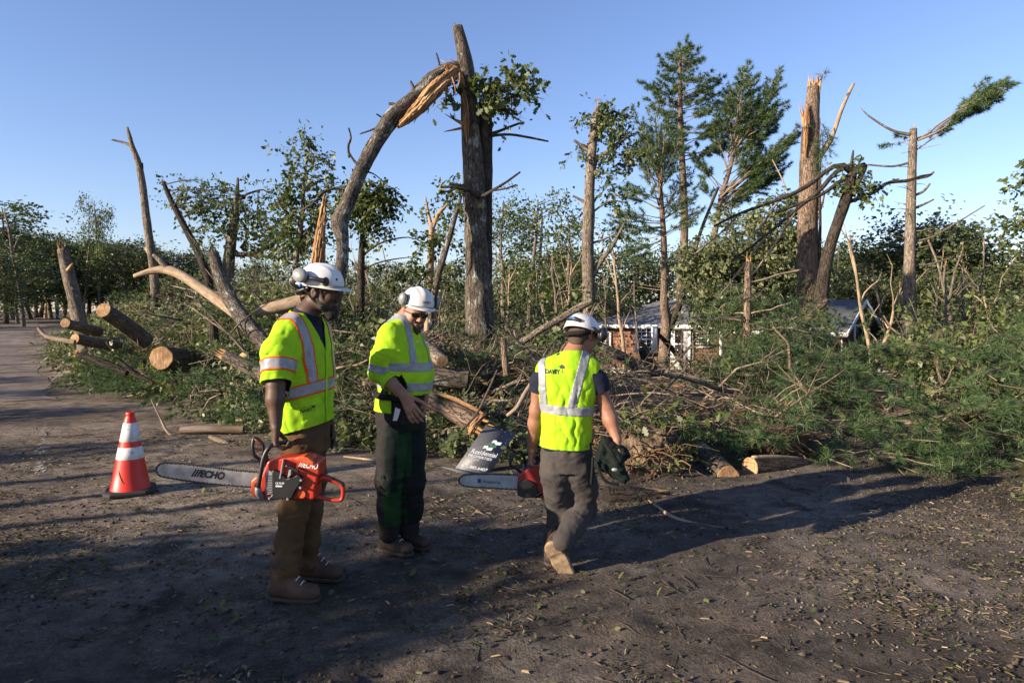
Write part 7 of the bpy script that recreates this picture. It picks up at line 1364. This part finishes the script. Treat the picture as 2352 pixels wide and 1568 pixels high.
    heel, toe = P(1262, 1250, 4.19), P(1303, 1320, 4.235); d_ = nrm(toe - heel); boot(root, basis(heel + d_ * .085 - np.array((0, .0, 0)), d_, nrm((.05, .93, .38))), M['boot2'], M['solelight'], None, 6)
    hb = frame((.66, .62, -.36), (.06, .2, 1)); hm, hl = helmet(root, q(1337, 763, .04), hb, M['helmet'], sc=.92, visor=.03); muff(hm, P(1383, 768, 4.33), (.8, -.5, -.1), hb[2], M['black'], M['black'], 1.05); pipe('muff_arm', [P(1362, 757, 4.30), P(1372, 760, 4.30), P(1383, 764, 4.31)], .010, M['black'], hm, 8, 8); blob('muff_clip', P(1364, 757, 4.305), (.02, .012, .02), None, M['black'], hm)
    pipe('helmet_lamp_clip', [hl(-.03, -.135, .05), hl(.03, -.135, .045), hl(.07, -.112, .035)], [.012, .016, .012], M['black'], hm, 8, 12); blob('blue_dial', hl(.02, -.15, .052), (.024, .008, .009), hb, M['blue'], hm, .004); pipe('nape_strap', [hl(.09, -.03, -.02), hl(.075, -.09, -.045), hl(0, -.125, -.055), hl(-.075, -.09, -.045)], .015, M['blackcloth'], hm)
worker3()
# ------------------------------------------------------------------ chainsaws, cone, sign and small figures
M['sawred'] = simple('orange_red_saw_paint', (.42, .030, .010), (.33, .022, .008), .4, 9, .05); M['saworange'] = simple('orange_saw_paint', (.55, .085, .02), (.42, .06, .014), .45, 12, .1); M['steel'] = simple('worn_steel', (.45, .44, .43), (.28, .27, .26), .38, 18, .1, metal=.6); M['grey'] = simple('grey_metal', (.34, .34, .34), (.24, .24, .24), .45, 15, .1, metal=.4)
M['huskred'] = simple('dark_red_saw_paint', (.30, .022, .018), (.2, .014, .012), .45, 9, .05); M['bluebar'] = simple('pale_blue_steel', (.36, .42, .46), (.24, .30, .33), .4, 14, .1, metal=.4); M['blueink'] = simple('blue_print', (.02, .045, .16), None, .6, 20, 0)
class Side:
    """side view drawing plane at depth Y: pixel outlines become solid plates"""
    def __init__(s, Y, root): s.Y = Y; s.root = root
    def p(s, x, y, d=0): v = P(x, y, s.Y); v[1] += d; return v
    def slab(s, name, poly, d0, d1, mat, parent=None, bev=.004):
        n = len(poly); V = [s.p(x, y, d0) for x, y in poly] + [s.p(x, y, d1) for x, y in poly]; Fc = [list(range(n)), list(range(2 * n - 1, n - 1, -1))] + [[i, n + i, n + (i + 1) % n, (i + 1) % n] for i in range(n)]
        o = mk(name, V, Fc, mat, parent or s.root, smooth=False)
        if bev: bevel(o, bev, 2)
        return o
    def pipe(s, name, pts, r, mat, parent=None, n=10, m=28): return pipe(name, [s.p(*q) for q in pts], [r] * len(pts) if np.isscalar(r) else r, mat, parent or s.root, n, m)
    def disc(s, name, x, y, rad, d0, d1, mat, parent=None): return s.slab(name, [(x + rad * math.cos(t), y + rad * math.sin(t)) for t in np.linspace(0, 6.283, 15)[:-1]], d0, d1, mat, parent, .001)
cv = lambda a: [((620 + x / 8.254) / 1.0884, (1080 + y / 8.254) / 1.0884) for x, y in a]
def chain_of(side, path, d, mat, parent, pitch=5.0):
    path = np.array(path + path[:1], float); L = np.concatenate([[0], np.cumsum(np.linalg.norm(np.diff(path, axis=0), axis=1))]); acc = Acc(); i = 0
    for u in np.arange(0, L[-1], pitch):
        a_ = np.array([np.interp(u, L, path[:, k]) for k in (0, 1)]); b_ = np.array([np.interp(min(u + pitch * .82, L[-1]), L, path[:, k]) for k in (0, 1)]); t = b_ - a_; nrm2 = np.array((t[1], -t[0])) / max(np.linalg.norm(t), 1e-6); h_ = 2.9 if i % 2 else 1.8; i += 1; q = [a_ - nrm2 * 1.6, b_ - nrm2 * 1.6, b_ + nrm2 * h_ * .6, a_ + nrm2 * h_]
        V = np.array([side.p(x, y, dd) for dd in (d - .005, d + .005) for x, y in q]); acc.add(V, bx((0, 0, 0), (1, 1, 1))[1])
    return acc.obj('chain', mat, parent, smooth=False)
# --- orange saw in the first worker's hand
e0 = P(690, 1140, 3.72); echo = thing('chainsaw', e0, 'orange chainsaw with long steel bar held by the first worker', 'chainsaw'); sd = Side(3.72, echo)
top = [(600, 1084), (540, 1079), (480, 1071), (420, 1064), (380, 1062)]; bot = [(380, 1095), (420, 1102), (480, 1109), (540, 1115), (600, 1119)]
tip = [(378 + 18.5 * math.cos(t), 1078.5 + 16.5 * math.sin(t)) for t in np.linspace(-1.6, -4.68, 9)]
bar = sd.slab('guide_bar', top[:4] + tip + bot[1:], -.003, .003, M['steel'], None, .0008); chain_of(sd, top[:4] + tip + bot[1:], 0, M['black'], bar)
xd = np.array((1, 0, -.105)); text(bar, '///ECHO', sd.p(441, 1092, -.0035), xd, (.105, 0, 1), .052, M['ink'], bold=.06, width=.185, lift=0, shear=.25)
for x, y in ((386, 1076), (380, 1071), (380, 1082), (374, 1077)): sd.disc('rivet', x, y, 1.6, -.0045, .0, M['grey'], bar)
body = sd.slab('engine_housing', cv([(470, 560), (700, 500), (1190, 450), (1290, 470), (1380, 520), (1540, 580), (1535, 820), (1490, 900), (1480, 1000), (1440, 1100), (1430, 1330), (420, 1330), (300, 1290), (330, 900)]), -.055, .085, M['sawred'], None, .010)
sd.slab('top_ridge', cv([(1010, 500), (1110, 452), (1230, 440), (1330, 480), (1440, 560), (1440, 640), (1100, 560)]), -.067, .05, M['saworange'], None, .008)
st = sd.slab('starter_cover', cv([(620, 700), (760, 760), (900, 880), (1130, 800), (1215, 880), (1195, 960), (1080, 1120), (1000, 1290), (520, 1300), (600, 1200), (600, 760)]), -.085, -.054, M['black'], None, .006)
gr = sd.slab('grille_frame', cv([(455, 760), (540, 720), (625, 760), (630, 1190), (500, 1220), (455, 1150)]), -.078, -.054, M['grey'], None, .004)
for i in range(11): y = 820 + i * 34; sd.slab('grille_slot', cv([(478, y), (602, y), (602, y + 15), (478, y + 15)]), -.0795, -.070, M['ink'], gr, 0)
mf = sd.slab('muffler_cover', cv([(130, 960), (220, 880), (330, 840), (400, 900), (400, 1310), (170, 1290), (120, 1180)]), -.05, .05, M['saworange'], None, .008); sd.disc('muffler_hole', *cv([(255, 1045)])[0], 6.5, -.0515, -.04, M['ink'], mf)
sd.slab('spike_bumper', cv([(60, 1000), (130, 940), (150, 1120), (100, 1040)]), -.004, .004, M['black'], None, 0)
sd.pipe('front_handle', [(*cv([(760, 220)])[0], .02), (*cv([(640, 212)])[0], -.03), (*cv([(540, 250)])[0], -.065), (*cv([(440, 440)])[0], -.078), (*cv([(380, 760)])[0], -.085), (*cv([(335, 1050)])[0], -.085), (*cv([(350, 1260)])[0], -.06)], .0125, M['black'], None, 12, 34)
sd.pipe('handle_foot', [(*cv([(332, 1060)])[0], -.0855), (*cv([(325, 1160)])[0], -.082), (*cv([(355, 1270)])[0], -.058)], .0165, M['grey'], None, 12, 12)
gd = sd.pipe('hand_guard', [(*cv([(300, 640)])[0], -.02), (*cv([(285, 530)])[0], -.035), (*cv([(200, 430)])[0], -.05), (*cv([(165, 260)])[0], -.05), (*cv([(195, 90)])[0], -.04), (*cv([(330, 200)])[0], -.03), (*cv([(355, 330)])[0], -.03), (*cv([(360, 470)])[0], -.03)], .0095, M['black'], None, 8, 40)
for a_, b_ in (((205, 300), (330, 340)), ((200, 110), (340, 225))): sd.pipe('guard_bar', [(*cv([a_])[0], -.045), (*cv([b_])[0], -.03)], .006, M['saworange'], gd, 6, 4)
sd.slab('guard_arm', cv([(270, 560), (380, 480), (420, 700), (300, 700)]), -.03, .03, M['black'], None, .004)
rh = sd.pipe('rear_handle', [(*cv([(1400, 1010)])[0], 0), (*cv([(1560, 930)])[0], 0), (*cv([(1780, 1000)])[0], 0), (*cv([(1930, 1080)])[0], 0), (*cv([(1962, 1200)])[0], 0), (*cv([(1935, 1380)])[0], 0), (*cv([(1800, 1400)])[0], 0), (*cv([(1600, 1370)])[0], 0), (*cv([(1380, 1320)])[0], 0)], [.024, .019, .015, .0135, .0115, .011, .0105, .0105, .014], M['sawred'], None, 10, 50)
sd.pipe('grip', [(*cv([(1550, 890)])[0], -.003), (*cv([(1750, 970)])[0], -.003), (*cv([(1930, 1050)])[0], -.003), (*cv([(1975, 1110)])[0], -.003)], .0115, M['black'], rh, 8, 14); sd.slab('trigger', cv([(1520, 1060), (1640, 1050), (1560, 1130)]), -.008, .008, M['black'], rh, .002)
sd.slab('pull_handle', cv([(885, 620), (920, 580), (1165, 690), (1165, 750), (1120, 745)]), -.105, -.08, M['black'], None, .005); sd.slab('pull_post', cv([(960, 700), (1010, 690), (1000, 800), (930, 860)]), -.095, -.06, M['grey'], None, .002); sd.slab('cover_latch', cv([(822, 500), (845, 505), (780, 880), (755, 875)]), -.088, -.05, M['steel'], None, .001)
for x, y in ((555, 1275), (925, 1290), (1180, 1062), (1195, 910)): sd.disc('bolt', *cv([(x, y)])[0], 2.7, -.09, -.06, M['steel'])
sd.disc('fuel_cap', *cv([(1180, 1215)])[0], 9.0, -.066, -.05, M['saworange'])
text(echo, '///ECHO', sd.p(*cv([(1105, 660)])[0], -.0558), (1, 0, -.14), (.14, 0, 1), .040, M['white_print'], bold=.02, width=.105, lift=.0006, shear=.25); text(st, 'CS-7310P', sd.p(*cv([(680, 985)])[0], -.0858), (1, 0, -.03), (.03, 0, 1), .014, M['white_print'], bold=.02, width=.046, lift=.0006); sd.slab('label_plate', cv([(685, 1010), (820, 1018), (800, 1045), (680, 1040)]), -.0862, -.08, M['white_print'], st, 0)
# --- dark red saw in the walking worker's hand
h0 = P(1225, 1140, 4.56); hus = thing('chainsaw', h0, 'dark red chainsaw with pale bar in the walking worker left hand', 'chainsaw'); sd = Side(4.56, hus)
outl = [(1196, 1090), (1130, 1088), (1085, 1088), (1066, 1090)] + [(1068 + 14 * math.cos(t), 1103 + 13 * math.sin(t)) for t in np.linspace(-1.7, -4.5, 7)] + [(1085, 1118), (1130, 1120), (1196, 1124)]
bar = sd.slab('guide_bar', outl, -.003, .003, M['bluebar'], None, .0008); chain_of(sd, outl, 0, M['black'], bar); text(bar, 'Husqvarna', sd.p(1108, 1108, -.0035), (1, 0, -.07), (.07, 0, 1), .032, M['blueink'], bold=.02, width=.118, lift=0); sd.slab('crown_mark', [(1097, 1098), (1105, 1099), (1105, 1109), (1097, 1108)], -.0038, -.002, M['blueink'], bar, 0)
sd.slab('engine_housing', [(1190, 1086), (1215, 1068), (1262, 1060), (1275, 1080), (1272, 1128), (1255, 1138), (1205, 1138), (1188, 1124)], -.06, .07, M['huskred'], None, .01); sd.slab('clutch_cover', [(1188, 1100), (1210, 1094), (1232, 1104), (1236, 1132), (1204, 1138), (1188, 1130)], -.075, -.055, M['black'], None, .006); sd.slab('top_cover', [(1200, 1072), (1235, 1056), (1262, 1060), (1262, 1078), (1215, 1084)], -.05, .05, M['black'], None, .008)
sd.pipe('front_handle', [(1205, 1046, .03), (1222, 1042, .0), (1244, 1056, -.06), (1256, 1085, -.085), (1254, 1112, -.08), (1228, 1134, -.07)], .012, M['black'], None, 10, 28); sd.pipe('hand_guard', [(1206, 1092, -.02), (1186, 1072, -.04), (1172, 1062, -.05), (1178, 1042, -.05), (1196, 1034, -.03), (1204, 1052, .0), (1206, 1068, .02)], .010, M['black'], None, 8, 24)
sd.pipe('rear_handle', [(1262, 1078, 0), (1300, 1082, .02), (1340, 1098, .03), (1372, 1112, .03), (1366, 1128, .03), (1320, 1132, .02), (1262, 1130, 0)], .013, M['huskred'], None, 9, 30)
# --- folded chaps under the walking worker's right hand
b0 = P(1402, 1110, 4.2); bun = thing('folded_chaps', b0, 'folded bundle of dark green protective chaps in the walking worker right hand', 'chaps')
S = Sdf(P(1330, 1145, 4.4) - np.array((0, .4, .02)), P(1485, 975, 4.4) + np.array((0, .12, .02)), .006); rng = RNG(77)
for i in range(8): a_ = P(1372 + i * 5, 1066 - i * 3, 4.22 + (i % 3) * .035); b_ = P(1392 + i * 6, 1014 + i * 4, 4.24 + (i % 2) * .035); c_ = P(1432 - i * 3, 1096 - i * 5, 4.2 + (i % 3) * .04); S.cone(a_, .026, b_, .034, .010); S.cone(b_, .034, c_, .034, .010); S.cone(c_, .032, a_, .024, .012)
V, Q = S.mesh(); V = ridges(V, Q, .012, (.6, 0, .8), 85, 3); V = wrinkle(V, Q, .006, 20, 3); patch('folded_cloth', V, Q, [], lambda c, n: c[:, 0] > -9, 0, [M['chapsdark'], M['chaps']], bun, lambda c: (n2(c[:, 0], c[:, 2], 9, 2, 4) > .45).astype(int)); blob('buckle', P(1412, 1078, 4.13), (.020, .010, .012), None, M['grey'], bun, .004)
strap('strap', [P(1370, 1060, 4.16), P(1378, 1085, 4.15), P(1392, 1105, 4.15), P(1420, 1112, 4.16)], .018, (0, -1, 0), M['blackcloth'], bun); strap('strap', [P(1362, 1050, 4.17), P(1360, 1085, 4.16), P(1358, 1112, 4.17)], .016, (0, -1, 0), M['blackcloth'], bun); strap('strap', [P(1390, 1020, 4.14), P(1405, 1040, 4.12), P(1420, 1062, 4.13)], .018, (0, -1, 0), M['blackcloth'], bun)
# --- traffic cone
M['coneorange'] = simple('orange_cone_plastic', (.60, .022, .006), (.46, .016, .005), .45, 5, .08, detail=7); M['cwhite'] = simple('scuffed_reflective_collar', (.58, .57, .56), (.30, .28, .27), .5, 26, .1, detail=8, stops=(.3, .45)); M['conebase'] = simple('black_rubber', (.022, .02, .02), (.013, .012, .012), .8, 20, .3)
Yk = 6.15; kx = (299 - CX) / F * Yk; kc = np.array((kx, Yk, float(gh(kx, Yk)))); cone = thing('traffic_cone', kc, 'orange traffic cone with two white reflective collars on the road', 'traffic cone')
def lathe(prof, name, mat, parent, n=40):
    V = [(kc[0] + r_ * math.cos(t), kc[1] + r_ * math.sin(t), kc[2] + z_) for r_, z_ in prof for t in np.arange(n) / n * 2 * math.pi]; return mk(name, V, [[i * n + j, i * n + (j + 1) % n, (i + 1) * n + (j + 1) % n, (i + 1) * n + j] for i in range(len(prof) - 1) for j in range(n)], mat, parent)
rk = lambda z: .165 + (.037 - .165) * (z - .035) / (.715 - .035)
cb = lathe([(.175, .034), (rk(.04), .045), (rk(.2), .2), (rk(.4), .4), (rk(.6), .6), (rk(.66), .66), (.040, .675), (.034, .69), (.036, .7), (.036, .722), (.028, .724), (.026, .66)], 'cone_body', M['coneorange'], cone)
for z0, z1 in ((.310, .415), (.465, .628)): lathe([(rk(z0) + .0005, z0), (rk(z0) + .003, z0 + .002), (rk((z0 + z1) / 2) + .003, (z0 + z1) / 2), (rk(z1) + .003, z1 - .002), (rk(z1) + .0005, z1)], 'reflective_collar', M['cwhite'], cb)
th = math.radians(24); ca, sa = math.cos(th), math.sin(th); s_ = .20; oct_ = [(s_, s_ - .06), (s_ - .06, s_), (-s_ + .06, s_), (-s_, s_ - .06), (-s_, -s_ + .06), (-s_ + .06, -s_), (s_ - .06, -s_), (s_, -s_ + .06)]
V = [(kc[0] + k_ * (x * ca - y * sa), kc[1] + k_ * (x * sa + y * ca), kc[2] + z) for z, k_ in ((.004, 1.0), (.03, 1.0), (.042, .93)) for x, y in oct_]; bb = mk('base', V, [list(range(7, -1, -1)), list(range(16, 24))] + [[i * 8 + j, i * 8 + (j + 1) % 8, (i + 1) * 8 + (j + 1) % 8, (i + 1) * 8 + j] for i in range(2) for j in range(8)], M['conebase'], cone, smooth=False); bevel(bb, .006, 2)
pipe('scuff_mark', [kc + np.array((rk(.22) * math.sin(a_) + .001, -rk(z_) * math.cos(a_) - .002, z_)) for a_, z_ in ((-.25, .225), (-.15, .19), (.05, .14), (.22, .11))], [.001, .004, .003, .001], M['black'], cb, 5, 14)
# --- property sign lying on the heap
M['signboard'] = simple('charcoal_sign_board', (.085, .088, .098), (.06, .063, .072), .5, 40, .1, detail=8); M['signgreen'] = simple('sign_green', (.045, .16, .095), None, .6, 30, 0); M['sawdust'] = foliage('sawdust', [(0, (.25, .15, .06)), (1, (.42, .28, .13))], 0, .9, .1)
sA, sB, sC, sD = P(1115, 978, 7.25), P(1186, 993, 7.25), P(1121, 1090, 6.85), P(1040, 1068, 6.9); sD = sA + (sC - sB); sign = thing('property_sign', (sA + sB + sC + sD) / 4 * np.array((1, 1, 0)) + np.array((0, 0, float(gh((sC[0] + sD[0]) / 2, 6.9)))), 'charcoal property sign with white lettering lying on the heap, lower edge bent', 'sign')
sx_, sy_ = sB - sA, sA - sD; sn_ = nrm(np.cross(sx_, sy_)); hx_, hy_ = np.linalg.norm(sx_), np.linalg.norm(sy_)
def plate(name, c4, th_, mat, parent): c4 = np.array(c4); V = np.concatenate([c4 - sn_ * th_, c4]); return mk(name, V, bx((0, 0, 0), (1, 1, 1))[1], mat, parent, smooth=False)
brd = plate('board', [sD, sC, sB, sA], .006, M['signboard'], sign); fl = plate('bent_flap', [P(1012, 1071, 6.75), P(1096, 1097, 6.68), sC - sn_ * .004, sD - sn_ * .004], .005, M['signboard'], sign)
on = lambda u, v: sD + sx_ * u + sy_ * v
for (u0, v0, mt) in ((.50, .66, 'white_print'), (.42, .585, 'signgreen'), (.36, .51, 'white_print')):
    prof = [(0, 0), (.12, .012), (.2, -.018), (.38, -.008), (.38, .045), (.2, .035), (.12, .065), (0, .053)]; mk('logo_strip', [on(u0 + a_ * .75, v0 + b_ * 1.25) + sn_ * .0015 for a_, b_ in prof], [list(range(8))], M[mt], brd, smooth=False)
text(brd, 'Residential', on(.10, .37), sx_, sy_, hy_ * .135, M['white_print'], bold=.012, width=hx_ * .78, lift=.0015); text(brd, 'PROPERTIES', on(.10, .29), sx_, sy_, hy_ * .072, M['white_print'], bold=.015, width=hx_ * .72, lift=.0015); text(brd, 'LTD', on(.36, .235), sx_, sy_, hy_ * .045, M['white_print'], width=hx_ * .13, lift=.0015); text(brd, '401.885.6407', on(.10, .055), sx_, sy_, hy_ * .085, M['white_print'], bold=.02, width=hx_ * .80, lift=.0015); text(fl, 'Narragansett', P(1024, 1074, 6.745) + sn_ * .004, P(1096, 1097, 6.68) - P(1012, 1071, 6.75), sy_, .018, M['white_print'], width=.16, lift=.006) if False else None
rng = RNG(5); n = 260; u, v_ = rng.random(n), rng.random(n); p_ = sD + sx_ * u[:, None] + sy_ * v_[:, None] + sn_ * .002; e_ = nrm(rng.normal(size=(n, 3))); e_ -= (e_ @ sn_)[:, None] * sn_; g_ = np.cross(sn_, e_); l_ = .002 + .006 * rng.random((n, 1)) ** 3; V = np.stack([p_ - e_ * l_, p_ + g_ * l_ * .6, p_ + e_ * l_, p_ - g_ * l_ * .6], 1).reshape(-1, 3); o = mk('sawdust', V, np.arange(4 * n).reshape(n, 4), M['sawdust'], brd, attrs={'tint': np.repeat(rng.random(n), 4)}, smooth=False); o['kind'] = 'stuff'
# --- distant figures
def small_person(name, label, px, top, Y, height, upper, lower, skin_, hat=None, hatmat=None, vest=None, seated=False, fac=(0, -1, 0), z0=None):
    tp = P(px, top, Y); base = tp[2] - height; root = thing(name, (tp[0], Y, base), label, 'person'); f = nrm(fac); r = np.array((f[1], -f[0], 0)); b = np.array((tp[0], Y, base)); w = lambda s_, d_, z: b + r * s_ + f * d_ + UP * z
    H_ = height; hd = H_ - .12; S = Sdf(b - np.array((.45, .45, .1)), b + np.array((.45, .45, H_ + .1)), .014); S.ell(w(0, .01, hd), (.075, .09, .115), [r, f, UP], .02); S.cone(w(0, 0, hd - .1), .05, w(0, 0, hd - .2), .06, .02); S.cone(w(0, .1, hd - .02), .012, w(0, .105, hd - .035), .012, .01)
    sh = hd - .24
    for s_ in (-1, 1): S.chain([w(.19 * s_, 0, sh), w(.24 * s_, -.02, sh - .28), w(.22 * s_, .10, sh - .5), w(.21 * s_, .14, sh - .58)], [.05, .042, .034, .035], .02)
    S.cone(w(0, 0, sh), .12, w(0, 0, sh - .45), .12, .03); V, Q = S.mesh(); mk('body', V, Q, skin_, root)
    S = Sdf(b - np.array((.45, .45, .1)), b + np.array((.45, .45, H_ + .1)), .014); S.loft([w(0, 0, sh + .04), w(0, 0, sh - .1), w(0, 0, sh - .3), w(0, 0, sh - .55)], [.15, .2, .19, .19], [.09, .135, .13, .135], r, f, .03)
    for s_ in (-1, 1): S.chain([w(.17 * s_, 0, sh), w(.24 * s_, -.02, sh - .28), w(.225 * s_, .08, sh - .47)], [.07, .06, .05], .03)
    V, Q = S.mesh(); jk = mk('jacket', wrinkle(V, Q, .015, 10, 3), Q, upper, root)
    if vest: patch('vest', V, Q, [(w(0, 0, sh - .5), UP)], lambda c, n: (np.abs((c - b) @ r) < .2) & (c[:, 2] > w(0, 0, sh - .5)[2]), .02, vest, jk)
    S = Sdf(b - np.array((.45, .6, .1)), b + np.array((.45, .6, H_)), .014); S.loft([w(0, 0, sh - .45), w(0, 0, sh - .62)], [.17, .17], [.13, .13], r, f, .03); hp = sh - .6
    for s_ in (-1, 1):
        if seated: S.chain([w(.09 * s_, 0, hp), w(.1 * s_, .42, hp - .02), w(.1 * s_, .44, .06)], [.09, .07, .05], .03)
        else: S.chain([w(.09 * s_, 0, hp), w(.1 * s_, .03, hp * .5), w(.11 * s_, -.01, .06)], [.095, .075, .06], .03)
    V, Q = S.mesh(); mk('trousers', wrinkle(V, Q, .01, 10, 5), Q, lower, root)
    for s_ in (-1, 1): d_ = .44 if seated else 0; S = Sdf(b - .7, b + .7, .02) if False else Sdf(w(.1 * s_, d_ + .05, .05) - .2, w(.1 * s_, d_ + .05, .05) + .2, .012); S.cone(w(.1 * s_, d_ - .03, .05), .05, w(.1 * s_, d_ + .13, .04), .045, .02); V, Q = S.mesh(); mk('shoe', V, Q, M['boot2'], root)
    hr = hatmat or M['hair']; S = Sdf(w(0, 0, hd) - .2, w(0, 0, hd) + .25, .012); S.ell(w(0, -.01, hd + .03), (.088, .105, .11) if not hat else (.11, .135, .12), [r, f, UP], .01); S.plane(w(0, 0, hd + .02), -UP + (.35 * f if not hat else 0 * f)); V, Q = S.mesh(); mk('hat' if hat else 'hair', V, Q, hr, root)
    return root
M['redcloth'] = cloth('red_jacket_cloth', (.30, .02, .025), .7); M['jean'] = cloth('blue_denim', (.05, .09, .19), .7); M['whiteshirt'] = cloth('pale_blue_shirt', (.5, .55, .68), .85); M['greyhair'] = simple('grey_hair', (.35, .33, .31), None, .8, 60, .3); M['darkhair'] = simple('dark_hair', (.03, .02, .015), None, .8, 60, .3); M['greycloth'] = cloth('light_grey_cloth', (.35, .34, .33), .8)
small_person('person', 'distant person in yellow vest and jeans at the bend of the road', 131, 684, 54, 1.72, M['greycloth'], M['jean'], M['skin'], True, M['greyhair'], M['hivis'], fac=(.9, .3, 0))
small_person('person', 'grey haired person in red jacket in front of the cottage door', 1552, 843, 29.6, 1.25, M['redcloth'], M['charcoal'], M['skin'], None, M['greyhair'], None, True)
small_person('person', 'dark haired person in dark jacket over a pale shirt by the cottage door', 1569, 836, 29.2, 1.28, M['charcoal'], M['charcoal'], M['skintan'], None, M['darkhair'], None, True)
pr = bpy.data.objects['person.005'] if 'person.005' in bpy.data.objects else None
if pr: c_ = worg(pr); mk('shirt_front', [c_ + np.array(q_) for q_ in ((-.07, -.155, .92), (.07, -.155, .92), (.085, -.165, .50), (-.085, -.165, .50))], [[0, 1, 2, 3]], M['whiteshirt'], pr)
